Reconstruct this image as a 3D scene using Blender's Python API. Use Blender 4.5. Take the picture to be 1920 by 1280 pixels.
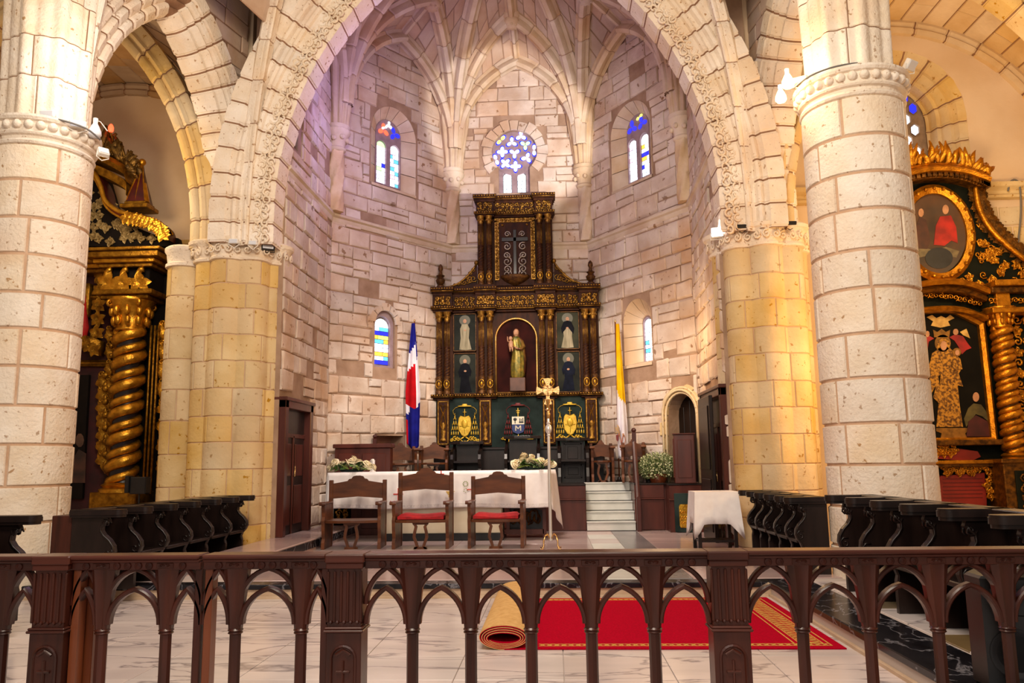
import bpy, bmesh, math, random
from mathutils import Vector, Matrix
C = bpy.context.scene
for o in list(bpy.data.objects): bpy.data.objects.remove(o)
LINK = C.collection.objects.link
PI = math.pi
rnd = random.Random(7)

# ---------------------------------------------------------------- camera
F_PX, PITCH, YAW, ROLL, EYE = 1500.0, math.radians(8.64), math.radians(2.86), math.radians(0.75), 1.45
fw = Vector((-math.sin(YAW)*math.cos(PITCH), math.cos(YAW)*math.cos(PITCH), math.sin(PITCH)))
rt = Vector((math.cos(YAW), math.sin(YAW), 0)); up = rt.cross(fw)
cr, sr = math.cos(ROLL), math.sin(ROLL)
rt, up = cr*rt - sr*up, cr*up + sr*rt
cam_d = bpy.data.cameras.new('camera'); cam = bpy.data.objects.new('camera', cam_d); LINK(cam)
cam_d.sensor_width = 36.0; cam_d.lens = 36.0*F_PX/1920.0; cam_d.clip_start = 0.05; cam_d.clip_end = 200
cam.matrix_world = Matrix(((rt.x, up.x, -fw.x, 0), (rt.y, up.y, -fw.y, 0), (rt.z, up.z, -fw.z, EYE), (0, 0, 0, 1)))
C.camera = cam

# ---------------------------------------------------------------- world, lights, exposure
C.view_settings.view_transform = 'Standard'; C.view_settings.look = 'None'
C.view_settings.exposure = 0.10; C.view_settings.gamma = 1.0; C.view_settings.use_curve_mapping = False
try:
    C.cycles.max_bounces = 6; C.cycles.diffuse_bounces = 4; C.cycles.glossy_bounces = 3
    C.cycles.sample_clamp_indirect = 4.0; C.cycles.use_denoising = True
except Exception: pass
W = bpy.data.worlds.new('nave_daylight'); C.world = W; W.use_nodes = True
W.node_tree.nodes['Background'].inputs[0].default_value = (1.0, 0.85, 0.74, 1)
W.node_tree.nodes['Background'].inputs[1].default_value = 0.23

def light(kind, name, loc, energy, color=(1, 1, 1), size=0.2, target=None, spot=60, blend=0.5, size_y=None):
    d = bpy.data.lights.new(name, kind); d.energy = energy; d.color = color
    if kind == 'AREA':
        d.size = size
        if size_y: d.shape = 'RECTANGLE'; d.size_y = size_y
    else: d.shadow_soft_size = size
    if kind == 'SPOT': d.spot_size = math.radians(spot); d.spot_blend = blend
    o = bpy.data.objects.new(name, d); LINK(o); o.location = loc
    if target is not None:
        o.rotation_euler = (Vector(target) - Vector(loc)).to_track_quat('-Z', 'Y').to_euler()
    return o
# daylight from the nave's west windows, and an added overhead fill that brightens the columns
light('AREA', 'west_daylight', (-0.9, -7.0, 6.0), 420, (1.0, 0.90, 0.80), 7, (-0.9, 11, 3.0), size_y=4)
light('AREA', 'nave_column_fill', (-0.9, 2.6, 7.6), 600, (1.0, 0.86, 0.69), 3.0, (-0.9, 9.5, 3.0), size_y=2)
# lights of the chancel and the aisles, some of them added fills
light('SPOT', 'apse_floodlight', (2.2, 11.75, 5.35), 2100, (1.0, 0.92, 0.84), 0.10, (-0.85, 18.0, 9.15), 29, 0.28)
light('POINT', 'chancel_lilac_glow', (-2.6, 14.0, 8.0), 105, (0.46, 0.34, 1.0), 0.6)
light('SPOT', 'chancel_fill', (-0.85, 12.9, 6.6), 1080, (1.0, 0.85, 0.71), 0.5, (-0.85, 16.6, 1.2), 95, 0.7)  # added fill for the lower apse walls, no fitting hangs here
light('SPOT', 'retable_fill', (-0.8, 12.7, 5.6), 150, (1.0, 0.86, 0.68), 0.2, (-0.85, 17.6, 3.2), 50, 0.6)  # added fill aimed at the retable
light('POINT', 'right_aisle_lamp', (6.6, 11.6, 4.6), 170, (1.0, 0.64, 0.28), 0.3)
light('POINT', 'right_vault_lamp', (6.4, 11.6, 7.0), 110, (1.0, 0.72, 0.40), 0.4)
light('POINT', 'pier_amber_lamp', (4.95, 11.3, 2.8), 130, (1.0, 0.56, 0.20), 0.25)
light('POINT', 'left_aisle_fill', (-7.3, 12.2, 5.9), 130, (1.0, 0.74, 0.44), 0.3)  # added fill to brighten the left altar and aisle vault
light('POINT', 'right_door_lamp', (1.9, 14.4, 3.6), 60, (1.0, 0.62, 0.28), 0.3)
light('POINT', 'left_capital_uplight', (-5.3, 8.6, 6.3), 45, (1.0, 0.86, 0.78), 0.15)
light('POINT', 'right_capital_uplight', (2.8, 9.3, 6.0), 55, (1.0, 0.72, 0.42), 0.12)

# ---------------------------------------------------------------- helpers
def lin(h, a=1.0):
    h = h.lstrip('#'); r = [int(h[i:i+2], 16)/255.0 for i in (0, 2, 4)]
    return tuple((x/12.92 if x <= 0.04045 else ((x+0.055)/1.055)**2.4) for x in r) + (a,)

MATS = {}
def mat(name, c1, c2=None, rough=0.6, metal=0.0, scale=4.0, stretch=(1, 1, 1), bump=0.0, bscale=None, rand=0.0,
        emit=None, estr=0.0, detail=5.0, lo=0.35, hi=0.65, c3=None, spec=0.5, coat=0.0, trans=0.0, obj=False, alpha=None, pits=None, veins=None):
    """noise mixes c1 and c2; c3 comes in as sparse blotches; rand varies the value from object to object"""
    if name in MATS: return MATS[name]
    m = bpy.data.materials.new(name); m.use_nodes = True; MATS[name] = m
    nt = m.node_tree; N = nt.nodes; L = nt.links; b = N['Principled BSDF']
    b.inputs['Roughness'].default_value = rough; b.inputs['Metallic'].default_value = metal
    b.inputs['Specular IOR Level'].default_value = spec; b.inputs['Coat Weight'].default_value = coat
    b.inputs['Coat Roughness'].default_value = 0.15; b.inputs['Transmission Weight'].default_value = trans
    if alpha is not None: b.inputs['Alpha'].default_value = alpha
    if obj:
        src = N.new('ShaderNodeTexCoord').outputs['Object']
    else:
        src = N.new('ShaderNodeNewGeometry').outputs['Position']
    mp = N.new('ShaderNodeMapping'); mp.inputs['Scale'].default_value = stretch; L.new(src, mp.inputs['Vector'])
    out = None
    def noise(s, d=detail):
        n = N.new('ShaderNodeTexNoise'); n.inputs['Scale'].default_value = s; n.inputs['Detail'].default_value = d
        L.new(mp.outputs[0], n.inputs['Vector']); return n
    def ramp(fac, a, bb, ca, cb):
        r = N.new('ShaderNodeValToRGB'); L.new(fac, r.inputs[0])
        r.color_ramp.elements[0].position = a; r.color_ramp.elements[0].color = ca
        r.color_ramp.elements[1].position = bb; r.color_ramp.elements[1].color = cb; return r.outputs[0]
    A = lin(c1) if isinstance(c1, str) else c1
    if c2 is not None:
        out = ramp(noise(scale).outputs['Fac'], lo, hi, A, lin(c2))
        if c3 is not None:
            mx = N.new('ShaderNodeMix'); mx.data_type = 'RGBA'
            L.new(ramp(noise(scale*0.37, 3).outputs['Fac'], 0.52, 0.68, (0, 0, 0, 1), (1, 1, 1, 1)), mx.inputs[0])
            L.new(out, mx.inputs[6]); mx.inputs[7].default_value = lin(c3); out = mx.outputs[2]
    if veins:
        vn = noise(veins[0], 7); vn.inputs['Distortion'].default_value = 0.8
        v1 = N.new('ShaderNodeMath'); v1.operation = 'SUBTRACT'; v1.inputs[1].default_value = 0.5; L.new(vn.outputs['Fac'], v1.inputs[0])
        v2 = N.new('ShaderNodeMath'); v2.operation = 'ABSOLUTE'; L.new(v1.outputs[0], v2.inputs[0])
        mx = N.new('ShaderNodeMix'); mx.data_type = 'RGBA'; L.new(ramp(v2.outputs[0], 0.0, veins[1], (1, 1, 1, 1), (0, 0, 0, 1)), mx.inputs[0])
        if out is None: mx.inputs[6].default_value = A
        else: L.new(out, mx.inputs[6])
        mx.inputs[7].default_value = lin(veins[2]); out = mx.outputs[2]
    if pits:
        mx = N.new('ShaderNodeMix'); mx.data_type = 'RGBA'
        L.new(ramp(noise(pits[0], 6).outputs['Fac'], pits[1]-.02, pits[1]+.03, (1, 1, 1, 1), (0, 0, 0, 1)), mx.inputs[0])
        if out is None: mx.inputs[6].default_value = A
        else: L.new(out, mx.inputs[6])
        mx.inputs[7].default_value = lin(pits[2]); out = mx.outputs[2]
    if rand:
        oi = N.new('ShaderNodeObjectInfo'); hv = N.new('ShaderNodeHueSaturation')
        mr = N.new('ShaderNodeMapRange'); mr.inputs[3].default_value = 1-rand; mr.inputs[4].default_value = 1+rand*0.6
        L.new(oi.outputs['Random'], mr.inputs[0]); L.new(mr.outputs[0], hv.inputs['Value'])
        m2 = N.new('ShaderNodeMath'); m2.operation = 'MULTIPLY'; m2.inputs[1].default_value = 7.31
        m3 = N.new('ShaderNodeMath'); m3.operation = 'FRACT'
        L.new(oi.outputs['Random'], m2.inputs[0]); L.new(m2.outputs[0], m3.inputs[0])
        ms = N.new('ShaderNodeMapRange'); ms.inputs[3].default_value = 0.8; ms.inputs[4].default_value = 1.25
        L.new(m3.outputs[0], ms.inputs[0]); L.new(ms.outputs[0], hv.inputs['Saturation'])
        if out is None: hv.inputs['Color'].default_value = A
        else: L.new(out, hv.inputs['Color'])
        out = hv.outputs[0]
    if out is None: b.inputs['Base Color'].default_value = A
    else: L.new(out, b.inputs['Base Color'])
    if bump:
        bn = N.new('ShaderNodeBump'); bn.inputs['Strength'].default_value = bump; bn.inputs['Distance'].default_value = 0.02
        L.new(noise(bscale or scale*6, 8).outputs['Fac'], bn.inputs['Height']); L.new(bn.outputs[0], b.inputs['Normal'])
    if emit:
        b.inputs['Emission Color'].default_value = lin(emit); b.inputs['Emission Strength'].default_value = estr
    return m

STONE = mat('cream_stone', 'F2E6D6', 'E8D7C0', 0.85, scale=3.0, bump=0.7, bscale=26, rand=0.06, pits=(16, .335, 'B89A7C'), c3='E6D0B8', spec=0.2)
STONE_A = mat('apse_stone', 'DFD0C2', 'C8B3A2', 0.9, scale=2.2, bump=0.7, bscale=14, rand=0.11, pits=(7, .33, '9C7F68'), c3='C4A78E', spec=0.2)
STONE_W = mat('gold_stone', 'E2CB9F', 'D0B27E', 0.88, scale=1.6, bump=0.5, bscale=18, rand=0.09, pits=(13, .33, 'B0884E'), c3='D2B17C', spec=0.2)
STONE_R = mat('rib_stone', 'DFCDB6', 'CDB598', 0.88, scale=2.5, bump=0.4, bscale=18, rand=0.08, c3='C8AC92', spec=0.2)
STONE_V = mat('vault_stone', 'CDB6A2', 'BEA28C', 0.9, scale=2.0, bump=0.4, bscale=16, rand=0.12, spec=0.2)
MORTAR = mat('pink_mortar', 'D2B094', 'C29E80', 0.95, scale=5, bump=0.3, spec=0.1)
MORTAR_D = mat('brown_mortar', '98745A', '84624A', 0.95, scale=5, bump=0.3, spec=0.1)
MORTAR_A = mat('apse_mortar', 'B0947E', '987C66', 0.95, scale=3, bump=0.4, spec=0.1)
PLASTER = mat('cream_plaster', 'E4CDB0', 'D9BE9C', 0.9, scale=1.2, bump=0.1, bscale=30, spec=0.1)
WOOD = mat('dark_walnut', '4C2217', '30140D', 0.36, scale=9, stretch=(1, 1, 0.12), bump=0.08, bscale=60, coat=0.12, spec=.35)
WOOD_H = mat('dark_walnut_horizontal', '4E2318', '32150E', 0.33, scale=9, stretch=(0.12, 1, 1), bump=0.08, bscale=60, coat=0.15, spec=.4)
WOOD_R = mat('reddish_wood', '7A3E1E', '5E2B14', 0.35, scale=7, stretch=(1, 1, 0.15), bump=0.05, bscale=50, coat=0.2)
WOOD_C = mat('brown_chair_wood', '6C3C1E', '4A2714', 0.4, scale=8, stretch=(0.25, 1, 1), bump=0.05, bscale=50, coat=0.08, spec=.35)
WOOD_B = mat('black_stained_wood', '231714', '160D0B', 0.34, scale=8, stretch=(1, 1, 0.2), bump=0.05, bscale=60, coat=0.12, spec=.35)
WOOD_P = mat('mahogany_panel', '5A2B22', '431E17', 0.32, scale=5, stretch=(1, 1, 0.15), bump=0.03, bscale=50, coat=0.15, spec=.4)
GOLD = mat('old_gilding', 'A87E36', '6E4C1A', 0.38, 0.85, scale=14, bump=0.35, bscale=50)
GOLD_B = mat('bright_gilding', 'E2AE3A', 'B67F1F', 0.32, 0.8, scale=12, bump=0.3, bscale=40)
GOLD_D = mat('worn_dark_gilding', '6E481C', '3B2212', 0.45, 0.55, scale=16, bump=0.4, bscale=60)
RETW = mat('retable_dark_wood', '42220F', '2A140B', 0.6, spec=.15, scale=10, stretch=(1, 1, 0.3), bump=0.1, bscale=60)
BRASS = mat('polished_brass', 'E8C083', 'D5A564', 0.22, 0.95, scale=6)
SILVER = mat('polished_silver', 'ECE9E4', None, 0.28, 0.6)
LINEN = mat('white_linen', 'FAF6F6', 'F0EAEB', 0.85, scale=6, bump=0.08, bscale=90, spec=0.1)
WHITE = mat('white_paint', 'ECE8E0', None, 0.45)
BLACKM = mat('black_plastic', '0E0E11', '17171A', 0.4, scale=10)
VELVET = mat('crimson_velvet', 'B40D14', '8E070E', 0.75, scale=10, bump=0.15, bscale=80)
REDCARPET = mat('red_carpet_pile', 'C4002A', 'AC0022', 0.95, scale=60, bump=0.5, bscale=300, spec=0.05)
MAROON = mat('maroon_cloth', '3C0A10', '28060B', 0.8, scale=5)
GREENP = mat('dark_green_panel', '22302D', '17211F', 0.7, spec=.12, scale=4, c3='2F3D3B')

class MB:
    """collects geometry; build() links it as ONE mesh object"""
    def __init__(s): s.v = []; s.f = []; s.m = []; s.mi = 0
    def add(s, vs, fs):
        n = len(s.v); s.v.extend(tuple(p) for p in vs)
        s.f.extend(tuple(i+n for i in q) for q in fs); s.m.extend([s.mi]*len(fs)); return s
    def xf(s, M, start=0):
        for i in range(start, len(s.v)): s.v[i] = tuple(M @ Vector(s.v[i]))
        return s
    def box(s, x0, x1, y0, y1, z0, z1, b=0.0):
        if x1 < x0: x0, x1 = x1, x0
        if y1 < y0: y0, y1 = y1, y0
        if z1 < z0: z0, z1 = z1, z0
        b = min(b, (x1-x0)*.45, (y1-y0)*.45, (z1-z0)*.45)
        if b <= 0:
            return s.add([(x0,y0,z0),(x1,y0,z0),(x1,y1,z0),(x0,y1,z0),(x0,y0,z1),(x1,y0,z1),(x1,y1,z1),(x0,y1,z1)],
                         [(0,3,2,1),(4,5,6,7),(0,1,5,4),(1,2,6,5),(2,3,7,6),(3,0,4,7)])
        vs = []; rings = [(z0, b), (z0+b, 0), (z1-b, 0), (z1, b)]
        for z, i in rings:
            vs += [(x0+i+(b if not i else 0), y0+i, z), (x1-i-(b if not i else 0), y0+i, z), (x1-i, y0+i+(b if not i else 0), z), (x1-i, y1-i-(b if not i else 0), z),
                   (x1-i-(b if not i else 0), y1-i, z), (x0+i+(b if not i else 0), y1-i, z), (x0+i, y1-i-(b if not i else 0), z), (x0+i, y0+i+(b if not i else 0), z)]
        fs = [tuple(range(7, -1, -1)), tuple(range(24, 32))]
        for k in range(3):
            for j in range(8): fs.append((k*8+j, k*8+(j+1) % 8, k*8+8+(j+1) % 8, k*8+8+j))
        return s.add(vs, fs)
    def prism(s, poly, d0, d1, axis='y', bev=0.0):
        """2-D polygon (a,b) extruded along axis: y -> (a,d,b), z -> (a,b,d), x -> (d,a,b)"""
        n = len(poly)
        def P(a, b, d): return (a, d, b) if axis == 'y' else ((a, b, d) if axis == 'z' else (d, a, b))
        if bev:
            cx = sum(p[0] for p in poly)/n; cy = sum(p[1] for p in poly)/n
            R = max(math.hypot(p[0]-cx, p[1]-cy) for p in poly) or 1; k = 1-bev/R
            ins = [(cx+(p[0]-cx)*k, cy+(p[1]-cy)*k) for p in poly]
            sg = 1 if d1 > d0 else -1
            rings = [(ins, d0), (poly, d0+bev*sg*0.7), (poly, d1-bev*sg*0.7), (ins, d1)]
        else: rings = [(poly, d0), (poly, d1)]
        vs = [P(a, b, d) for pl, d in rings for a, b in pl]; fs = []
        for k in range(len(rings)-1):
            for j in range(n): fs.append((k*n+j, k*n+(j+1) % n, (k+1)*n+(j+1) % n, (k+1)*n+j))
        fs.append(tuple(range(n-1, -1, -1))); fs.append(tuple(range((len(rings)-1)*n, len(rings)*n)))
        return s.add(vs, fs)
    def lathe(s, prof, seg=16, c=(0, 0, 0), a0=0.0, a1=2*PI, axis='z', sx=1.0, sy=1.0):
        full = abs(a1-a0-2*PI) < 1e-6; n = seg if full else seg+1; vs = []
        for r, z in prof:
            for k in range(n):
                a = a0+(a1-a0)*k/seg; p = (r*math.cos(a)*sx, r*math.sin(a)*sy, z)
                if axis == 'y': p = (p[0], p[2], p[1])
                elif axis == 'x': p = (p[2], p[0], p[1])
                vs.append((c[0]+p[0], c[1]+p[1], c[2]+p[2]))
        fs = []
        for i in range(len(prof)-1):
            for k in range(seg):
                k2 = (k+1) % n; fs.append((i*n+k, i*n+k2, (i+1)*n+k2, (i+1)*n+k))
        if full:
            if prof[0][0] > 1e-5: fs.append(tuple(range(n-1, -1, -1)))
            if prof[-1][0] > 1e-5: fs.append(tuple(range((len(prof)-1)*n, len(prof)*n)))
        return s.add(vs, fs)
    def ball(s, c, r, seg=10, rings=6, sc=(1, 1, 1)):
        pr = [(max(1e-4, r*math.sin(PI*i/rings)), -r*math.cos(PI*i/rings)) for i in range(rings+1)]
        st = len(s.v); s.lathe(pr, seg)
        return s.xf(Matrix.Translation(c) @ Matrix.Diagonal((sc[0], sc[1], sc[2], 1)), st)
    def tube(s, pts, r, n=6, caps=True):
        pts = [Vector(p) for p in pts]; k = len(pts); vs = []; prevu = None
        rr = r if isinstance(r, (list, tuple)) else [r]*k
        for i, p in enumerate(pts):
            t = (pts[min(i+1, k-1)]-pts[max(i-1, 0)]).normalized()
            u = prevu if prevu is not None else (Vector((0, 0, 1)) if abs(t.z) < 0.9 else Vector((1, 0, 0)))
            u = (u-t*u.dot(t))
            if u.length < 1e-6: u = t.orthogonal()
            u.normalize(); prevu = u; w = t.cross(u)
            for j in range(n):
                a = 2*PI*j/n; vs.append(p+(u*math.cos(a)+w*math.sin(a))*rr[i])
        fs = [(i*n+j, i*n+(j+1) % n, (i+1)*n+(j+1) % n, (i+1)*n+j) for i in range(k-1) for j in range(n)]
        if caps: fs += [tuple(range(n-1, -1, -1)), tuple(range((k-1)*n, k*n))]
        return s.add(vs, fs)
    def grid(s, fn, nu, nv):
        vs = [fn(i/nu, j/nv) for i in range(nu+1) for j in range(nv+1)]
        return s.add(vs, [(i*(nv+1)+j, (i+1)*(nv+1)+j, (i+1)*(nv+1)+j+1, i*(nv+1)+j+1) for i in range(nu) for j in range(nv)])
    def loft(s, rings, caps=True, closed=True):
        n = len(rings[0]); vs = [p for r in rings for p in r]; m = n if closed else n-1
        fs = [(i*n+j, i*n+(j+1) % n, (i+1)*n+(j+1) % n, (i+1)*n+j) for i in range(len(rings)-1) for j in range(m)]
        if caps and closed: fs += [tuple(range(n-1, -1, -1)), tuple(range((len(rings)-1)*n, len(rings)*n))]
        return s.add(vs, fs)
    def build(s, name, material, parent=None, smooth=False, loc=None, fix=True):
        me = bpy.data.meshes.new(name); me.from_pydata(s.v, [], s.f)
        for m in (material if isinstance(material, (list, tuple)) else [material]): me.materials.append(m)
        if isinstance(material, (list, tuple)): me.polygons.foreach_set('material_index', s.m)
        if fix:
            bm = bmesh.new(); bm.from_mesh(me); bmesh.ops.recalc_face_normals(bm, faces=bm.faces); bm.to_mesh(me); bm.free()
        if smooth is not False:
            me.polygons.foreach_set('use_smooth', [True]*len(me.polygons))
            if smooth is not True: me.set_sharp_from_angle(angle=math.radians(smooth))
        o = bpy.data.objects.new(name, me); LINK(o)
        if parent: o.parent = parent
        if loc: o.location = loc
        return o

def tag(o, label=None, cat=None, group=None, kind=None):
    if label: o['label'] = label
    if cat: o['category'] = cat
    if group: o['group'] = group
    if kind: o['kind'] = kind
    return o
def thing(name, label, cat, loc=(0, 0, 0), rz=0.0, group=None, kind=None):
    o = bpy.data.objects.new(name, None); LINK(o); o.location = loc; o.rotation_euler = (0, 0, rz); o.empty_display_size = 0.1
    return tag(o, label, cat, group, kind)
def dup(root, loc=None, rz=None, label=None):
    r = root.copy(); LINK(r)
    if loc is not None: r.location = loc
    if rz is not None: r.rotation_euler = (0, 0, rz)
    if label: r['label'] = label
    for ch in list(root.children):
        c = ch.copy(); LINK(c); c.parent = r
        for g in list(ch.children):
            d = g.copy(); LINK(d); d.parent = c
    return r
def T(x, y, z): return Matrix.Translation((x, y, z))
def RZ(a): return Matrix.Rotation(a, 4, 'Z')
def RX(a): return Matrix.Rotation(a, 4, 'X')
def RY(a): return Matrix.Rotation(a, 4, 'Y')

# ---------------------------------------------------------------- masonry helpers
BLOCKS = {}
def block_mesh(m, k):
    key = (m.name, k)
    if key not in BLOCKS:
        r = random.Random(k*31+5); j = lambda a: (r.random()-.5)*a
        back = [(-.5, 0, -.5), (.5, 0, -.5), (.5, 0, .5), (-.5, 0, .5)]
        mid = [(x*.97+j(.10), -.75+j(.1), z*.96+j(.14)) for x, y, z in back]
        fr = [(x*.90+(a[0]-x*.98), -1.0+j(.25), z*.86+(a[2]-z*.97)) for (x, y, z), a in zip(back, mid)]
        mb = MB(); mb.add(back+mid+fr, [(0,1,5,4),(1,2,6,5),(2,3,7,6),(3,0,4,7),(4,5,9,8),(5,6,10,9),(6,7,11,10),(7,4,8,11),(8,9,10,11)])
        o = mb.build('stone', m); BLOCKS[key] = o.data; bpy.data.objects.remove(o)
    return BLOCKS[key]
def put_block(parent, m, u, v, w, h, d=0.03, y=0.0):
    o = bpy.data.objects.new('stone', block_mesh(m, rnd.randrange(12))); LINK(o); o.parent = parent
    o.location = (u, y, v); o.scale = (w, d, h); return o

class Hole:
    """opening in a wall, local u, v; kind rect / arch (v1 = springing) / circle"""
    def __init__(s, u0, u1, v0, v1, kind='arch', rise=1.0, m=None):
        s.m = m; s.u0, s.u1, s.v0, s.v1, s.kind, s.rise = u0, u1, v0, v1, kind, rise; s.c = (u0+u1)/2; s.r = (u1-u0)/2
    def top(s, u):
        if s.kind == 'rect': return s.v1
        if s.kind == 'pointed': return s.v1+max(0.0, (s.r+s.e())**2-(abs(u-s.c)+s.e())**2)**.5
        q = max(0.0, s.r**2-(u-s.c)**2)**.5
        return s.v1+q*s.rise
    def e(s): return (s.rise**2-s.r**2)/(2*s.r)
    def bot(s, u):
        if s.kind == 'circle': return s.v1-max(0.0, s.r**2-(u-s.c)**2)**.5
        return s.v0
    def span(s, va, vb, m):
        if s.m is not None: m = s.m
        if s.kind == 'pointed':
            if va >= s.v1+s.rise+m or vb <= s.v0: return None
            e = s.e(); R = s.r+e; q = s.r+m if va <= s.v1 else max(0, (R+m)**2-(va-s.v1)**2)**.5-e
            return (s.c-q, s.c+q) if q > 0 else None
        r = s.r+m; t = s.v1+(m if s.kind == 'rect' else r*s.rise); b = (s.v1-r) if s.kind == 'circle' else s.v0-min(m, .03)
        if va >= t or vb <= b: return None
        if s.kind == 'rect': return (s.u0-m, s.u1+m)
        q = r
        if s.kind == 'circle':
            dv = 0 if va < s.v1 < vb else min(abs(va-s.v1), abs(vb-s.v1)); q = max(0, r*r-dv*dv)**.5
        elif va > s.v1: q = max(0, r*r-((va-s.v1)/s.rise)**2)**.5
        return (s.c-q, s.c+q)

def wall(name, P0, P1, z0, z1, m, mortar, holes=(), ch=(.26, .44), bw=(.34, .78), top=None, thick=0.45, seed=1, margin=.17, blocks=True, zb=None, gap=.022, plain=(), depth=.03, drop=0.0):
    P0 = Vector((P0[0], P0[1], 0)); P1 = Vector((P1[0], P1[1], 0)); Lw = (P1-P0).length; u = (P1-P0).normalized()
    ang = math.atan2(u.y, u.x); topf = top or (lambda a: z1)
    us = {0.0, Lw}
    for h in holes:
        k = 2 if h.kind == 'rect' else 12
        for i in range(k+1): us.add(min(Lw, max(0.0, h.u0+(h.u1-h.u0)*(.5-.5*math.cos(PI*i/k)))))
    if top:
        for i in range(25): us.add(Lw*i/24)
    us = sorted(us); mb = MB()
    for a, b in zip(us[:-1], us[1:]):
        if b-a < 1e-4: continue
        mid = (a+b)/2; segs = [((z0, z0), (topf(a), topf(b)))]
        for h in sorted([h for h in holes if h.u0 <= mid <= h.u1], key=lambda h: h.bot(mid)):
            lo, hi = segs.pop(); segs.append((lo, (h.bot(a), h.bot(b)))); segs.append(((h.top(a), h.top(b)), hi))
        for (la, lb), (ha, hb) in segs:
            if max(ha-la, hb-lb) < 1e-3: continue
            mb.add([(a, 0, la), (b, 0, lb), (b, 0, hb), (a, 0, ha), (a, thick, la), (b, thick, lb), (b, thick, hb), (a, thick, ha)],
                   [(0,1,2,3), (7,6,5,4), (0,4,5,1), (3,2,6,7), (0,3,7,4), (1,5,6,2)])
    wo = mb.build(name, mortar); wo.location = P0; wo.rotation_euler = (0, 0, ang); tag(wo, kind='structure')
    if blocks:
        r = random.Random(seed); v = z0 if zb is None else zb; tmax = max(topf(Lw*i/24) for i in range(25)); row = 0
        while v < tmax-.06:
            h = r.uniform(*ch); vb = min(v+h, tmax); x = -r.uniform(0, .4)
            while x < Lw-.03:
                w = r.uniform(*bw); a, b = max(0, x), min(Lw, x+w); x += w
                if b-a < .1: continue
                va, vt = v, vb
                if r.random() < .18 and vb-v > .3:                      # two small stones share the course
                    cuts = [(va, va+(vt-va)*r.uniform(.4, .6))]; cuts.append((cuts[0][1], vt))
                else: cuts = [(va, vt)]
                for ca, cb in cuts:
                    aa, bb = a, b; ok = True
                    for hh in holes:
                        sp = hh.span(ca, cb, margin)
                        if sp and aa < sp[1] and bb > sp[0]:
                            l, rr_ = sp[0]-aa, bb-sp[1]
                            if l >= rr_: bb = sp[0]
                            else: aa = sp[1]
                    for (pu0, pu1, pv0, pv1) in plain:
                        if aa < pu1 and bb > pu0 and ca < pv1 and cb > pv0: ok = False
                    cb = min(cb, topf(aa)-.02, topf(bb)-.02)
                    if r.random() < drop or not ok or bb-aa < .1 or cb-ca < .08: continue
                    put_block(wo, m, (aa+bb)/2, (ca+cb)/2, bb-aa-gap, cb-ca-gap, depth*r.uniform(.7, 1.5))
            v = vb; row += 1
    return wo
def surround(wo, h, m, width=.2, n=7, d=.045, jamb=True, y=0.0, lathe_a=(0, PI), stone_h=.36):
    """voussoirs and jamb stones around an arched opening, children of the wall"""
    a0, a1 = lathe_a
    for k in range(n):
        mb = MB(); t0 = a0+(a1-a0)*(k+.04)/n; t1 = a0+(a1-a0)*(k+.96)/n; q = 4
        w = width*(1+.12*((k*7) % 3-1))
        for rr_, yy in ((h.r, 0), (h.r+.004, -d), (h.r+w-.02, -d), (h.r+w, 0)):
            for i in range(q+1):
                t = t0+(t1-t0)*i/q; mb.v.append((h.c+rr_*math.cos(t), y+yy, h.v1+rr_*math.sin(t)*h.rise))
        for i in range(3):
            for j in range(q): mb.f.append((i*(q+1)+j, i*(q+1)+j+1, (i+1)*(q+1)+j+1, (i+1)*(q+1)+j)); mb.m.append(0)
        for e in (0, q): mb.f.append(tuple(i*(q+1)+e for i in range(4))); mb.m.append(0)
        mb.build('voussoir', m, wo)
    if jamb:
        v = h.v0; i = 0
        while v < h.v1-.02:
            hh = min(stone_h, h.v1-v)
            if h.v1-v-hh < .1: hh = h.v1-v
            for sgn in (-1, 1):
                w = width*(1.25 if (i+(sgn > 0)) % 2 else .85)
                put_block(wo, m, h.c+sgn*(h.r+w/2+.005), v+hh/2, w-.02, hh-.025, d, y)
            v += hh; i += 1

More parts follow.
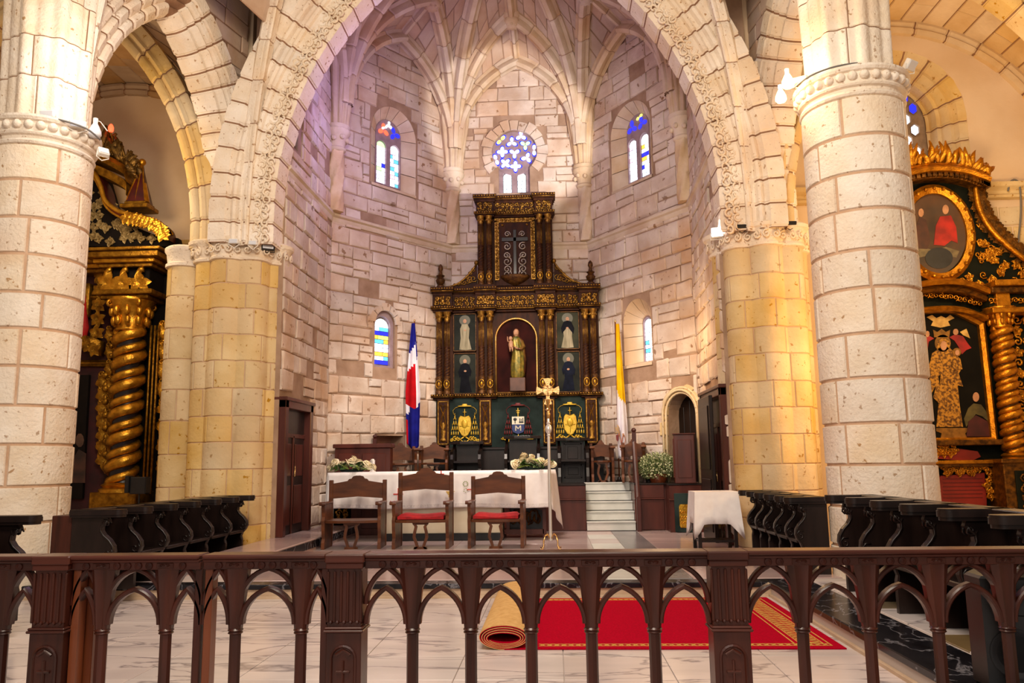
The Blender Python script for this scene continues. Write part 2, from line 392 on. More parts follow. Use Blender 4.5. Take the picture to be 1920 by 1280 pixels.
def prof_inset(prof, d):
    n = len(prof); c = ((prof[0][0]+prof[-1][0])/2, (prof[0][1]+prof[-1][1])/2)
    nor = []
    for i in range(n):
        a = prof[max(i-1, 0)]; b = prof[min(i+1, n-1)]; tx, ty = b[0]-a[0], b[1]-a[1]; l = math.hypot(tx, ty) or 1
        nor.append((-ty/l, tx/l))
    s = sum(nx*(p[0]-c[0])+ny*(p[1]-c[1]) for (nx, ny), p in zip(nor, prof))
    sg = 1 if s >= 0 else -1
    return [(p[0]-nx*d*sg, p[1]-ny*d*sg) for (nx, ny), p in zip(nor, prof)]
def sweep_ring(fr, t, prof):
    P, N, B = fr(t); return [P+B*b+N*n for b, n in prof]
def sweep_blocks(parent, fr, prof, m, mortar, cuts, gap=.012, inset=.03, core=.02, name='voussoir', mids=2, core_name='mortar_core', step=36, length=None, closed=False):
    """a moulded profile carried along fr(t) -> point, n, b, cut into separate stones over a recessed mortar core"""
    pin = prof_inset(prof, core); pin2 = prof_inset(prof, inset*.5)
    t0, t1 = cuts[0], cuts[-1]; n = max(6, step)
    mb = MB(); mb.loft([sweep_ring(fr, t0+(t1-t0)*i/n, pin) for i in range(n+1)], caps=False, closed=closed)
    mb.build(core_name, mortar, parent, smooth=40)
    L = length or sum((fr(t0+(t1-t0)*(i+1)/20)[0]-fr(t0+(t1-t0)*i/20)[0]).length for i in range(20))
    g = gap/L*(t1-t0); e = .02/L*(t1-t0)
    for a, b in zip(cuts[:-1], cuts[1:]):
        a2, b2 = a+g, b-g; rings = [sweep_ring(fr, a2, pin), sweep_ring(fr, a2+e, pin2 if inset else prof), ]
        rings += [sweep_ring(fr, a2+e*1.6+(b2-a2-3.2*e)*i/mids, prof) for i in range(mids+1)]
        rings += [sweep_ring(fr, b2-e, pin2), sweep_ring(fr, b2, pin)]
        mb = MB(); mb.loft(rings, caps=False, closed=closed); mb.build(name, m, parent, smooth=35)

def cuts_n(t0, t1, n, jit=0.0, seed=3):
    r = random.Random(seed); return [t0]+[t0+(t1-t0)*(i+(r.random()-.5)*jit)/n for i in range(1, n)]+[t1]

def surf_bricks(parent, S, rows, m, mortar, wid=.6, nrm=1.0, gap=.018, seed=1, depth=.02, name='stone', rowfn=None):
    """vault shell S(t,s): courses along t, stones of about wid along s, over a recessed mortar sheet"""
    r = random.Random(seed)
    mb = MB(); mb.grid(S, rows*2, 8); mb.build('mortar_shell', mortar, parent, smooth=True)
    for i in range(rows):
        ta, tb = i/rows, (i+1)/rows; tm = (ta+tb)/2
        Wd = (S(tm, 1)-S(tm, 0)).length; Hh = (S(tb, .5)-S(ta, .5)).length
        if Wd < .12 or Hh < .05: continue
        k = max(1, round(Wd/wid)); gs = gap/Wd/2; gt = gap/Hh/2*(tb-ta)
        off = (.5 if i % 2 else 0)/k if k > 1 else 0
        es = sorted({0.0, 1.0} | {min(1, max(0, (j+off*k+(r.random()-.5)*.2)/k)) for j in range(1 if not off else 0, k)})
        for sa, sb in zip(es[:-1], es[1:]):
            if sb-sa < .06: continue
            mb = MB(); vs = []; q = max(1, min(4, int((sb-sa)*Wd/.25)))
            for off_n, ins in ((.0, .0), (1.0, .012)):
                gi, gj = ins/Hh*(tb-ta), ins/Wd
                for a in range(3):
                    for b in range(q+1):
                        t = ta+gt+gi+(tb-ta-2*gt-2*gi)*a/2; s_ = sa+gs+gj+(sb-sa-2*gs-2*gj)*b/q
                        p = S(t, s_); dt = S(min(1, t+.01), s_)-S(max(0, t-.01), s_); ds = S(t, min(1, s_+.01))-S(t, max(0, s_-.01))
                        nn = dt.cross(ds)
                        nn = nn.normalized() if nn.length > 1e-9 else Vector((0, 0, -1))
                        vs.append(p+nn*nrm*depth*off_n)
            n1 = 3*(q+1); fs = []
            for a in range(2):
                for b in range(q): fs.append((n1+a*(q+1)+b, n1+a*(q+1)+b+1, n1+(a+1)*(q+1)+b+1, n1+(a+1)*(q+1)+b))
            ring = [b for b in range(q+1)]+[(q+1)+q, 2*(q+1)+q]+[2*(q+1)+b for b in range(q-1, -1, -1)]+[(q+1)]
            for x, y in zip(ring, ring[1:]+ring[:1]): fs.append((x, y, n1+y, n1+x))
            mb.add(vs, fs); mb.build(name, m, parent)

def drum_blocks(parent, outline, z0, z1, courses, m, mortar, njoint, gap=.018, depth=.018, seed=1, name='stone', taper=None, jit=.12, FINE=44):
    """closed plan outline(t)->(x,y) laid in courses of curved stones"""
    r = random.Random(seed); tp = taper or (lambda z: 1.0); N = 64
    def ring(z, off, ts):
        o = []
        for t in ts:
            x, y = outline(t); x1, y1 = outline(t+.002); x0, y0 = outline(t-.002)
            tx, ty = x1-x0, y1-y0; l = math.hypot(tx, ty) or 1; o.append(Vector((x*tp(z)+ty/l*off, y*tp(z)-tx/l*off, z)))
        return o
    mb = MB(); mb.loft([ring(z0+(z1-z0)*i/6, -.002, [k/144 for k in range(144)]) for i in range(7)]); mb.build('mortar_core', mortar, parent, smooth=40)
    hs = [1+(r.random()-.5)*jit for _ in range(courses)]; tot = sum(hs); z = z0; per = sum((Vector(outline(k/50))-Vector(outline((k+1)/50))).length for k in range(50))
    for c in range(courses):
        h = (z1-z0)*hs[c]/tot; za, zb = z+gap/2, z+h-gap/2; z += h
        off = r.random(); js = sorted(((k+off+(r.random()-.5)*.35)/njoint) % 1 for k in range(njoint)); js.append(js[0]+1)
        for a, b in zip(js[:-1], js[1:]):
            ga = gap/2/per; a2, b2 = a+ga, b-ga; n = max(2, int((b2-a2)*FINE)); ts = [a2+(b2-a2)*i/n for i in range(n+1)]
            e = .010/per; ti = [min(max(t, a2+e*1.2), b2-e*1.2) for t in ts]
            rings = [ring(za, 0, ts), ring(za+.01, depth, ti), ring(zb-.01, depth, ti), ring(zb, 0, ts)]
            mb = MB(); k = n+1; mb.loft(rings, caps=False, closed=False)
            for e_ in (0, n): mb.f.append((e_, k+e_, 2*k+e_, 3*k+e_)); mb.m.append(0)
            mb.build(name, m, parent, smooth=40)
# ================================================================ structure
MARBLE = mat('white_marble', 'DDD1CE', 'C9BDBB', 0.2, scale=1.7, stretch=(.5, 1.8, 1), lo=.4, hi=.75, rand=.05, detail=10, veins=(1.3, .022, '9A9092'))
MARBLE_P = mat('pink_grey_marble', 'C9B4B0', 'B49E9B', 0.16, scale=1.2, c3='BBA5A4', rand=.06, detail=8)
MARBLE_B = mat('black_veined_marble', '1E1D22', '131216', 0.22, scale=4, stretch=(1.5, .7, 1), lo=.5, hi=.66, detail=10, spec=.25, veins=(2.6, .018, '77757C'))
MARBLE_G = mat('grey_marble', '8A8586', '6F6B6D', 0.2, scale=3, rand=.15)
MARBLE_O = mat('olive_stone_tile', '7E6B4F', '69583F', 0.35, scale=3, rand=.1)
BEIGE = mat('beige_step_stone', 'CBB195', 'B99C7F', 0.5, scale=4)
GROUT = mat('grout', 'C2B6AE', None, 0.8)
STEPW = mat('pale_step_marble', 'D9DAD4', 'C7C9C3', 0.18, scale=3)

def tile_field(parent, x0, x1, y0, y1, z, nx, ny, mfn, gap=.006, th=.012):
    dx, dy = (x1-x0)/nx, (y1-y0)/ny; meshes = {}
    for i in range(nx):
        for j in range(ny):
            m = mfn(i, j)
            if m is None: continue
            if m.name not in meshes:
                o = MB().box(-dx/2+gap/2, dx/2-gap/2, -dy/2+gap/2, dy/2-gap/2, 0, th, .002).build('tile', m); meshes[m.name] = o.data; bpy.data.objects.remove(o)
            t = bpy.data.objects.new('tile', meshes[m.name]); LINK(t); t.parent = parent; t.location = (x0+dx*(i+.5), y0+dy*(j+.5), z)

fl = MB().box(-14, 2.3, -9, 9.1, -.25, -.012).build('floor', GROUT); tag(fl, kind='structure')
tile_field(fl, -9.0, 2.3, 3.0, 9.05, -.012, 15, 9, lambda i, j: MARBLE)
tile_field(fl, -9.0, 2.3, -6.0, 3.0, -.012, 5, 4, lambda i, j: MARBLE)
pl = MB(); pl.box(-14, 12, 9.05, 19, -.25, .138); pl.box(2.3, 12, -9, 9.05, -.25, .138)
pl = pl.build('platform_floor', GROUT); tag(pl, kind='structure')
def ptile(i, j):
    x = -3.75+.72*(i+.5)
    return MARBLE_P
tile_field(pl, -3.75, .57, 9.35, 15.7, .138, 6, 8, ptile)
tile_field(pl, .57, 1.53, 9.35, 15.7, .138, 2, 8, lambda i, j: MARBLE_G if (i == 1) else (MARBLE_P if j % 2 else STEPW))
tile_field(pl, 1.53, 4.2, 9.35, 15.7, .138, 4, 8, lambda i, j: MARBLE_P)
tile_field(pl, -9.2, -4.5, 9.35, 15.0, .138, 6, 7, lambda i, j: MARBLE_P)
tile_field(pl, 2.78, 5.4, 2.6, 9.05, .138, 5, 12, lambda i, j: MARBLE if (i*2+j) % 3 else MARBLE_O)
edge = MB(); edge.box(-14, 2.3, 9.0, 9.25, .10, .155, .008); edge.box(2.28, 2.74, -6, 9.25, .10, .156, .008)
tag(edge.build('trim_1', MARBLE_B), kind='structure')
ris = MB(); ris.box(-14, 2.32, 9.03, 9.1, -.02, .10); ris.box(2.31, 2.4, -6, 9.1, -.02, .10); ris.box(2.27, 2.3, -6, 9.03, -.012, .03, .005); ris.box(-14, 2.27, 9.0, 9.03, -.012, .03, .005)
tag(ris.build('trim_2', BEIGE), kind='structure')
sd = MB(); sd.box(-4.5, -3.75, 10.5, 15.7, .14, .33, .01); sd = sd.build('side_step', MARBLE_P); tag(sd, kind='structure')
MB().box(-3.78, -3.735, 10.5, 15.68, .2, .31).build('edge_band', MARBLE_B, sd); MB().box(-4.4, -3.74, 10.48, 10.505, .2, .31).build('edge_band', MARBLE_B, sd)

def splay(wo, h, m, ci, ri, dep, n):
    """reveal of an arched window, cut in stones that narrow towards the glass"""
    def P(t, k, g=0.0):                 # t: angle or jamb position, k: 0 at the wall face, 1 at the glass
        c, r = h.c+(ci-h.c)*k, h.r+(ri-h.r)*k; s = h.v1+.06*k; b = h.v0+.12*k
        if t < 0: return Vector((c+r, -.012*(1-k)+dep*k, s+(b-s)*min(1, -t)))
        if t > PI: return Vector((c-r, -.012*(1-k)+dep*k, s+(b-s)*min(1, t-PI)))
        return Vector((c+r*math.cos(t), -.012*(1-k)+dep*k, s+r*math.sin(t)*(h.rise if k < .5 else 1)))
    ts = [-1, -.66, -.33]+[PI*i/n for i in range(n+1)]+[PI+.33, PI+.66, PI+1]
    for a, b in zip(ts[:-1], ts[1:]):
        q = 3; mb = MB(); e = .02*(b-a)
        mb.loft([[P(a+e+(b-a-2*e)*i/q, k) for k in (0, .04, .5, .97, 1.0)] for i in range(q+1)], caps=False, closed=False)
        mb.loft([[P(a+e+(b-a-2*e)*i/q, 0)+Vector((0, o, 0)) for o in (.0, .05)] for i in range(q+1)], caps=False, closed=False); mb.build('voussoir', m, wo)
    mb = MB(); mb.add([P(-1, 0)+Vector((0, -.02, 0)), P(PI+1, 0)+Vector((0, -.02, 0)), P(PI+1, 1), P(-1, 1)], [(0, 1, 2, 3)]); mb.add([P(-1, 0)+Vector((0, -.02, 0)), P(PI+1, 0)+Vector((0, -.02, 0)), P(PI+1, 0)+Vector((0, -.02, -.06)), P(-1, 0)+Vector((0, -.02, -.06))], [(0, 1, 2, 3)]); mb.build('sill', m, wo)
# walls of the chancel and the apse
CO = [(-4.43, 12.75), (-4.4, 15.4), (-2.3, 18.1), (.9, 18.1), (2.8, 15.4), (2.74, 12.75)]
def archtop(L, zs, za):
    h = L/2; dz = za-zs; e = (dz*dz-h*h)/(2*h); R = h+e
    return lambda u: zs+max(0.0, R*R-(abs(u-h)+e)**2)**.5 if 0 <= u <= L else zs
LB = 3.42; LK = 3.2; LR = 3.30
H1 = Hole(1.0, 2.28, 7.42, 8.66); Hc = Hole(.97, 2.05, 8.0, 8.76, 'circle'); Hc2 = Hole(1.13, 1.87, 7.74, 8.4, 'rect', m=.1)
H2 = Hole(.94, 2.26, 7.42, 8.62); H3 = Hole(1.16, 1.72, 3.47, 4.4); H4 = Hole(1.16, 2.04, 3.47, 4.38, 'arch', 1.1)
Hn = Hole(1.25, 1.98, 1.47, 2.05, 'rect', m=.03); Hd = Hole(2.42, 3.24, 1.04, 2.35, 'arch', 1.0)
H5 = Hole(.2, .55, 6.95, 7.6)
Dl = Hole(.02, 1.55, .33, 2.5, 'rect', m=.03); Dr = Hole(.75, 2.5, .3, 2.56, 'rect', m=.03)
w_l = wall('wall_left', CO[0], CO[1], .1, 12, STONE_A, MORTAR_A, [H5, Dl], ch=(.24, .38), bw=(.30, .64), drop=.04, top=archtop(2.65, 9.4, 11.0), seed=3, thick=.6)
w_bl = wall('wall_back_left', CO[1], CO[2], .1, 12, STONE_A, MORTAR_A, [H1, H3, Hn], top=archtop(LB, 9.2, 11.1), seed=5, thick=.6, drop=.03, margin=.05)
w_b = wall('wall_back', CO[2], CO[3], .1, 12, STONE_A, MORTAR_A, [Hc, Hc2], top=archtop(LK, 9.2, 11.12), seed=9, thick=.6, margin=.24, plain=[(.2, 3.0, 0, 4.8)])
w_br = wall('wall_back_right', CO[3], CO[4], .1, 12, STONE_A, MORTAR_A, [H2, H4, Hd], top=archtop(LR, 9.2, 11.1), seed=12, thick=.6, drop=.03, margin=.05)
w_r = wall('wall_right', CO[4], CO[5], .1, 12, STONE_A, MORTAR_A, [Dr], ch=(.24, .38), bw=(.30, .64), drop=.04, top=archtop(2.65, 9.4, 11.0), seed=15, thick=.6)
splay(w_bl, H1, STONE_R, 1.665, .36, .24, 7); splay(w_br, H2, STONE_R, 1.60, .36, .24, 7); splay(w_br, H4, PLASTER, 1.36, .15, .5, 5); surround(w_bl, H3, STONE_A, .16, 5, jamb=False); None
surround(w_b, Hc, STONE_A, .25, 15, jamb=False, lathe_a=(-.75, PI+.75)); surround(w_l, H5, STONE_A, .12, 5, jamb=False)
# thin-walled niche behind the chairs
MB().box(1.2, 2.03, .4, .5, 1.4, 2.1).build('niche_back', mat('niche_pink', 'B58A78', 'A67A69', .9, scale=4), w_bl)

# windows: tracery, leading and lit panes
def glass(name, c, s): return mat(name, c, None, 0.3, emit=c, estr=s)
GL = {k: glass('lit_glass_'+k, c, s) for k, c, s in (('white', 'EEF4FF', 3.2), ('blue', '1A22C8', 2.4), ('green', '9BD88A', 2.2), ('red', 'E8553A', 2.2), ('amber', 'F0A03A', 2.2), ('teal', '4E9FC0', 2.0), ('pale', 'CFE0F6', 2.4), ('rose', 'EBA3B4', 2.2), ('yellow', 'D6E25A', 2.4))}
LEAD = mat('lead_cames', '2A3038', None, 0.6)
TRAC = mat('tracery_stone', 'A38D93', '917B82', 0.9, scale=8)
def lancet(par, c, v0, v1, w, y, cols, seed, head=True):
    """one light: rows of panes between leads; v1 springing of its round head"""
    r = random.Random(seed); rows = max(3, int((v1-v0)/.085)); q = 2
    for i in range(rows):
        a, b = v0+(v1-v0)*i/rows, v0+(v1-v0)*(i+1)/rows
        xs = [-w/2, r.uniform(-.2, .2)*w, w/2]
        for k in range(q):
            mb = MB().box(c+xs[k]+.006, c+xs[k+1]-.006, y-.006, y+.006, a+.006, b-.006)
            mb.build('pane', GL[cols[(i*2+k+r.randrange(2)) % len(cols)] if r.random() < .8 else 'white'], par)
    if head:
        mb = MB(); mb.prism([(c+w/2*math.cos(PI*i/8)*.96, v1+w/2*math.sin(PI*i/8)*.9) for i in range(9)], y-.006, y+.006); mb.build('pane', GL[cols[0]], par)
    mb = MB(); mb.box(c-w/2, c+w/2, y-.003, y+.003, v0, v1); mb.build('leading', LEAD, par)
def foil(par, c, v, r, n, a0, y, m):
    mb = MB()
    for k in range(n):
        a = a0+2*PI*k/n; x, z = c+r*.62*math.cos(a), v+r*.62*math.sin(a)
        st = len(mb.v); mb.prism([(r*.52*math.cos(2*PI*i/10), r*.36*math.sin(2*PI*i/10)) for i in range(10)], -.006, .006)
        mb.xf(T(x, y, z) @ RY(-a), st)
    mb.build('pane', m, par)
def sub_window(n, wo, hole):
    o = bpy.data.objects.new('window_%d' % n, None); LINK(o); o.location = wo.location; o.rotation_euler = wo.rotation_euler; tag(o, kind='structure'); return o
def tracery(par, outer, cuts, y, th=.09):
    """stone screen: outline strip-filled with cut-outs (list of Hole)"""
    us = set([outer.u0, outer.u1])
    for h in [outer]+cuts:
        for i in range(15): us.add(min(outer.u1, max(outer.u0, h.u0+(h.u1-h.u0)*(.5-.5*math.cos(PI*i/14)))))
    us = sorted(us); mb = MB()
    for a, b in zip(us[:-1], us[1:]):
        if b-a < 1e-4: continue
        m_ = (a+b)/2; segs = [((outer.bot(a), outer.bot(b)), (outer.top(a), outer.top(b)))]
        for h in sorted([h for h in cuts if h.u0 <= m_ <= h.u1], key=lambda h: h.bot(m_)):
            lo, hi = segs.pop(); segs.append((lo, (h.bot(a), h.bot(b)))); segs.append(((h.top(a), h.top(b)), hi))
        for (la, lb), (ha, hb) in segs:
            if ha-la < 1e-3 and hb-lb < 1e-3: continue
            mb.add([(a, y, la), (b, y, lb), (b, y, hb), (a, y, ha), (a, y+th, la), (b, y+th, lb), (b, y+th, hb), (a, y+th, ha)], [(0,1,2,3), (7,6,5,4), (0,4,5,1), (3,2,6,7), (0,3,7,4), (1,5,6,2)])
    return mb.build('tracery', TRAC, par)
wn = sub_window(1, w_bl, H1); yy = .25; G1 = Hole(1.305, 2.025, 7.54, 8.72)
tracery(wn, G1, [Hole(1.33, 1.60, 7.57, 8.42), Hole(1.72, 1.99, 7.57, 8.42)], yy-.04)
lancet(wn, 1.465, 7.57, 8.42, .26, yy, ['green', 'white', 'white', 'pale', 'blue', 'white'], 4); lancet(wn, 1.855, 7.57, 8.42, .26, yy, ['white', 'white', 'teal', 'white', 'rose', 'pale'], 6)
foil(wn, 1.50, 8.80, .14, 3, PI/2, yy-.055, GL['red']); foil(wn, 1.82, 8.80, .14, 3, PI/2+.4, yy-.055, GL['blue']); foil(wn, 1.52, 8.86, .07, 2, .5, yy-.065, GL['white']); foil(wn, 1.66, 8.96, .08, 3, PI/2, yy-.055, GL['white'])
wn = sub_window(2, w_b, Hc); yy = .16
tracery(wn, Hc, [], yy-.06)
r2 = random.Random(4)
ft = [(0, 0, 3, .5), (-.06, .27, 3, PI/2), (.26, .20, 3, -PI/2), (-.29, .04, 4, 0), (.29, -.13, 3, 1.2), (-.22, -.25, 4, .8), (.02, -.33, 4, 0), (-.44, -.15, 2, 1.9), (.47, .06, 2, PI/2), (.16, .42, 3, PI/2), (-.32, .34, 2, .8)]
for k, (dx, dz, n_, a_) in enumerate(ft):
    foil(wn, Hc.c+dx, Hc.v1+dz, .115, n_, a_, yy-.07, GL[['white', 'pale', 'green', 'white', 'white', 'pale', 'white', 'white', 'white', 'white', 'yellow'][k]])
    foil(wn, Hc.c+dx, Hc.v1+dz, .145, n_, a_, yy-.063, GL['blue'])
tracery(wn, Hole(1.13, 1.87, 7.72, 8.4, 'rect'), [Hole(1.22, 1.44, 7.78, 8.2), Hole(1.56, 1.78, 7.78, 8.2)], yy-.05)
lancet(wn, 1.33, 7.8, 8.18, .2, yy, ['white', 'white', 'white', 'pale'], 8); lancet(wn, 1.67, 7.8, 8.18, .2, yy, ['white', 'pale', 'white', 'white'], 9)
wn = sub_window(3, w_br, H2); yy = .25; G2 = Hole(1.24, 1.96, 7.54, 8.70)
tracery(wn, G2, [Hole(1.265, 1.54, 7.57, 8.42), Hole(1.66, 1.935, 7.57, 8.42)], yy-.04)
lancet(wn, 1.40, 7.57, 8.4, .26, yy, ['white', 'white', 'white', 'pale', 'white', 'rose'], 14); lancet(wn, 1.80, 7.57, 8.4, .26, yy, ['white', 'pale', 'amber', 'white', 'white', 'blue'], 16)
foil(wn, 1.44, 8.80, .15, 3, PI/2, yy-.055, GL['blue']); foil(wn, 1.77, 8.80, .14, 3, PI/2+.3, yy-.055, GL['blue']); foil(wn, 1.70, 8.95, .09, 2, .3, yy-.06, GL['yellow'])
wn = sub_window(4, w_bl, H3); tracery(wn, H3, [Hole(1.22, 1.64, 3.52, 4.36)], .06)
lancet(wn, 1.43, 3.54, 4.34, .40, .12, ['white', 'blue', 'pale', 'teal', 'white', 'amber', 'yellow'], 21)
wn = sub_window(5, w_br, H4); tracery(wn, Hole(1.21, 1.51, 3.58, 4.44), [Hole(1.23, 1.49, 3.6, 4.42)], .5)
lancet(wn, 1.36, 3.6, 4.40, .25, .54, ['white', 'white', 'pale', 'white', 'teal'], 25)
wn = sub_window(6, w_l, H5); tracery(wn, H5, [Hole(.25, .5, 7.0, 7.55)], .06); lancet(wn, .375, 7.02, 7.53, .24, .1, ['blue', 'pale', 'blue', 'white'], 27)

# string course round the chancel
MOULD = [(0, 0), (.03, .0), (.05, .04), (.05, .09), (.09, .12), (.09, .17), (.03, .2), (0, .2)]
sc = MB(); pts = [Vector((p[0], p[1], 6.32)) for p in CO]
def inward(i):
    ns = []
    for a, b in ((i-1, i), (i, i+1)):
        if a >= 0 and b < len(CO):
            d = (pts[b]-pts[a]).normalized(); ns.append(Vector((d.y, -d.x, 0)))
    n = sum(ns, Vector()).normalized(); return n/max(.3, n.dot(ns[0]))
sc.loft([[pts[i]+inward(i)*(b+.0)+Vector((0, 0, z)) for b, z in MOULD] for i in range(6)], closed=True, caps=True)
tag(sc.build('trim_3', STONE_R, smooth=30), kind='structure')

# corner shafts (twisted) with carved capitals
def twist_ring(r, z, a, c, lobes=5, amp=.14, n=20):
    return [Vector((c[0]+r*(1+amp*math.cos(lobes*(t*2*PI/n)-a))*math.cos(t*2*PI/n), c[1]+r*(1+amp*math.cos(lobes*(t*2*PI/n)-a))*math.sin(t*2*PI/n), z)) for t in range(n)]
def scroll_pts(cx, cz, r, turns=1.6, a0=0.0, sg=1, n=14):
    return [(cx+r*(1-.85*i/n)*math.cos(a0+sg*turns*2*PI*i/n), cz+r*(1-.85*i/n)*math.sin(a0+sg*turns*2*PI*i/n)) for i in range(n+1)]
for i in (1, 2, 3, 4):
    n = inward(i).normalized()*.10; c = (CO[i][0]+n.x, CO[i][1]+n.y)
    t = thing('corner_shaft', ['', 'stone corner shaft with plain carved capital at far left of the apse', 'twisted stone corner shaft left of the round window', 'twisted stone corner shaft right of the round window', 'stone corner shaft with carved capital at far right of the apse'][i], 'column', (0, 0, 0))
    mb = MB(); mb.loft([twist_ring(.15, 6.5+1.28*k/26, k*.42, c) for k in range(27)]); mb.build('shaft', STONE_R, t, smooth=60)
    mb = MB(); mb.lathe([(.15, 7.76), (.19, 7.79), (.2, 7.82), (.16, 7.86), (.18, 7.95), (.23, 8.08), (.27, 8.14), (.28, 8.2), (.24, 8.22), (.27, 8.26), (.27, 8.3)], 16, (c[0], c[1], 0))
    for k in range(8):
        a = 2*PI*k/8; mb.ball((c[0]+.22*math.cos(a), c[1]+.22*math.sin(a), 8.0+.04*(k % 2)), .055, 6, 5)
    mb.build('capital', STONE_R, t, smooth=40)
    mb = MB(); mb.loft([[Vector((c[0]+w*(.8+.2*abs(math.cos(6*a)))*math.cos(a), c[1]+w*(.8+.2*abs(math.cos(6*a)))*math.sin(a), z)) for a in [2*PI*k/60 for k in range(60)]] for z, w in ((8.28, .24), (8.6, .27), (8.9, .31), (9.2, .36), (9.5, .40), (9.75, .40))])
    mb.build('springer', STONE_R, t, smooth=30)
    if i in (1, 4):
        mb = MB(); mb.lathe([(.13, .15), (.13, 6.3)], 12, (c[0], c[1], 0))
    
# apse vault: ribs and cells
KEY = Vector((-.85, 14.7, 12.5)); ZS = 8.75
def cvec(i, z): n = inward(i).normalized()*.14; return Vector((CO[i][0]+n.x, CO[i][1]+n.y, z))
def spring_curve(S, E, th=math.radians(76)):
    d = E-S
    k1, k2 = 1-math.cos(th), math.sin(th)
    def f(t): a = th*t; return Vector((S.x+d.x*(1-math.cos(a))/k1, S.y+d.y*(1-math.cos(a))/k1, S.z+d.z*math.sin(a)/k2))
    return f
def frame_fr(f, side):
    def fr(t):
        p = f(t); tg = (f(min(1, t+.01))-f(max(0, t-.01))).normalized(); B = side; B = (B-tg*B.dot(tg)).normalized(); N = B.cross(tg)
        return p, N, B
    return fr
RIBP = [(-.11, .0), (-.11, .07), (-.07, .10), (-.055, .16), (-.03, .20), (.03, .20), (.055, .16), (.07, .10), (.11, .07), (.11, 0)]
def rib(par, f, n, prof=RIBP, sc_=1.0, toward=Vector((-.85, 13.5, 6)), m=STONE_R):
    mid = f(.5); tg = (f(.52)-f(.48)).normalized(); N0 = (toward-mid); N0 = (N0-tg*N0.dot(tg)).normalized(); side = tg.cross(N0)
    r_ = bpy.data.objects.new('rib', None); LINK(r_); r_.parent = par
    sweep_blocks(r_, frame_fr(f, side), [(b*sc_, n_*sc_) for b, n_ in prof], m, MORTAR_A, cuts_n(0, 1, n, .3), gap=.008, inset=.02, core=.015, mids=3)
    return r_
ce = thing('ceiling', None, None); tag(ce, kind='structure')
def cell(par, fa, fb, rows, seed, m=STONE_V, wid=.55, toward=Vector((-.85, 13.5, 6)), mort=None, depth=.02):
    S = lambda t, s: fa(t).lerp(fb(t), s)
    p = S(.6, .5); dt = S(.62, .5)-S(.58, .5); ds = S(.6, .55)-S(.6, .45); nn = dt.cross(ds); sg = 1 if nn.dot(toward-p) > 0 else -1
    surf_bricks(par, S, rows, m, mort or MORTAR_A, wid, sg, seed=seed, depth=depth)
bossP = []; apex = []
for i in range(5):
    mid = Vector(((CO[i][0]+CO[i+1][0])/2, (CO[i][1]+CO[i+1][1])/2, 0)); k = .36
    bossP.append(Vector((mid.x+(KEY.x-mid.x)*k, mid.y+(KEY.y-mid.y)*k, 11.55))); n = (KEY-mid); n.z = 0; n.normalize()
    apex.append(Vector((mid.x+n.x*.08, mid.y+n.y*.08, 11.05)))
def wallarc(i, j, k):        # from corner i up to the apex of bay k
    S = cvec(i, ZS); E = apex[k]; d = E-S
    return lambda t: Vector((S.x+d.x*(1-math.cos(t*1.15))/(1-math.cos(1.15)), S.y+d.y*(1-math.cos(t*1.15))/(1-math.cos(1.15)), S.z+d.z*math.sin(t*1.15)/math.sin(1.15)))
sd_ = 100
for k in range(5):
    for i in (k, k+1):
        wa, tc, dg = wallarc(i, 0, k), spring_curve(cvec(i, ZS), bossP[k]), spring_curve(cvec(i, ZS), KEY)
        rows = 9 if k in (1, 2, 3) else 7
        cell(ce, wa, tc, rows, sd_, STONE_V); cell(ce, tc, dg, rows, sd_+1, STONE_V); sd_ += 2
        rib(ce, wa, 5, sc_=1.5); rib(ce, tc, 6, sc_=1.45)
    if k < 4: rib(ce, spring_curve(cvec(k+1, ZS), KEY), 7, sc_=1.6)
    rib(ce, lambda t, k=k: apex[k].lerp(bossP[k], t), 2, sc_=.9); rib(ce, lambda t, k=k: bossP[k].lerp(KEY, t), 3, sc_=1.2)
    mb = MB(); mb.lathe([(.0, -.34), (.1, -.33), (.17, -.27), (.19, -.2), (.17, -.14), (.2, -.1), (.2, .0)], 16, tuple(bossP[k])); 
    for q in range(8): mb.ball((bossP[k].x+.12*math.cos(q*PI/4), bossP[k].y+.12*math.sin(q*PI/4), bossP[k].z-.3), .035, 6, 4)
    mb.build('boss', STONE_R, ce, smooth=45)
# the vault's shell towards the chancel arch
for a, b, sdn in ((0, None, 300), (5, None, 301)):
    pass
VAULT_FRONT = True

# ---------------------------------------------------------------- chancel arch
AX, AY, HALF, Z0, AE, AR = -.88, 12.3, 3.57, 5.5, 2.0, 5.57
def arch_frame(axp, half, z_imp, z0, e, r, U, Bv):
    """t in [0,1] climbs from the left impost over the apex to the right impost; axp centre, U along the span"""
    amax = math.acos(e/r); la = r*amax; lj = max(1e-4, z0-z_imp); tot = 2*(la+lj)
    def fr(t):
        s = t*tot; right = s > tot/2; q = tot-s if right else s
        if q < lj: x, z, nx, nz = -half, z_imp+q, -1.0, 0.0
        else:
            a = (q-lj)/r; x, z, nx, nz = e-r*math.cos(a), z0+r*math.sin(a), -math.cos(a), math.sin(a)
        if right: x, nx = -x, -nx
        return axp+U*x+Vector((0, 0, z)), U*nx+Vector((0, 0, nz)), Bv
    return fr, tot
fr_ca, tot = arch_frame(Vector((AX, AY, 0)), HALF, 4.98, Z0, AE, AR, Vector((1, 0, 0)), Vector((0, -1, 0)))
CAP = [(-.45, 0), (0, 0), (.02, .03), (.10, .32), (.10, .36), (.15, .38), (.17, .42), (.15, .46), (.10, .48), (.12, .53), (.19, .56), (.21, .60), (.19, .64), (.16, .66), (.2, .69), (.24, .72), (.24, .98), (-.1, 1.02)]
ca = thing('chancel_arch', 'tall pointed stone arch with carved inner band opening to the altar', 'arch')
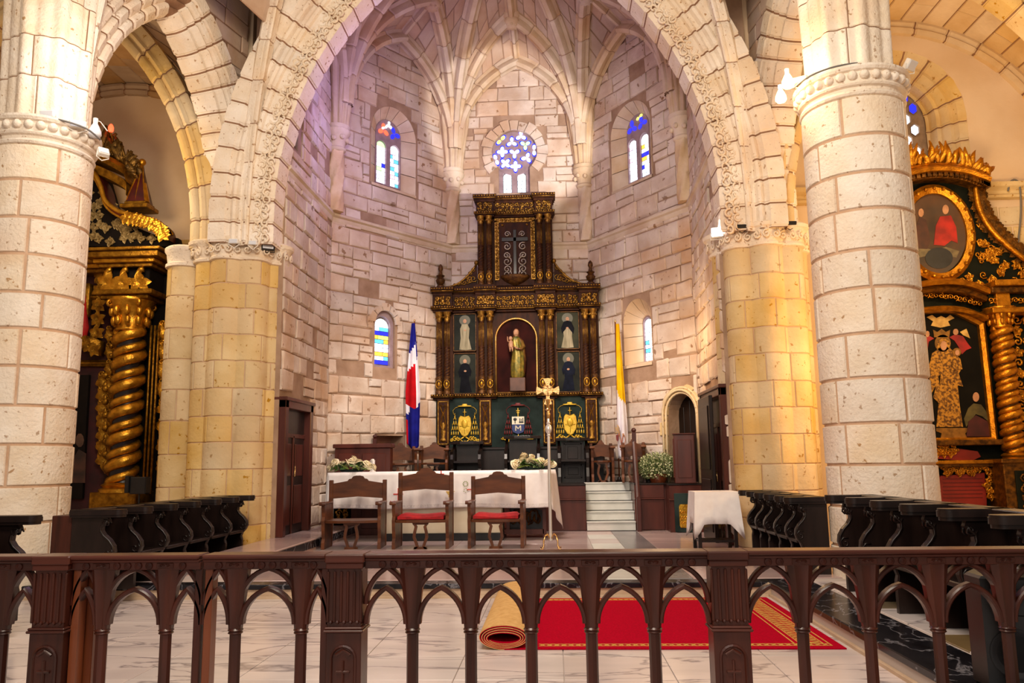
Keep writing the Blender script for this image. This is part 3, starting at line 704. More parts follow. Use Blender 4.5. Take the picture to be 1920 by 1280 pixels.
sweep_blocks(ca, fr_ca, CAP, STONE, MORTAR_D, cuts_n(0, 1, 40, .2), gap=.012, inset=.03, core=.02, mids=2, step=90)
# carved vine band of the arch
mb = MB()
for k in range(230):
    t = (k+.5)/230; P, N, B = fr_ca(t); tg = Vector((-N.z, 0, N.x)); q = (P+B*.065+N*(.12 if k % 2 else .25))
    mb.tube([q+N*(.075*math.cos(a+k*.7))*(1-.7*j/9)+tg*(.075*math.sin(a+k*.7))*(1-.5*j/9)+B*(.015+.012*math.sin(a*2)) for j, a in enumerate([(.8+j*.7)*(1 if k % 2 else -1) for j in range(9)])], [.012, .02, .024, .024, .022, .02, .018, .018, .026], 4)
tag(mb.build('carved_vine', STONE, ca, smooth=True), kind='stuff')

for i, (ta, tb) in ((0, (.02, .5)), (5, (.98, .5))):
    dgc = spring_curve(cvec(i, ZS), KEY)
    cell(ce, (lambda t, ta=ta, tb=tb: (lambda q: q[0]+q[1]*.2-q[2]*.42)(fr_ca(ta+(tb-ta)*(.45+.55*t)))), dgc, 8, 310+i, wid=.7)
# ---------------------------------------------------------------- piers of the chancel arch
def lob(c, rr, n, amp, ph=0.0):
    return lambda t: (c[0]+(rr+amp*abs(math.cos(n*PI*t+ph)))*math.cos(2*PI*t), c[1]+(rr+amp*abs(math.cos(n*PI*t+ph)))*math.sin(2*PI*t))
def lobed(rr, n, amp, ph=0.0): return lob((0, 0), rr, n, amp, ph)
def ornament_ring(mb, outline, z, off, n, r):
    for k in range(n):
        x, y = outline(k/n); d = math.hypot(x, y); mb.ball((x*(1+off/d), y*(1+off/d), z), r, 7, 5)
def pier(name, label, x, y, m, seed, zt=4.72):
    p = thing(name, label, 'pier', (x, y, .15))
    ol = lobed(.64, 8, .10, .3)
    drum_blocks(p, ol, 0, zt-.15, 11, m, MORTAR, 9, seed=seed, gap=.012, depth=.012, FINE=100)
    mb = MB()
    def rg(off, z): return [Vector((ol(k/96)[0]*(1+off/.7), ol(k/96)[1]*(1+off/.7), z)) for k in range(96)]
    z = zt-.15; mb.loft([rg(o, z+h) for o, h in ((.0, -.02), (.05, .0), (.06, .03), (.03, .06), (.05, .1), (.07, .2), (.09, .25), (.13, .28), (.14, .33), (.10, .36), (.06, .37))])
    mb.build('capital', STONE, p, smooth=40)
    mb = MB()
    for k in range(34):
        a = 2*PI*k/34; x_, y_ = ol(k/34); d = math.hypot(x_, y_); R0 = d+.09; cz = z+.15
        pts_ = [(R0*math.cos(a+w*.9/R0)+.0, R0*math.sin(a+w*.9/R0), cz+h) for w, h in scroll_pts(0, 0, .075, 1.3, 1.2, 1 if k % 2 else -1, 10)]
        mb.tube(pts_, .016, 4)
    tag(mb.build('carved_foliage', STONE, p, smooth=True), kind='stuff')
    mb = MB(); mb.lathe([(.6, zt+.2), (.58, zt+1.2), (.5, zt+3)], 20); mb.build('springer', STONE, p, smooth=40)
    return p
pL = pier('stone_pier', 'clustered gold stone pier left of the altar, floodlight on its capital', -5.2, 12.95, STONE_W, 21, 4.75)
pR = pier('stone_pier', 'clustered gold stone pier right of the altar behind the white column', 3.42, 12.95, STONE_W, 22, 4.75)
# narrow separate shaft on the aisle side of the left pier
def half_shaft(lbl, x, y, r, zt, seed):
    s = thing('stone_shaft', lbl, 'column', (x, y, .15)); drum_blocks(s, lobed(r, 1, 0), 0, zt-.15, 9, STONE_W, MORTAR, 3, seed=seed, gap=.012, depth=.012)
    MB().lathe([(r+.0, zt-.17), (r+.05, zt-.15), (r+.05, zt-.1), (r+.02, zt-.08), (r+.04, zt+.08), (r+.07, zt+.12), (r+.07, zt+.17), (r+.03, zt+.2)], 24).build('capital', STONE, s, smooth=40)
half_shaft('slim round stone shaft beside the golden altar, left of the clustered pier', -6.08, 12.75, .27, 4.72, 31)

# ---------------------------------------------------------------- nave columns
def column(label, x, y, r, zc, seed):
    p = thing('stone_column', label, 'column', (x, y, .0))
    drum_blocks(p, lobed(r, 1, 0), 0, zc, 12, STONE, MORTAR, 5, seed=seed, gap=.028, depth=.02, jit=.2)
    mb = MB(); k = .74
    mb.lathe([(r*1.0, zc-0.015), (r*1.05, zc), (r*1.07, zc+0.026), (r*1.05, zc+0.052), (r*1.01, zc+0.067), (r*1.02, zc+0.096), (r*1.08, zc+0.111), (r*1.10, zc+0.133), (r*1.08, zc+0.155), (r*1.07, zc+0.170), (r*1.09, zc+0.266), (r*1.15, zc+0.281), (r*1.18, zc+0.311), (r*1.17, zc+0.340), (r*1.12, zc+0.355), (r*.9, zc+0.363)], 64)
    mb.build('capital', STONE, p, smooth=35)
    mb = MB()
    for q in range(30):
        a = 2*PI*q/30; mb.ball((r*1.08*math.cos(a), r*1.08*math.sin(a), zc+0.222), .058, 8, 6)
    tag(mb.build('ball_flowers', STONE, p, smooth=True), kind='stuff')
    # moulded cluster the arches spring from
    def ol(t):
        a = 2*PI*t; rr = r*(.80+.08*abs(math.cos(4*a))+.035*math.cos(16*a)); return rr*math.cos(a), rr*math.sin(a)
    drum_blocks(p, ol, zc+.36, zc+4.2, 7, STONE, MORTAR_D, 4, seed=seed+7, gap=.012, depth=.012, FINE=150, taper=lambda z: 1+.05*max(0, z-zc-.5)**1.3)
    return p
colL = column('massive round cream stone column left, white lamps on its ringed capital', -6.42, 9.4, .56, 5.34, 41)
colR = column('massive round cream stone column right, golden altar beside it', 3.74, 9.5, .57, 5.62, 42)

# ---------------------------------------------------------------- arcade arches, aisle arches
def chord_arch(name, label, A, B, z_imp, z0, rise, prof, m, n, inward_to, mort=MORTAR_D):
    A = Vector((A[0], A[1], 0)); B = Vector((B[0], B[1], 0)); U = (B-A).normalized(); half = (B-A).length/2; c = (A+B)/2
    Bv = Vector((-U.y, U.x, 0)); Bv = Bv if Bv.dot(Vector(inward_to)-c) > 0 else -Bv
    e = (rise*rise-half*half)/(2*half); fr, L = arch_frame(c, half, z_imp, z0, e, half+e, U, Bv)
    a = thing(name, label, 'arch'); sweep_blocks(a, fr, prof, m, mort, cuts_n(0, 1, n, .2), gap=.012, inset=.03, core=.02, mids=2, step=70); return a, fr
ARP = [(-.34, .06), (-.3, .02), (-.1, 0), (0, .04), (.06, .12), (.06, .17), (.02, .2), (.09, .26), (.12, .31), (.09, .36), (.05, .38), (.12, .42), (.14, .48), (.1, .54), (.14, .56), (.15, .78), (-.1, .8)]
arL, frL = chord_arch('arcade_arch', 'narrow moulded pointed arch between the left column and the pier', (-5.38, 12.35), (-6.08, 9.85), 5.1, 5.8, 2.5, ARP, STONE, 24, (-.9, 9, 0))
arR, frR = chord_arch('arcade_arch', 'moulded arch rising from the right pier behind the column', (3.62, 12.35), (4.0, 10.2), 5.1, 5.8, 2.5, ARP, STONE, 22, (-.9, 9, 0))
AIP = [(-.35, 0), (0, 0), (.04, .03), (.08, .1), (.08, .14), (.04, .17), (.08, .2), (.11, .25), (.08, .3), (.1, .33), (.1, .46), (-.1, .48)]
aiL, frAL = chord_arch('aisle_arch', 'warm stone arch over the chapel of the left golden altar', (-5.9, 12.45), (-11.3, 12.45), 4.95, 5.2, 4.46, AIP, STONE_W, 22, (-8, 0, 0))
aiR, frAR = chord_arch('aisle_arch', 'slender moulded arch left of the right column capital', (3.9, 12.45), (9.0, 12.45), 4.95, 5.2, 4.3, AIP, STONE_W, 22, (6, 0, 0))

# nave vault ribs and cells above the arches
cn = thing('ceiling.001', None, None); tag(cn, kind='structure')
NK = Vector((-.9, 9.2, 13.4)); dn = Vector((-.9, 6, 5))
NRIB = [(-.17, -.1), (-.17, .06), (-.12, .1), (-.09, .17), (-.06, .19), (-.05, .25), (-.02, .29), (.02, .29), (.05, .25), (.06, .19), (.09, .17), (.12, .1), (.17, .06), (.17, -.1)]
def off_curve(fr, ta, tb, off, bo): return lambda t: (lambda q: q[0]+q[1]*off+q[2]*bo)(fr(ta+(tb-ta)*t))
for sgn, S, frA in ((-1, Vector((-4.95, 12.32, 4.95)), frL), (1, Vector((3.2, 12.32, 4.95)), frR)):
    rc = spring_curve(S, NK, math.radians(84)); rib(cn, rc, 18, NRIB, .72, dn, STONE)
    ext = off_curve(fr_ca, 0.0 if sgn < 0 else 1.0, .5, 1.0, .05)
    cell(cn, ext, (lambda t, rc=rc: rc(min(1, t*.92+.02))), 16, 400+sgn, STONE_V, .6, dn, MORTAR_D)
    S2 = Vector((-6.12, 9.55, 5.8)) if sgn < 0 else Vector((3.58, 9.65, 5.9)); rc2 = spring_curve(S2, NK, math.radians(84)); rib(cn, rc2, 16, NRIB, .7, dn, STONE)
    A_, B_ = (Vector((-6.10, 9.45, 0)), Vector((-5.2, 12.8, 0))) if sgn < 0 else (Vector((3.46, 12.9, 0)), Vector((3.98, 9.6, 0)))
    Lw = (B_-A_).length; ca_ = Vector(((-5.75, 11.15, 0) if sgn < 0 else (3.81, 11.27, 0))); cu = (ca_-A_).dot((B_-A_)/Lw)
    hw = 1.25+.72 if sgn < 0 else 1.09+.72
    wall('wall_arcade_left' if sgn < 0 else 'wall_arcade_right', A_, B_, 5.0, 13.2, STONE_V, MORTAR_D, [Hole(cu-hw, cu+hw, 5.0, 5.8, 'pointed', 2.5+.75)], ch=(.26, .34), bw=(.4, .8), seed=77+sgn, margin=.0, thick=.3, depth=.02)
    cell(cn, (lambda t, rc=rc: rc(.3+.7*t)), (lambda t, rc2=rc2: rc2(.3+.7*t)), 12, 412+sgn, STONE_V, .6, dn, MORTAR_D)

# ---------------------------------------------------------------- side chapels
wlc = wall('wall_chapel_left', (-12.0, 15.2), (-5.6, 15.2), .1, 9.6, STONE_A, PLASTER, blocks=False, thick=.3)
wls = wall('wall_chapel_left_side', (-5.55, 15.2), (-5.55, 12.9), .1, 9.6, STONE_W, PLASTER, blocks=False, thick=.4)
tag(wall('wall_aisle_left', (-12.0, -6), (-12.0, 15.2), .1, 10, STONE_A, PLASTER, blocks=False, thick=.3), kind='structure')
SILL = [(0, 0), (.10, .02), (.10, .07), (.05, .1), (.05, .16), (.14, .22), (.14, .3), (.0, .33)]
mb = MB(); mb.loft([[Vector((x, 15.2-b, 5.62+z)) for b, z in SILL] for x in (-12, -5.55)])
mb.loft([[Vector((-5.55-b, y, 5.62+z)) for b, z in SILL] for y in (15.2, 12.9)])
tag(mb.build('trim_4', STONE_W, smooth=30), kind='structure')
mb = MB()
for k in range(9): mb.lathe([(.02, -.12), (.07, -.1), (.09, 0), (.07, .1), (.02, .12)], 8, (-6.9+k*.15, 15.05, 5.5))
tag(mb.build('trim_5', STONE_W, smooth=True), kind='structure')
cl = thing('ceiling.002', None, None); tag(cl, kind='structure')
def barrel(cx, cz, r, y0, y1): return lambda t, s: Vector((cx+r*math.cos(PI*t), y0+(y1-y0)*s, cz+r*math.sin(PI*t)))
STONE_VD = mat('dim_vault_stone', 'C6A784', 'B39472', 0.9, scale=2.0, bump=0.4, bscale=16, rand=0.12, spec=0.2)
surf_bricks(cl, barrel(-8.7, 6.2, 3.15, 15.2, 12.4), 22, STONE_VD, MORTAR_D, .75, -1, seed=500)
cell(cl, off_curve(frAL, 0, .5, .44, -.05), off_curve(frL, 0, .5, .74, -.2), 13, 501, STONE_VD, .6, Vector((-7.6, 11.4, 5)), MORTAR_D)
# arch line where the vault meets the wall
frw = lambda t: (Vector((-8.7+3.05*math.cos(PI*t), 15.2, 6.2+3.05*math.sin(PI*t))), Vector((math.cos(PI*t), 0, math.sin(PI*t))), Vector((0, -1, 0)))
wa_ = thing('wall_arch', 'plain stone arch band against the left chapel end wall', 'arch'); sweep_blocks(wa_, frw, [(0, -.18), (.1, -.18), (.12, -.1), (.08, -.05), (.12, .0), (.1, .06), (0, .06)], STONE_VD, MORTAR_D, cuts_n(0, 1, 18), step=40)

# right chapel
CX, CZ, CR = 6.25, 6.35, 3.12
CXW = 6.38; Hw = Hole(CXW-1.28, CXW+1.28, 6.4, 7.68)
HwL = Hole(Hw.u0-3.3, Hw.u1-3.3, Hw.v0, Hw.v1)
wrc = wall('wall_chapel_right', (3.3, 14.25), (11.5, 14.25), .1, 9.9, STONE_A, PLASTER, [HwL], blocks=False, thick=.7)
for k in range(60):                                             # ashlar below the string course
    r_, c_ = divmod(k, 10); put_block(wrc, STONE_W, 3.9+c_*.42+(.2 if r_ % 2 else 0), 3.9+r_*.36, .39, .33, .03)
RINGS = [(1.28, 0.0), (1.22, .03), (1.15, .05), (1.10, .14), (1.04, .13), (.98, .2), (.95, .3), (.88, .3), (.86, .38), (.84, .5), (.78, .5)]
sr_ = thing('window_7', None, None); tag(sr_, kind='structure')
def fr_win(t):
    a = PI*t; jl = (Hw.v1-Hw.v0); tot_ = 2*jl+PI*1.0; s = t*tot_
    if s < jl: x, z, nx, nz = 1, Hw.v0+s-Hw.v1, 1, 0
    elif s > tot_-jl: x, z, nx, nz = -1, (tot_-s)-jl, -1, 0
    else: a = (s-jl); x, z, nx, nz = math.cos(a), math.sin(a), math.cos(a), math.sin(a)
    return Vector((Hw.c+x*(1 if abs(x) == 1 else 1), 14.25, Hw.v1+z)), Vector((nx, 0, nz)), Vector((0, 1, 0))
sweep_blocks(sr_, fr_win, [(d, r_-1.0) for r_, d in RINGS], STONE_W, MORTAR_D, cuts_n(0, 1, 15, .2), mids=4, step=60)
# pierced stone lattice with hexagonal lights
lat = MB(); hexes = []; wlat = .74
for r_ in range(11):
    for c_ in range(6):
        x = Hw.c-.72+c_*.29+(.145 if r_ % 2 else 0); z = 6.52+r_*.215
        lim = .76 if z < 7.68 else max(0, .77**2-(z-7.68)**2)**.5
        if abs(x-Hw.c) < lim-.06: hexes.append((x, z))
hx = lambda s: [(s*.075*math.cos(PI/2+k*PI/3), s*.105*math.sin(PI/2+k*PI/3)) for k in range(6)]
MB().prism([(Hw.c+.80*math.cos(PI*i/16), 7.68+.80*math.sin(PI*i/16)) for i in range(17)]+[(Hw.c-.80, 6.4), (Hw.c+.80, 6.4)], 14.80, 14.9).build('lattice', mat('lattice_stone', 'A89078', '8F7862', .9, scale=8), sr_)
for k, (x, z) in enumerate(hexes):
    mb = MB(); mb.loft([[Vector((x+a, 14.795, z+b)) for a, b in hx(1.25)], [Vector((x+a, 14.76, z+b)) for a, b in hx(1.2)], [Vector((x+a, 14.795, z+b)) for a, b in hx(1.0)]], caps=False); mb.build('light_rim', mat('lattice_stone', 'A89078'), sr_)
    MB().prism([(x+a, z+b) for a, b in hx(1.0)], 14.788, 14.797).build('pane', GL['white' if z < 7.45 else ('blue', 'teal', 'pale', 'blue')[k % 4]], sr_)
mb = MB(); mb.loft([[Vector((x, 14.25-b, 6.0+z)) for b, z in SILL] for x in (3.3, 11.5)]); tag(mb.build('trim_6', STONE_W, smooth=30), kind='structure')
cr_ = thing('ceiling.003', None, None); tag(cr_, kind='structure')
STONE_VR = mat('golden_vault_stone', 'E2C79C', 'D2B283', 0.9, scale=2.0, bump=0.3, bscale=16, rand=0.07, spec=0.2)
_b1 = barrel(CX, CZ, CR+.05, 14.25, 10.0); _b2 = barrel(CX, CZ, CR+.05, 14.25, 12.5)
surf_bricks(cr_, (lambda t, s: _b1(t*.62, s)), 16, STONE_VR, MORTAR_D, 1.0, -1, seed=520)
surf_bricks(cr_, (lambda t, s: _b2(.62+t*.38, s)), 10, STONE_VR, MORTAR_D, .8, -1, seed=522)
frw2 = lambda t: (Vector((CX+CR*math.cos(PI*t), 14.25, CZ+CR*math.sin(PI*t))), Vector((math.cos(PI*t), 0, math.sin(PI*t))), Vector((0, -1, 0)))
wa2 = thing('wall_arch', 'golden stone arch band over the window above the right altar', 'arch'); sweep_blocks(wa2, frw2, [(0, -.22), (.1, -.22), (.12, -.12), (.08, -.08), (.12, -.02), (.1, .06), (0, .06)], STONE_VR, MORTAR_D, cuts_n(0, 1, 16), step=40)
tag(wall('wall_aisle_right', (10.6, 14.25), (10.6, -6), .1, 10, STONE_A, PLASTER, blocks=False, thick=.3), kind='structure')
wr2 = wall('wall_chapel_right_side', (3.5, 12.9), (3.5, 14.3), .1, 9.9, STONE_W, PLASTER, blocks=False, thick=.4)
cell(cr_, off_curve(frAR, 0, .5, .44, -.05), off_curve(frR, 0, .5, .74, -.2), 13, 521, STONE_VR, .6, Vector((5.6, 11.4, 5)), MORTAR_D)
for o in list(C.objects):
    if o.parent is None and o.get('category') in ('arch', 'pier', 'column'): o['kind'] = 'structure'
# ================================================================ furniture and fittings
# ---------------------------------------------------------------- balustrade across the nave
BY = 4.72
def bx(px): return (px-1037.0)*BY/1500.0
def post_parts(p, w=.20, d=.17):
    h = w/2
    mb = MB(); mb.box(-h-.012, h+.012, -d/2-.012, d/2+.012, .90, .95, .008); mb.box(-h-.004, h+.004, -d/2-.006, d/2+.006, .868, .90, .004); mb.build('cap', WOOD_H, p)
    mb = MB(); mb.box(-h+.008, h-.008, -d/2+.012, d/2, .53, .868)
    for k in range(6):
        x = -h+.008+(w-.016)*(k+.0)/5; mb.box(x-.007, x+.007, -d/2, -d/2+.02, .575, .855, .004)
    for k in range(5):
        x = -h+.008+(w-.016)*(k+.5)/5; mb.ball((x, -d/2+.012, .575), .012, 6, 4)
    mb.build('fluted_shaft', WOOD, p)
    mb = MB(); mb.box(-h-.006, h+.006, -d/2-.008, d/2+.004, .535, .55, .005); mb.box(-h-.012, h+.012, -d/2-.014, d/2+.006, .52, .535, .005); mb.build('collar', WOOD_H, p)
    mb = MB(); mb.box(-h+.002, h-.002, -d/2+.004, d/2, 0, .52, .004); mb.build('pedestal', WOOD, p)
    mb = MB(); pw = h-.035
    pth = [(-pw, .06)]+[(-pw, .36)]+[(-pw*math.cos(PI*i/10), .38+pw*1.0*math.sin(PI*i/10)) for i in range(11)]+[(pw, .06)]
    mb.tube([(x, -d/2+.002, z) for x, z in pth+[pth[0]]], .009, 5); mb.tube([(-pw*.6, -d/2, .40), (-.0, -d/2, .425), (pw*.6, -d/2, .40)], .01, 5)
    mb.tube([(0, -d/2, .18), (0, -d/2, .37)], .008, 5); mb.tube([(-pw*.55, -d/2, .31), (pw*.55, -d/2, .31)], .008, 5)
    mb.ball((0, -d/2+.004, .14), .03, 8, 6, (1, .35, 1)); mb.tube([(x*.9, -d/2+.002, .14+z) for x, z in scroll_pts(0, 0, .05, .9, 2.2, 1, 10)], .007, 4)
    mb.build('carved_panel', WOOD, p)
def balustrade_post(px, label):
    p = thing('balustrade_post', label, 'post', (bx(px), BY, 0), group='carved posts of the balustrade'); post_parts(p, .205); return p
def colonnette(par, x):
    mb = MB(); mb.lathe([(.034, 0), (.034, .5)], 8, (x, 0, 0)); mb.build('baluster_shaft', WOOD, par, smooth=20)
    mb = MB(); mb.lathe([(.034, .498), (.043, .505), (.038, .514), (.045, .522), (.036, .532)], 12, (x, 0, 0)); mb.build('collar', WOOD, par, smooth=40)
    mb = MB(); rings = []
    for z, w, d in ((.53, .036, .036), (.62, .043, .04), (.72, .054, .045), (.80, .064, .05), (.868, .072, .055)):
        rings.append([Vector((x+sx*w*q, sy*d*q2, z)) for sx, sy, q, q2 in ((-1, -.5, 1, 1), (-.55, -1, 1, 1), (-.35, -.9, 1, 1), (.35, -.9, 1, 1), (.55, -1, 1, 1), (1, -.5, 1, 1), (1, .5, 1, 1), (.55, 1, 1, 1), (-.55, 1, 1, 1), (-1, .5, 1, 1))])
    mb.loft(rings); mb.build('flared_head', WOOD, par, smooth=25)
def arch_bar(par, xa, xb, za, zt, half=None):
    m_ = (xa+xb)/2; w = (xb-xa)/2; h = zt-za; e = (h*h-w*w)/(2*w) if h > w else 0; R = w+e
    pts_ = []
    for s in (-1, 1):
        q = [(m_+s*(R*math.cos(a)-e), za+R*math.sin(a)) for a in [math.acos(max(-1, min(1, e/R)))*i/8 for i in range(9)]]
        if half == 'l' and s > 0: continue
        if half == 'r' and s < 0: continue
        pts_ += q if s < 0 else q[::-1][1 if not half else 0:]
    mb = MB(); rings = []; n = len(pts_)
    for i, (x, z) in enumerate(pts_):
        a, b = pts_[max(0, i-1)], pts_[min(n-1, i+1)]; tx, tz = b[0]-a[0], b[1]-a[1]; l = math.hypot(tx, tz) or 1; nx, nz = -tz/l, tx/l
        rings.append([Vector((x+nx*o, y, z+nz*o)) for o, y in ((-.014, -.022), (-.006, -.03), (.006, -.03), (.014, -.022), (.014, .022), (-.014, .022))])
    mb.loft(rings); mb.build('arch_bar', WOOD, par, smooth=30)
def bal_section(name, label, px0, px1, cols, ends=('post', 'post'), y=BY, group=None):
    x0, x1 = bx(px0), bx(px1); s = thing(name, label, 'balustrade' if name == 'balustrade' else 'gate', (0, y, 0), group=group)
    mb = MB(); mb.box(x0, x1, -.085, .085, .925, .95, .008); mb.box(x0, x1, -.07, .07, .908, .926, .006); mb.build('top_rail', WOOD_H, s)
    mb = MB(); mb.box(x0, x1, -.052, .052, .865, .91, .003); mb.build('frieze', WOOD_H, s)
    xs = [x0]+[bx(c) for c in cols]+[x1]
    mb = MB()
    for a, b in zip(xs[:-1], xs[1:]):
        n = max(1, int((b-a-.1)/.068)); 
        for k in range(n):
            x = (a+b)/2+(k-(n-1)/2)*.064; mb.ball((x, -.054, .888), .0135, 8, 5, (1, .7, 1)); mb.lathe([(.019, -.052), (.022, -.057), (.018, -.06)], 10, (x, 0, .888), axis='y')
    tag(mb.build('bosses', mat('dull_walnut', '4A2219', '32150F', .6, scale=12, spec=.25), s, smooth=True), kind='stuff')
    for c in cols:
        mb = MB(); x = bx(c); mb.box(x-.05, x+.05, -.058, -.05, .872, .904, .003); mb.tube([(x+q*.9, -.058, .888+h*.5) for q, h in scroll_pts(-.02, 0, .02, 1, 0, 1, 8)], .004, 4); mb.tube([(x+q*.9, -.058, .888+h*.5) for q, h in scroll_pts(.02, 0, .02, 1, PI, -1, 8)], .004, 4)
        mb.build('carved_block', WOOD, s)
    for c in cols: colonnette(s, bx(c))
    gp = .036
    for i in range(len(xs)-1):
        a = xs[i]+(gp if i > 0 else 0); b = xs[i+1]-(gp if i+1 < len(xs)-1 else 0)
        half = None
        arch_bar(s, a, b, .555, .752, half); arch_bar(s, a-(.012 if i > 0 else 0), b+(.012 if i+1 < len(xs)-1 else 0), .665, .866, half)
    mb = MB(); mb.box(x0, x1, -.05, .05, 0, .06, .005); mb.build('bottom_rail', WOOD_H, s)
    return s
balustrade_post(655, 'carved post of the balustrade between the gate and the main section')
balustrade_post(1341, 'carved balustrade post in front of the red carpet')
balustrade_post(107, 'carved post of the balustrade left of the gates')
bal_section('balustrade', 'long arcaded dark wood balustrade between the two carved posts, before the altar', 690, 1307, [775, 881, 990, 1098, 1210])
bal_section('balustrade', 'arcaded dark wood balustrade running in front of the right-hand choir stalls', 1375, 2200, [1470, 1586, 1704, 1822, 1940, 2060])
bal_section('balustrade', 'short end of arcaded dark wood balustrade beside the left column', -320, 73, [-250, -120, 8])
g1 = bal_section('balustrade_gate', 'arcaded gate leaf with a light brown hinge stile at its left', 141, 384, [197, 318]); g2 = bal_section('balustrade_gate', 'arcaded gate leaf hung on the carved post, closing at the gap', 390, 620, [448, 570])
for g, pxs in ((g1, (141, 372)), (g2, (391, 608))):
    for k, q in enumerate(pxs):
        x = bx(q); w = .045 if k == 0 else .042
        MB().box(x, x+w, -.03, .05, .03, .868, .004).build('stile', WOOD_R if (k == 0) else WOOD, g)
MB().box(bx(141), bx(169), .06, .12, 0, .87, .004).build('hinge_stile', WOOD_R, g1)

# ---------------------------------------------------------------- red carpet, its left end rolled up
RUGB = mat('rug_backing', 'D9AE6E', 'C99A58', .9, scale=20, bump=.3, bscale=120)
RUGG = mat('rug_gold_border', 'DDA54A', 'C2843A', .9, scale=30)
rx0, rx1, ry0, ry1 = -.42, 2.22, 6.56, 8.92
rug = thing('carpet', 'red carpet with gold border lying on the marble, left end rolled up', 'carpet', (0, 0, 0))
MB().box(rx0, rx1, ry0, ry1, .001, .012, .003).build('pile', REDCARPET, rug)
def border(mb, x0, x1, y0, y1):
    mb.box(x0, x1, y0, y1, .0125, .0145)
mb = MB(); border(mb, -.15, rx1-.08, ry0+.075, ry0+.085); border(mb, -.15, rx1-.08, ry0+.14, ry0+.15); border(mb, -.15, rx1-.08, ry1-.085, ry1-.07); border(mb, -.15, rx1-.08, ry1-.16, ry1-.15)
n = 40
for k in range(n):
    xa = -.15+(rx1-.1+.15)*k/n; xb = -.15+(rx1-.1+.15)*(k+1)/n
    for ya in (ry0+.085, ry1-.15): mb.add([(xa, ya, .0135), (xa+.018, ya, .0135), (xb, ya+.055, .0135), (xb-.018, ya+.055, .0135)], [(0, 1, 2, 3)]); mb.add([(xa, ya+.055, .0137), (xa+.018, ya+.055, .0137), (xb, ya, .0137), (xb-.018, ya, .0137)], [(3, 2, 1, 0)])
bw0, bw1 = rx1-.36, rx1-.08
border(mb, bw0, bw0+.012, ry0+.08, ry1-.08); border(mb, bw1-.012, bw1, ry0+.08, ry1-.08); border(mb, bw0+.045, bw0+.055, ry0+.15, ry1-.15); border(mb, bw1-.055, bw1-.045, ry0+.15, ry1-.15)
for k in range(26):
    ya = ry0+.15+(ry1-ry0-.3)*k/26; yb = ya+(ry1-ry0-.3)/26
    for (p, q) in ((bw0+.06, bw1-.06), (bw1-.06, bw0+.06)):
        mb.add([(p, ya, .0136), (p, ya+.025, .0136), (q, yb, .0136), (q, yb-.025, .0136)], [(0, 1, 2, 3)])
    mb.add([((bw0+bw1)/2-.03, (ya+yb)/2, .014), ((bw0+bw1)/2, ya+.01, .014), ((bw0+bw1)/2+.03, (ya+yb)/2, .014), ((bw0+bw1)/2, yb-.01, .014)], [(0, 1, 2, 3)])
mb.build('woven_border', RUGG, rug)
mb = MB(); N_ = 130; turns = 4.2; th_ = .012; prof_o = []; prof_i = []
for i in range(N_+1):
    t = i/N_; a = -PI/2-turns*2*PI*t; A_ = .205-.08*t; B_ = .098-.058*t; cx_, cz_ = -.42, .10-.014*t
    ca_, sa_ = math.cos(a), math.sin(a); prof_o.append((cx_+A_*ca_, cz_+B_*sa_)); prof_i.append((cx_+(A_-th_)*ca_, cz_+(B_-th_)*sa_))
st = len(mb.v)
for y in (ry0, ry1):
    for x, z in prof_o: mb.v.append((x, y, z))
    for x, z in prof_i: mb.v.append((x, y, z))
K = N_+1
for i in range(N_):
    mb.f.append((i, i+1, 2*K+i+1, 2*K+i)); mb.m.append(0)
    mb.f.append((K+i, 3*K+i, 3*K+i+1, K+i+1)); mb.m.append(1)
    pass; mb.f.append((2*K+i, 2*K+i+1, 3*K+i+1, 3*K+i)); mb.m.append(0)
pm = [((a[0]*.55+b[0]*.45), (a[1]*.55+b[1]*.45)) for a, b in zip(prof_o, prof_i)]; sm = len(mb.v); mb.v += [(x, ry0, z) for x, z in pm]
for i in range(N_):
    mb.f.append((i, sm+i, sm+i+1, i+1)); mb.m.append(0); mb.f.append((sm+i, K+i, K+i+1, sm+i+1)); mb.m.append(1)
o = mb.build('rolled_end', [RUGB, REDCARPET], rug, smooth=40, fix=False); tag(o, 'rolled end showing its beige backing')

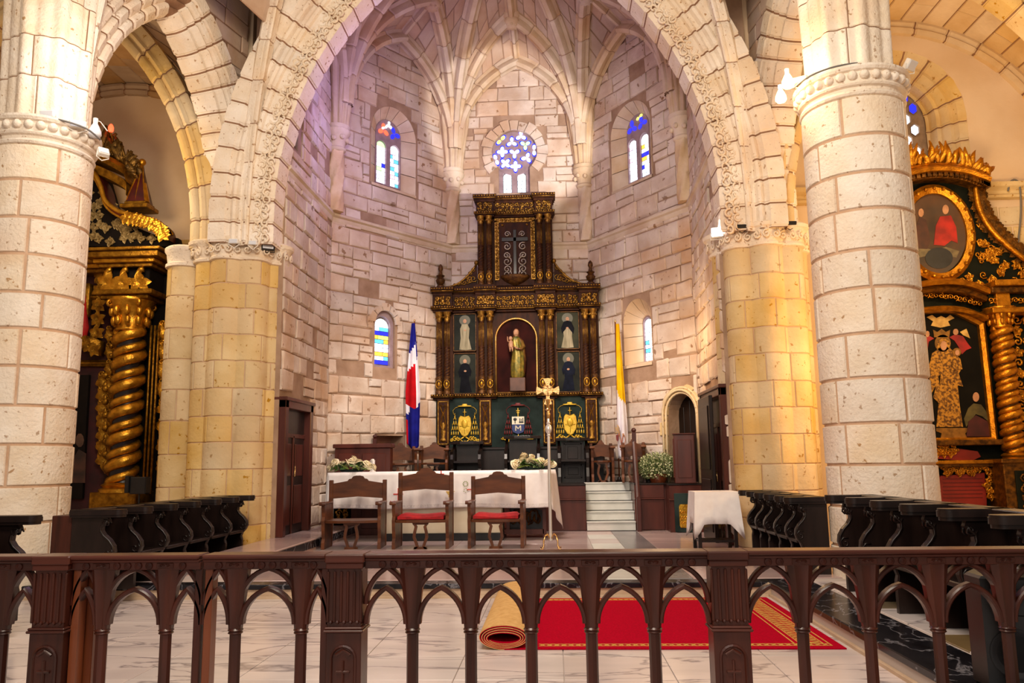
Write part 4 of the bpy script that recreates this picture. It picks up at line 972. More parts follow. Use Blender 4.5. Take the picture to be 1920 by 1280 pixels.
# ---------------------------------------------------------------- armchairs in front of the altar
def crest(w, h):
    k = w/2; return [(-k, .02), (-k, h*.68), (-k*.75, h*.72), (-k*.42, h*.78), (-k*.36, h*.86), (-k*.26, h*.88), (-k*.2, h*.97), (-k*.08, h), (k*.08, h), (k*.2, h*.97), (k*.26, h*.88), (k*.36, h*.86), (k*.42, h*.78), (k*.75, h*.72), (k, h*.68), (k, .02), (k*.5, h*.09), (0, h*.13), (-k*.5, h*.09)]
def armchair(label, x, y, z, rz, w=.86, back=1.10, cushion=True, group=None, wood=None):
    wd = wood or WOOD_C; t = thing('armchair', label, 'chair', (x, y, z), rz, group); h = w/2   # faces -y
    for s in (-1, 1):
        MB().box(s*h-.032, s*h+.032, .22, .30, 0, back, .008).build('back_post', wd, t)
        mb = MB(); prof = [(-.30, 0), (-.30, .10), (-.26, .16), (-.30, .3), (-.32, .44), (-.28, .5), (-.32, .62), (-.33, .69), (.22, .69), (.22, 0)]
        mb.prism(prof, s*h-.025, s*h+.025, 'x', .004); mb.build('side_panel', wd, t)
        mb = MB(); mb.box(s*h-.045, s*h+.045, -.38, .24, .69, .725, .01); mb.lathe([(.028, -.05), (.032, 0), (.028, .05)], 10, (s*h, -.37, .705), axis='x'); mb.build('armrest', wd, t)
    mb = MB(); mb.prism([(a, back-.32+b) for a, b in crest(w-.06, .39)], .235, .275, 'y', .004); mb.build('backrest', wd, t)
    mb = MB(); mb.prism([(-h+.03, .25), (-h+.03, -.28), (-h*.5, -.33), (0, -.345), (h*.5, -.33), (h-.03, -.28), (h-.03, .25)], .40, .44, 'z', .006); mb.build('seat', wd, t)
    mb = MB()
    for s in (-1, 1): mb.loft([[Vector((s*(xo+dx), -.27+dy, zz)) for dx, dy in ((-.022, -.02), (.022, -.02), (.022, .02), (-.022, .02))] for xo, zz in ((.11, .40), (.07, .34), (.09, .26), (.10, .18), (.07, .1), (.05, .04), (.09, .0))])
    mb.box(-.12, .12, -.295, -.245, .37, .402); mb.box(-.10, .10, -.29, -.25, 0, .035); mb.build('lyre_support', wd, t)
    if cushion:
        mb = MB(); n_, m_ = 14, 8
        def cu(u, v, top):
            x_ = (u-.5)*(w-.10); y_ = .22-(.5)*v; e_ = min(u, 1-u, v, 1-v); b_ = min(1, e_/.09)**.5
            return Vector((x_*(.98+.02*b_), y_, .44+(.045+.04*b_+.012*math.cos(u*2*PI)) if top else .44+.01*(1-b_)))
        mb.grid(lambda u, v: cu(u, v, True), n_, m_); mb.grid(lambda u, v: cu(u, v, False), n_, m_)
        bm_ = mb; 
        ed = [(0, v/8) for v in range(9)]+[(u/14, 1) for u in range(1, 15)]+[(1, v/8) for v in range(7, -1, -1)]+[(u/14, 0) for u in range(13, 0, -1)]
        st = len(mb.v); 
        for u, v in ed: mb.v.append(cu(u, v, True)); mb.v.append(cu(u, v, False))
        ne = len(ed)
        for i in range(ne): mb.f.append((st+2*i, st+2*((i+1) % ne), st+2*((i+1) % ne)+1, st+2*i+1)); mb.m.append(0)
        mb.build('cushion', VELVET, t, smooth=50)
    return t
armchair('carved armchair without cushion, leftmost before the altar table', -3.22, 13.0, .15, .06, .88, 1.06, False)
armchair('tall carved armchair with red velvet cushion, middle of the three before the altar', -2.1, 12.95, .15, 0, .84, 1.17)
armchair('carved armchair with red velvet cushion, in front of the right part of the altar table', -.92, 12.95, .15, -.02, .82, 1.10)

# ---------------------------------------------------------------- altar table
CREAM = mat('cream_altar_stone', 'E9DFC9', 'DCCFB4', .45, scale=3)
tb = thing('altar_table', 'white stone pedestal altar with dark plinth and carved wooden front', 'table', (0, 0, 0))
MB().prism([(-3.88, 13.95), (-.14, 13.95), (-.04, 15.05), (-3.88, 15.05)], 1.24, 1.315, 'z', .0).build('table_top', CREAM, tb)
MB().box(-2.95, -.92, 14.0, 14.9, .27, 1.245, .008).build('pedestal', CREAM, tb)
MB().box(-2.98, -.89, 13.97, 14.93, .15, .275, .006).build('plinth', BLACKM, tb)
mb = MB(); mb.box(-.86, -.80, 14.35, 14.85, .30, .95); mb.box(-.22, -.16, 14.35, 14.85, .15, 1.24); mb.box(-.9, -.2, 14.35, 14.85, .22, .30); mb.prism([(-.86, .86), (-.22, .62), (-.22, 1.24), (-.86, 1.24)], 14.4, 14.44)
mb.build('carved_frame', WOOD_P, tb)
mb = MB()
for k in range(10): mb.tube([(-.75+.05*k+q, 14.42, .5+h*2.0) for q, h in scroll_pts(0, 0, .07, 1.0, k, 1 if k % 2 else -1, 9)], .014, 4)
mb.build('carved_front', GOLD_D, tb); MB().box(-.84, -.2, 14.5, 14.53, .3, .9).build('dark_backing', BLACKM, tb)
# the cloth: a grid that falls over the front and the ends
cl_ = thing('altar_cloth', 'white linen altar cloth embroidered with red crosses, hanging over the table', 'cloth', (0, 0, 0))
X0, X1, Y0, Y1, ZT = -3.93, -.10, 13.91, 15.08, 1.325
def fold(u, k=1.0): return .012*math.sin(u*9)+.009*math.sin(u*23+1)+.006*math.sin(u*41)
mb = MB()
def cloth_front(u, v):
    x = X0+(X1-X0)*u; d = .62*v; return Vector((x-.02*v*(1-2*u)*0, Y0-.012-.03*v-fold(x)*v*1.4-.0*v, ZT-d+.012*math.sin(x*3)*v))
mb.grid(cloth_front, 90, 10)
mb.grid(lambda u, v: Vector((X0+(X1+.12*v-X0)*u, Y0-.012+(Y1-Y0+.012)*v, ZT+.004*math.sin(u*30)*math.sin(v*5)*v*(1-v))), 30, 4)
mb.grid(lambda u, v: Vector((X1+.01+.12*u+.06*v*u+.04*v+.02*math.sin(u*9)*v, Y0+(Y1-Y0)*u+.03*v*math.sin(u*7), ZT-v*(.66+.42*u**1.2*(1 if u < .93 else 1.0)))) if v > 0 else Vector((X1+.12*u, Y0+(Y1-Y0)*u, ZT)), 16, 10)
mb.grid(lambda u, v: Vector((X0-.015-.02*v-.012*math.sin(u*12)*v, Y0+(Y1-Y0)*u, ZT-v*.62)) if v > 0 else Vector((X0, Y0+(Y1-Y0)*u, ZT)), 14, 8)
o = mb.build('linen', LINEN, cl_, smooth=60)
md = o.modifiers.new('thickness', 'SOLIDIFY'); md.thickness = .004
mb = MB(); mb.grid(lambda u, v: cloth_front(u, .89+.085*v)+Vector((0, -.006, 0)), 90, 1); mb.build('lace_band', mat('lace', 'D9D2D2', 'EFEAEA', .9, scale=60, spec=.1), cl_)
EMR = mat('red_embroidery', 'CC3228', None, .8); EMG = mat('green_embroidery', '8E9B62', None, .8); EMY = mat('gold_embroidery', 'D9B45E', None, .7)
def emb(mb, x, z, w, h): mb.box(x-w/2, x+w/2, Y0-.075, Y0-.068, z-h/2, z+h/2)
mb = MB()
for x, z, s in ((-2.68, .935, 1), (-1.41, 1.0, 1), (-1.94, 1.27, .6)): emb(mb, x, z, .018, .23*s); emb(mb, x, z+.015*s, .17*s, .018)
for k in range(9): emb(mb, -2.82+.022*(k % 5)+.01*(k//5), .80+.02*(k//5)+.006*(k % 3), .014, .012)
mb.build('red_crosses', EMR, cl_)
mb = MB()
for k in range(10): emb(mb, -1.52+.04*math.cos(k*.63), 1.11+.04*math.sin(k*.63), .018, .016)
for k in range(5): emb(mb, -1.52+.03*math.cos(k*1.2), 1.0+.03*math.sin(k*1.2), .02, .012)
mb.build('leaf_wreath', EMG, cl_)
mb = MB(); mb.prism([(-1.86, .99), (-1.82, .93), (-1.78, .93), (-1.70, .99)], Y0-.075, Y0-.068); emb(mb, -1.8, .91, .02, .05); mb.build('gold_chalice', EMY, cl_)

# ---------------------------------------------------------------- flowers and candles on the altar
ROSE = mat('ivory_rose', 'F2E6C8', 'E2D2A8', .7, scale=20, spec=.2); LEAFG = mat('green_leaf', '4E6B36', '2F4A22', .55, scale=9, rand=.2); LEAFL = mat('pale_green_leaf', '8FA05E', '6F8448', .6, scale=9, rand=.2)
def rose_mesh():
    mb = MB()
    for lay, (n_, r_, tilt, hh) in enumerate(((1, .020, 0, .045), (4, .030, .25, .04), (5, .044, .6, .034), (6, .056, 1.0, .022))):
        for k in range(n_):
            a = 2*PI*k/n_+lay*.5; st = len(mb.v)
            mb.grid(lambda u, v: Vector((r_*(.35+.65*v)*math.cos((u-.5)*2.2), r_*(.35+.65*v)*math.sin((u-.5)*2.2), hh*(math.sin(v*PI*.55)*1.3)-.0*u-(v**3)*tilt*.018)), 4, 4)
            mb.xf(RZ(a), st)
    mb.ball((0, 0, .02), .022, 8, 6)
    o = mb.build('rose', ROSE, smooth=True); me = o.data; bpy.data.objects.remove(o); return me
def leaf_mesh(m, L=.12, w=.03):
    mb = MB(); mb.grid(lambda u, v: Vector((w*(v-.5)*2*math.sin(PI*min(1, u*.97+.03))**.8, L*u, .02*math.sin(u*2.5)-.012*abs(v-.5)*2)), 6, 2)
    o = mb.build('leaf', m, smooth=True); me = o.data; bpy.data.objects.remove(o); return me
ROSE_ME, LEAF_ME, LEAF2_ME = rose_mesh(), leaf_mesh(LEAFG), leaf_mesh(LEAFL, .14, .022)
def place(me, name, par, loc, rot, s=1.0):
    o = bpy.data.objects.new(name, me); LINK(o); o.parent = par; o.location = loc; o.rotation_euler = rot; o.scale = (s, s, s); return o
def bouquet(label, x, y, z, wd, seed, nr=13, trail=1):
    t = thing('flower_arrangement', label, 'flowers', (x, y, z)); r = random.Random(seed)
    MB().lathe([(.05, 0), (.10, .01), (.12, .04), (.10, .05)], 14, sx=1.9).build('dish', GREENP, t)
    for k in range(nr):
        u = (k+.5)/nr*2-1; xx = u*wd*.46+r.uniform(-.03, .03); hz = .06+.19*(1-u*u)*r.uniform(.3, 1)
        place(ROSE_ME, 'rose', t, (xx, -.10+.10*r.random()-(.06 if hz < .1 else 0), hz), (r.uniform(.3, 1.2), u*.6+r.uniform(-.3, .3), r.uniform(0, 6)), r.uniform(1.15, 1.55))
    for k in range(40):
        u = r.uniform(-1, 1); a = r.uniform(-1.2, 1.2)+(PI if r.random() < .75 else 0)
        place(LEAF_ME if r.random() < .6 else LEAF2_ME, 'leaf', t, (u*wd*.44, r.uniform(-.12, .05), .03+.12*(1-u*u)*r.random()), (r.uniform(-.3, .7), r.uniform(-.5, .5), a-u*1.2), r.uniform(.8, 1.5))
    return t
bouquet('long low arrangement of ivory roses spilling over the left end of the altar', -3.56, 14.10, 1.33, .84, 5, 19)
bouquet('arrangement of ivory roses on the right part of the altar, beside the cross', -.37, 14.10, 1.33, .74, 8, 17)
def candle(label, x, y, z, glass_, m):
    t = thing('candle_holder', label, 'candle', (x, y, z))
    MB().lathe([(.055, 0), (.06, .01), (.045, .02), (.045, .2), (.05, .21)] if not glass_ else [(.07, 0), (.075, .005), (.075, .25), (.07, .25), (.07, .01)], 18).build('cup', m, t, smooth=40)
    MB().lathe([(.03, .02), (.03, .16 if glass_ else .23), (.005, .165 if glass_ else .235)], 12).build('candle', WHITE, t, smooth=40)
GLASSM = mat('clear_glass', 'F4F6F6', None, .05, trans=1.0)
candle('silver candle cup behind the left roses', -3.28, 14.5, 1.325, False, SILVER); candle('clear glass candle holder behind the right roses', -.46, 14.5, 1.325, True, GLASSM)

# ---------------------------------------------------------------- processional cross
pc = thing('processional_cross', 'tall silver staff with gilded flared cross standing right of the altar', 'cross', (-.075, 12.55, .15), 0)
mb = MB(); mb.lathe([(.028, .12), (.025, .3), (.023, 1.74)], 12); mb.build('staff', SILVER, pc, smooth=40)
mb = MB(); mb.lathe([(.02, 1.70), (.03, 1.72), (.022, 1.74), (.05, 1.79), (.055, 1.82), (.045, 1.86), (.022, 1.89), (.034, 1.91), (.02, 1.93), (.018, 2.05)], 14); mb.build('knop', SILVER, pc, smooth=40)
mb = MB(); mb.lathe([(.02, 1.98), (.03, 2.06), (.022, 2.1), (.05, 2.12), (.024, 2.15), (.036, 2.28)], 12); mb.build('socket', BRASS, pc, smooth=40)
CRG = mat('pale_gilding', 'EBC48C', 'D8A868', .32, .7, scale=20, bump=.3, bscale=60)
mb = MB()
def arm(a, L): 
    st = len(mb.v); mb.prism([(-.032, 0), (-.028, L*.55), (-.06, L*.9), (-.065, L), (0, L*1.05), (.065, L), (.06, L*.9), (.028, L*.55), (.032, 0)], -.012, .012, 'y', .004); mb.xf(T(0, 0, 2.42) @ RY(a), st)
arm(0, .185); arm(PI/2, .175); arm(-PI/2, .175); arm(PI, .22)
mb.lathe([(.001, -.022), (.075, -.022), (.085, -.012), (.085, .012), (.001, .014)], 20, (0, 0, 2.42), axis='y'); mb.build('cross_head', CRG, pc)
mb = MB(); mb.box(-.012, .012, -.035, -.02, 2.34, 2.47, .004); mb.ball((0, -.03, 2.49), .017, 8, 6); mb.tube([(-.07, -.03, 2.475), (-.03, -.03, 2.45), (0, -.03, 2.455), (.03, -.03, 2.45), (.07, -.03, 2.475)], .008, 5); mb.build('corpus', CRG, pc, smooth=True)
for k in range(4):
    a = PI/4+k*PI/2; c_, s_ = math.cos(a), math.sin(a)
    MB().tube([(r_*c_, r_*s_, z_) for r_, z_ in ((.02, .16), (.07, .22), (.12, .20), (.15, .12), (.15, .05), (.18, .0), (.22, .01))], .012, 6).build('foot', BRASS, pc, smooth=True)
# ================================================================ dais, stairs
DZ = 1.04
ds = MB(); ds.prism([(-4.2, 15.72), (.6, 15.72), (.6, 16.75), (1.53, 16.75), (1.53, 15.72), (2.12, 15.72), (2.12, 15.22), (2.72, 15.22), (2.74, 15.42), (.86, 18.05), (-2.26, 18.05)], .14, DZ-.03, 'z')
ds = ds.build('dais', WOOD_P); tag(ds, kind='structure')
MB().prism([(-4.25, 15.68), (.6, 15.68), (.6, 16.75), (1.53, 16.75), (1.53, 15.68), (2.08, 15.68), (2.08, 15.18), (2.73, 15.18), (2.76, 15.42), (.86, 18.05), (-2.26, 18.05)], DZ-.03, DZ, 'z').build('dais_top', WOOD_B, ds)
for x0, x1 in ((-4.2, -3.2), (-3.2, -2.2), (-2.2, -1.2), (-1.2, -.3), (-.3, .6), (1.53, 2.1)):
    MB().box(x0+.008, x1-.008, 15.69, 15.73, DZ-.28, DZ-.035, .006).build('upper_panel', WOOD_P, ds)
    MB().box(x0+.012, x1-.012, 15.70, 15.74, .16, DZ-.31, .008).build('lower_panel', WOOD_P, ds)
mb = MB(); mb.box(-4.2, .6, 15.67, 15.71, DZ-.31, DZ-.28, .006); mb.box(1.53, 2.1, 15.67, 15.71, DZ-.31, DZ-.28, .006); mb.box(2.1, 2.72, 15.17, 15.21, DZ-.31, DZ-.28, .006); mb.box(2.12, 2.7, 15.19, 15.23, DZ-.28, DZ-.04, .006); mb.build('rail', WOOD_P, ds)
sg = thing('emblem_board', 'dark green panel with gilt emblem on the dais front, behind the white side table', 'panel', (2.40, 15.16, .16))
MB().box(-.2, .2, 0, .03, 0, .7, .006).build('board', GREENP, sg)
mb = MB(); mb.prism([(-.12, .12), (-.12, .46), (-.1, .5), (.1, .5), (.12, .46), (.12, .12), (.1, .08), (-.1, .08)], -.02, .0)
for k in range(10): mb.tube([(-.08+.05*(k % 4)+q, -.025, .16+.1*(k//4)+h) for q, h in scroll_pts(0, 0, .03, 1, k, 1, 7)], .009, 4)
mb.build('gilt_emblem', GOLD_B, sg)
st_ = thing('stairs', 'five pale marble steps with dark shadow lines rising to the dais', 'stairs', (1.065, 15.65, .15))
for k in range(5):
    z0_, z1_ = k*.178, (k+1)*.178
    MB().box(-.46, .46, k*.24, 1.1, z0_+.012, z1_-.026).build('riser', STEPW, st_)
    MB().box(-.465, .465, k*.24-.02, 1.1, z1_-.026, z1_, .004).build('tread', STEPW, st_)
    MB().box(-.455, .455, k*.24+.012, k*.24+.03, z1_-.04, z1_-.024).build('tread_shadow_strip', BLACKM, st_)  # black strip stands in for the shade under each tread
HR = mat('red_brown_handrail', '4E211A', '38150F', .35, scale=8, stretch=(1, 1, .2), coat=.2)
def handrail(label, x, y0, y1, z0, z1, post):
    t = thing('handrail', label, 'handrail', (x, y0, 0)); L = y1-y0
    mb = MB(); mb.loft([[Vector((a, b*L, z0+(z1-z0)*b+c)) for a, c in ((-.035, -.05), (.035, -.05), (.035, .03), (.0, .05), (-.035, .03))] for b in (0, 1)]); mb.build('rail', HR, t)
    mb = MB(); mb.box(-.04, .04, -.04, .04, .15, z0, .006); mb.build('newel_post', HR, t)
    mb = MB(); mb.box(-.04, .04, L-.04, L+.04, post, z1+.12, .006); mb.ball((0, L, z1+.16), .05, 10, 6); mb.build('newel_post', HR, t)
    for k in range(1, 4): MB().box(-.015, .015, L*k/4-.015, L*k/4+.015, .15+.2*k, z0+(z1-z0)*k/4).build('spindle', HR, t)
handrail('dark red handrail of the marble steps, on their right side', 1.58, 15.5, 15.95, .75, 1.9, 1.04)
handrail('dark red slanting handrail behind the left part of the altar table', -3.62, 15.75, 16.2, 1.1, 1.86, 1.04)

# ================================================================ main retable
def scrollfill(mb, x0, x1, z0, z1, y, r, seed=1, tr=.012, ns=9, leafy=True):
    """gilt relief: interlocking scrolls that fill a panel"""
    rr = random.Random(seed); nx = max(1, round((x1-x0)/(2*r))); nz = max(1, round((z1-z0)/(2*r)))
    for i in range(nx):
        for j in range(nz):
            cx, cz = x0+(x1-x0)*(i+.5)/nx, z0+(z1-z0)*(j+.5)/nz; sg_ = 1 if (i+j) % 2 else -1; R = min((x1-x0)/nx, (z1-z0)/nz)*.5
            mb.tube([(q, y, h) for q, h in scroll_pts(cx, cz, R, 1.35, rr.uniform(0, 6), sg_, ns)], [tr*(1.2-.4*abs(k/ns-.4)) for k in range(ns+1)], 4)
            if leafy:
                for k in range(3):
                    a = rr.uniform(0, 6.28); mb.ball((cx+R*.75*math.cos(a), y, cz+R*.75*math.sin(a)), tr*1.9, 5, 4, (1.2, .6, 1.2))
def spiral_bar(mb, c, r, z0, z1, turns, tr, n=None, ph=0.0, sy=1.0):
    n = n or int(turns*12); mb.tube([(c[0]+r*math.cos(ph+2*PI*turns*i/n), c[1]+r*math.sin(ph+2*PI*turns*i/n)*sy, z0+(z1-z0)*i/n) for i in range(n+1)], tr, 4)
FLESH = mat('painted_flesh', 'B88A6A', '9E7354', .6, scale=10)
RTX, RTY = -.79, 17.62
rt_ = thing('altar_retable', 'tall dark wooden retable with gilt carving, paired columns and statue niche', 'altarpiece', (RTX, RTY, DZ))
H_ = lambda z: z-DZ
mb = MB(); mb.box(-1.86, 1.86, 0, .36, 0, H_(1.78)); mb.box(-1.9, 1.9, -.05, .36, H_(1.74), H_(1.80), .01)
mb.build('plinth', WOOD_B, rt_)
MB().box(-1.8, 1.8, .05, .36, H_(1.78), H_(2.9)).build('predella', GREENP, rt_)
mb = MB(); mb.box(-1.84, 1.84, .12, .36, H_(2.88), H_(5.36)); mb.box(-.86, .86, .14, .34, H_(5.34), H_(7.55)); mb.build('body', RETW, rt_)
PIL = (-1.63, -.70, .70, 1.63)
for x in PIL:
    MB().box(x-.135, x+.135, -.04, .08, H_(1.84), H_(2.87), .008).build('predella_pilaster', RETW, rt_)
    mb = MB()
    for a, b, c_, d_ in ((x-.12, x+.12, 1.87, 1.895), (x-.12, x+.12, 2.80, 2.825), (x-.12, x-.095, 1.87, 2.82), (x+.095, x+.12, 1.87, 2.82)): mb.box(a, b, -.055, -.038, H_(c_), H_(d_), .003)
    mb.lathe([(.02, 0), (.07, .03), (.03, .1), (.055, .22), (.025, .3), (.05, .36), (.02, .42)], 8, (x, -.045, H_(1.93)), sy=.3)
    for s in (-1, 1):
        mb.tube([(x+s*q, -.05, H_(2.2)+h) for q, h in ((.02, 0), (.06, .1), (.03, .25), (.01, .35), (.05, .45), (.07, .5), (.04, .54), (.02, .5))], .013, 4)
    mb.build('gilt_frame', GOLD, rt_, smooth=30)
# cornices: breaking forward over the pairs of columns
def cornice(z0, z1, hw, breaks, base_y, out, m, name, dent=None):
    mb = MB(); h = z1-z0
    def seg(a, b, y):
        mb.box(a, b, y, .3, z0, z0+h*.3, .004); mb.box(a-.02, b+.02, y-.035, .3, z0+h*.3, z0+h*.62, .004); mb.box(a-.04, b+.04, y-.07, .3, z0+h*.62, z1, .006)
    seg(-hw, hw, base_y)
    for a, b in breaks: seg(a, b, base_y-out)
    o = mb.build(name, RETW, rt_)
    mb = MB()
    def beads(a, b, y):
        n = max(2, int((b-a)/.055))
        for k in range(n): mb.ball((a+(b-a)*(k+.5)/n, y, z0+h*.8), .026, 6, 4, (1, .5, .8))
        mb.box(a, b, y-.004, y+.01, z0+h*.42, z0+h*.56)
    beads(-hw-.03, hw+.03, base_y-.072)
    for a, b in breaks: beads(a-.04, b+.04, base_y-out-.072)
    mb.build('gilt_beading', GOLD, rt_, smooth=True); return o
BR = [(-1.86, -1.42), (-.90, -.45), (.45, .90), (1.42, 1.86)]
cornice(H_(2.86), H_(2.97), 1.80, BR, .06, .08, RETW, 'lower_cornice')
cornice(H_(4.82), H_(4.95), 1.82, BR, .04, .12, RETW, 'architrave')
cornice(H_(5.19), H_(5.38), 1.86, BR, .03, .14, RETW, 'cornice')
mb = MB(); mb.box(-1.83, 1.83, .03, .2, H_(4.95), H_(5.19))
for a, b in BR: mb.box(a, b, -.09, .2, H_(4.95), H_(5.19))
mb.build('frieze', RETW, rt_)
mb = MB()
for a, b, y in ((-1.42, -.9, .02), (-.45, .45, .02), (.9, 1.42, .02)): scrollfill(mb, a+.02, b-.02, H_(4.96), H_(5.18), y, .056, int(a*10)+50, .013)
for a, b in BR: scrollfill(mb, a+.03, b-.03, H_(4.96), H_(5.18), -.10, .055, 3, .015); mb.ball(((a+b)/2, -.1, H_(5.07)), .05, 8, 6, (1, .5, 1.2))
mb.build('gilt_scrollwork', GOLD, rt_, smooth=True)['kind'] = 'stuff'
def small_column(x, y, z0, z1, r, k):
    c = bpy.data.objects.new('column', None); LINK(c); c.parent = rt_; h = z1-z0; zm = z0+h*.56
    mb = MB(); mb.lathe([(r*1.45, z0), (r*1.45, z0+h*.03), (r*1.15, z0+h*.045), (r*1.3, z0+h*.06), (r*1.22, z0+h*.18), (r*1.3, z0+h*.2), (r*1.0, z0+h*.215)], 14, (x, y, 0)); mb.build('base', GOLD_D, c, smooth=40)
    mb = MB(); mb.ball((x, y-r*1.15, z0+h*.12), r*.55, 8, 6, (.8, .5, 1.5)); mb.tube([(x+r*1.0*q, y-r*1.2, z0+h*.12+h*.05*w) for q, w in [(math.cos(a), math.sin(a)) for a in [i*PI/5 for i in range(11)]]], r*.14, 4); mb.build('gilt_mask', GOLD_B, c, smooth=True)
    mb = MB(); mb.lathe([(r, z0+h*.21), (r*.98, zm)], 14, (x, y, 0)); mb.build('lower_shaft', RETW, c, smooth=40)
    mb = MB()
    for q in range(3): spiral_bar(mb, (x, y), r*1.0, z0+h*.22, zm, 3.2*h/1.9, r*.16, None, q*2.09)
    mb.build('spiral_flute', GOLD_D, c, smooth=True)
    mb = MB(); mb.lathe([(r*1.1, zm-.008), (r*1.15, zm), (r*.96, zm+.012), (r*.88, z0+h*.88), (r*1.05, z0+h*.89)], 14, (x, y, 0)); mb.build('upper_shaft', RETW, c, smooth=40)
    mb = MB()
    for q in range(7):
        a = -PI+PI*(q+.5)/7; mb.tube([(x+r*.93*math.cos(a), y+r*.93*math.sin(a), zm+.03), (x+r*.88*math.cos(a), y+r*.88*math.sin(a), z0+h*.86)], r*.10, 4)
    mb.build('gilt_flutes', GOLD, c, smooth=True)
    mb = MB(); mb.lathe([(r*.95, z0+h*.88), (r*1.0, z0+h*.91), (r*1.25, z0+h*.96), (r*1.5, z0+h*.985), (r*1.6, z1)], 12, (x, y, 0))
    for q in range(8): a = q*PI/4; mb.ball((x+r*1.15*math.cos(a), y+r*1.15*math.sin(a), z0+h*.94), r*.3, 5, 4, (1, 1, 1.5))
    mb.build('capital', GOLD, c, smooth=40)
for k, x in enumerate((-1.72, -1.545, -.77, -.58, .58, .77, 1.545, 1.72)): small_column(x, -.03, H_(2.97), H_(4.82), .062, k)
for k, x in enumerate((-.77, -.585, .565, .76)): small_column(x, -.0, H_(5.42), H_(7.04), .058, k)
mb = MB(); mb.box(-.9, -.46, -.1, .3, H_(5.36), H_(5.43), .006); mb.box(.44, .88, -.1, .3, H_(5.36), H_(5.43), .006); mb.build('attic_base', RETW, rt_)
cornice(H_(7.02), H_(7.13), .84, [(-.88, -.46), (.46, .88)], .05, .1, RETW, 'attic_architrave')
cornice(H_(7.36), H_(7.52), .86, [(-.9, -.44), (.44, .9)], .04, .13, RETW, 'attic_cornice')
mb = MB(); mb.box(-.84, .84, .05, .3, H_(7.1), H_(7.38)); mb.box(-.87, -.47, -.05, .3, H_(7.1), H_(7.38)); mb.box(.47, .87, -.05, .3, H_(7.1), H_(7.38)); mb.build('attic_frieze', RETW, rt_)
mb = MB(); scrollfill(mb, -.45, .45, H_(7.13), H_(7.36), .04, .056, 8, .013)
for s in (-1, 1): scrollfill(mb, s*.67-.18, s*.67+.18, H_(7.13), H_(7.36), -.06, .056, 4, .014)
mb.build('gilt_scrollwork', GOLD, rt_, smooth=True)['kind'] = 'stuff'
# attic panel with cross and silver scrolls
MB().box(-.44, .44, .08, .16, H_(5.42), H_(7.0), .006).build('attic_panel', RETW, rt_)
mb = MB()
for a, b, c_, d_ in ((-.46, .46, 6.9, 7.0), (-.46, -.36, 5.55, 6.95), (.36, .46, 5.55, 6.95)): mb.box(a, b, .055, .085, H_(c_), H_(d_), .004)
scrollfill(mb, -.45, .45, H_(6.91), H_(6.99), .05, .05, 2, .01); scrollfill(mb, -.45, -.37, H_(5.57), H_(6.9), .05, .045, 3, .01); scrollfill(mb, .37, .45, H_(5.57), H_(6.9), .05, .045, 4, .01)
for s in (-1, 1): mb.ball((s*.28, .06, H_(6.84)), .03, 8, 6)
mb.build('gilt_border', GOLD, rt_, smooth=30)
mb = MB(); mb.box(-.035, .035, .045, .08, H_(5.6), H_(6.72), .004); mb.box(-.30, .30, .045, .08, H_(6.45), H_(6.54), .004); mb.build('dark_cross', WOOD_B, rt_)
SILV = mat('dull_silver_scrolls', 'B9AC9E', '8C7F74', .4, .6, scale=10)
mb = MB()
for s in (-1, 1):
    for k, (cx, cz, r_, a_) in enumerate(((.17, 6.62, .075, 3.6), (.18, 6.33, .10, 1), (.19, 6.12, .085, 4), (.18, 5.98, .12, 1.2), (.18, 5.80, .10, 4.4), (.18, 5.68, .11, 2))):
        mb.tube([(s*q, .06, H_(h)) for q, h in scroll_pts(cx, cz, r_, 1.5, a_, 1 if k % 2 else -1, 14)], .016, 4)
mb.build('silver_scrolls', SILV, rt_, smooth=True)
mb = MB(); mb.lathe([(.32, 0), (.34, .02), (.30, .06), (.24, .1), (.12, .16), (.04, .2)][::-1] if False else [(.04, -.2), (.12, -.17), (.24, -.1), (.30, -.05), (.33, -.02), (.34, .02), (.31, .04)], 20, (0, .1, H_(5.62)), PI, 2*PI, sy=.6); mb.build('bracket', GOLD_D, rt_, smooth=40)
# side volutes and finials
for s in (-1, 1):
    pts_ = [(s*(.88+.72*t), H_(5.42)+.52*(1-t)**2.1) for t in [i/12 for i in range(13)]]
    MB().prism([(s*.88, H_(5.4))]+pts_+[(s*1.6, H_(5.4))], .08, .2).build('volute', RETW, rt_)
    mb = MB(); mb.tube([(x, .07, z) for x, z in pts_], .022, 6); mb.ball((s*.88, .07, H_(5.97)), .055, 10, 8)
    for k in range(7):
        t = .05+.12*k; x = s*(.92+.6*t); zt = H_(5.42)+.52*(1-(t*.85))**2.1
        hh = max(.05, (zt-H_(5.42))*.45); mb.tube([(q, .07, h) for q, h in scroll_pts(x, H_(5.44)+hh*.75, min(.09, hh*.6), 1.3, k, 1 if k % 2 else -1, 9)], .015, 4)
        if hh > .12: mb.tube([(q, .07, h) for q, h in scroll_pts(x, H_(5.44)+hh*1.7, .05, 1.3, k+2, -1 if k % 2 else 1, 9)], .013, 4)
    mb.build('gilt_edge', GOLD, rt_, smooth=True)
    mb = MB(); mb.lathe([(.10, 0), (.09, .06), (.05, .09), (.09, .13), (.11, .2), (.06, .26), (.10, .30), (.05, .33), (.03, .4), (.06, .46), (.05, .52), (.015, .57)], 12, (s*1.70, .05, H_(5.38))); mb.build('finial', GOLD_D, rt_, smooth=40)
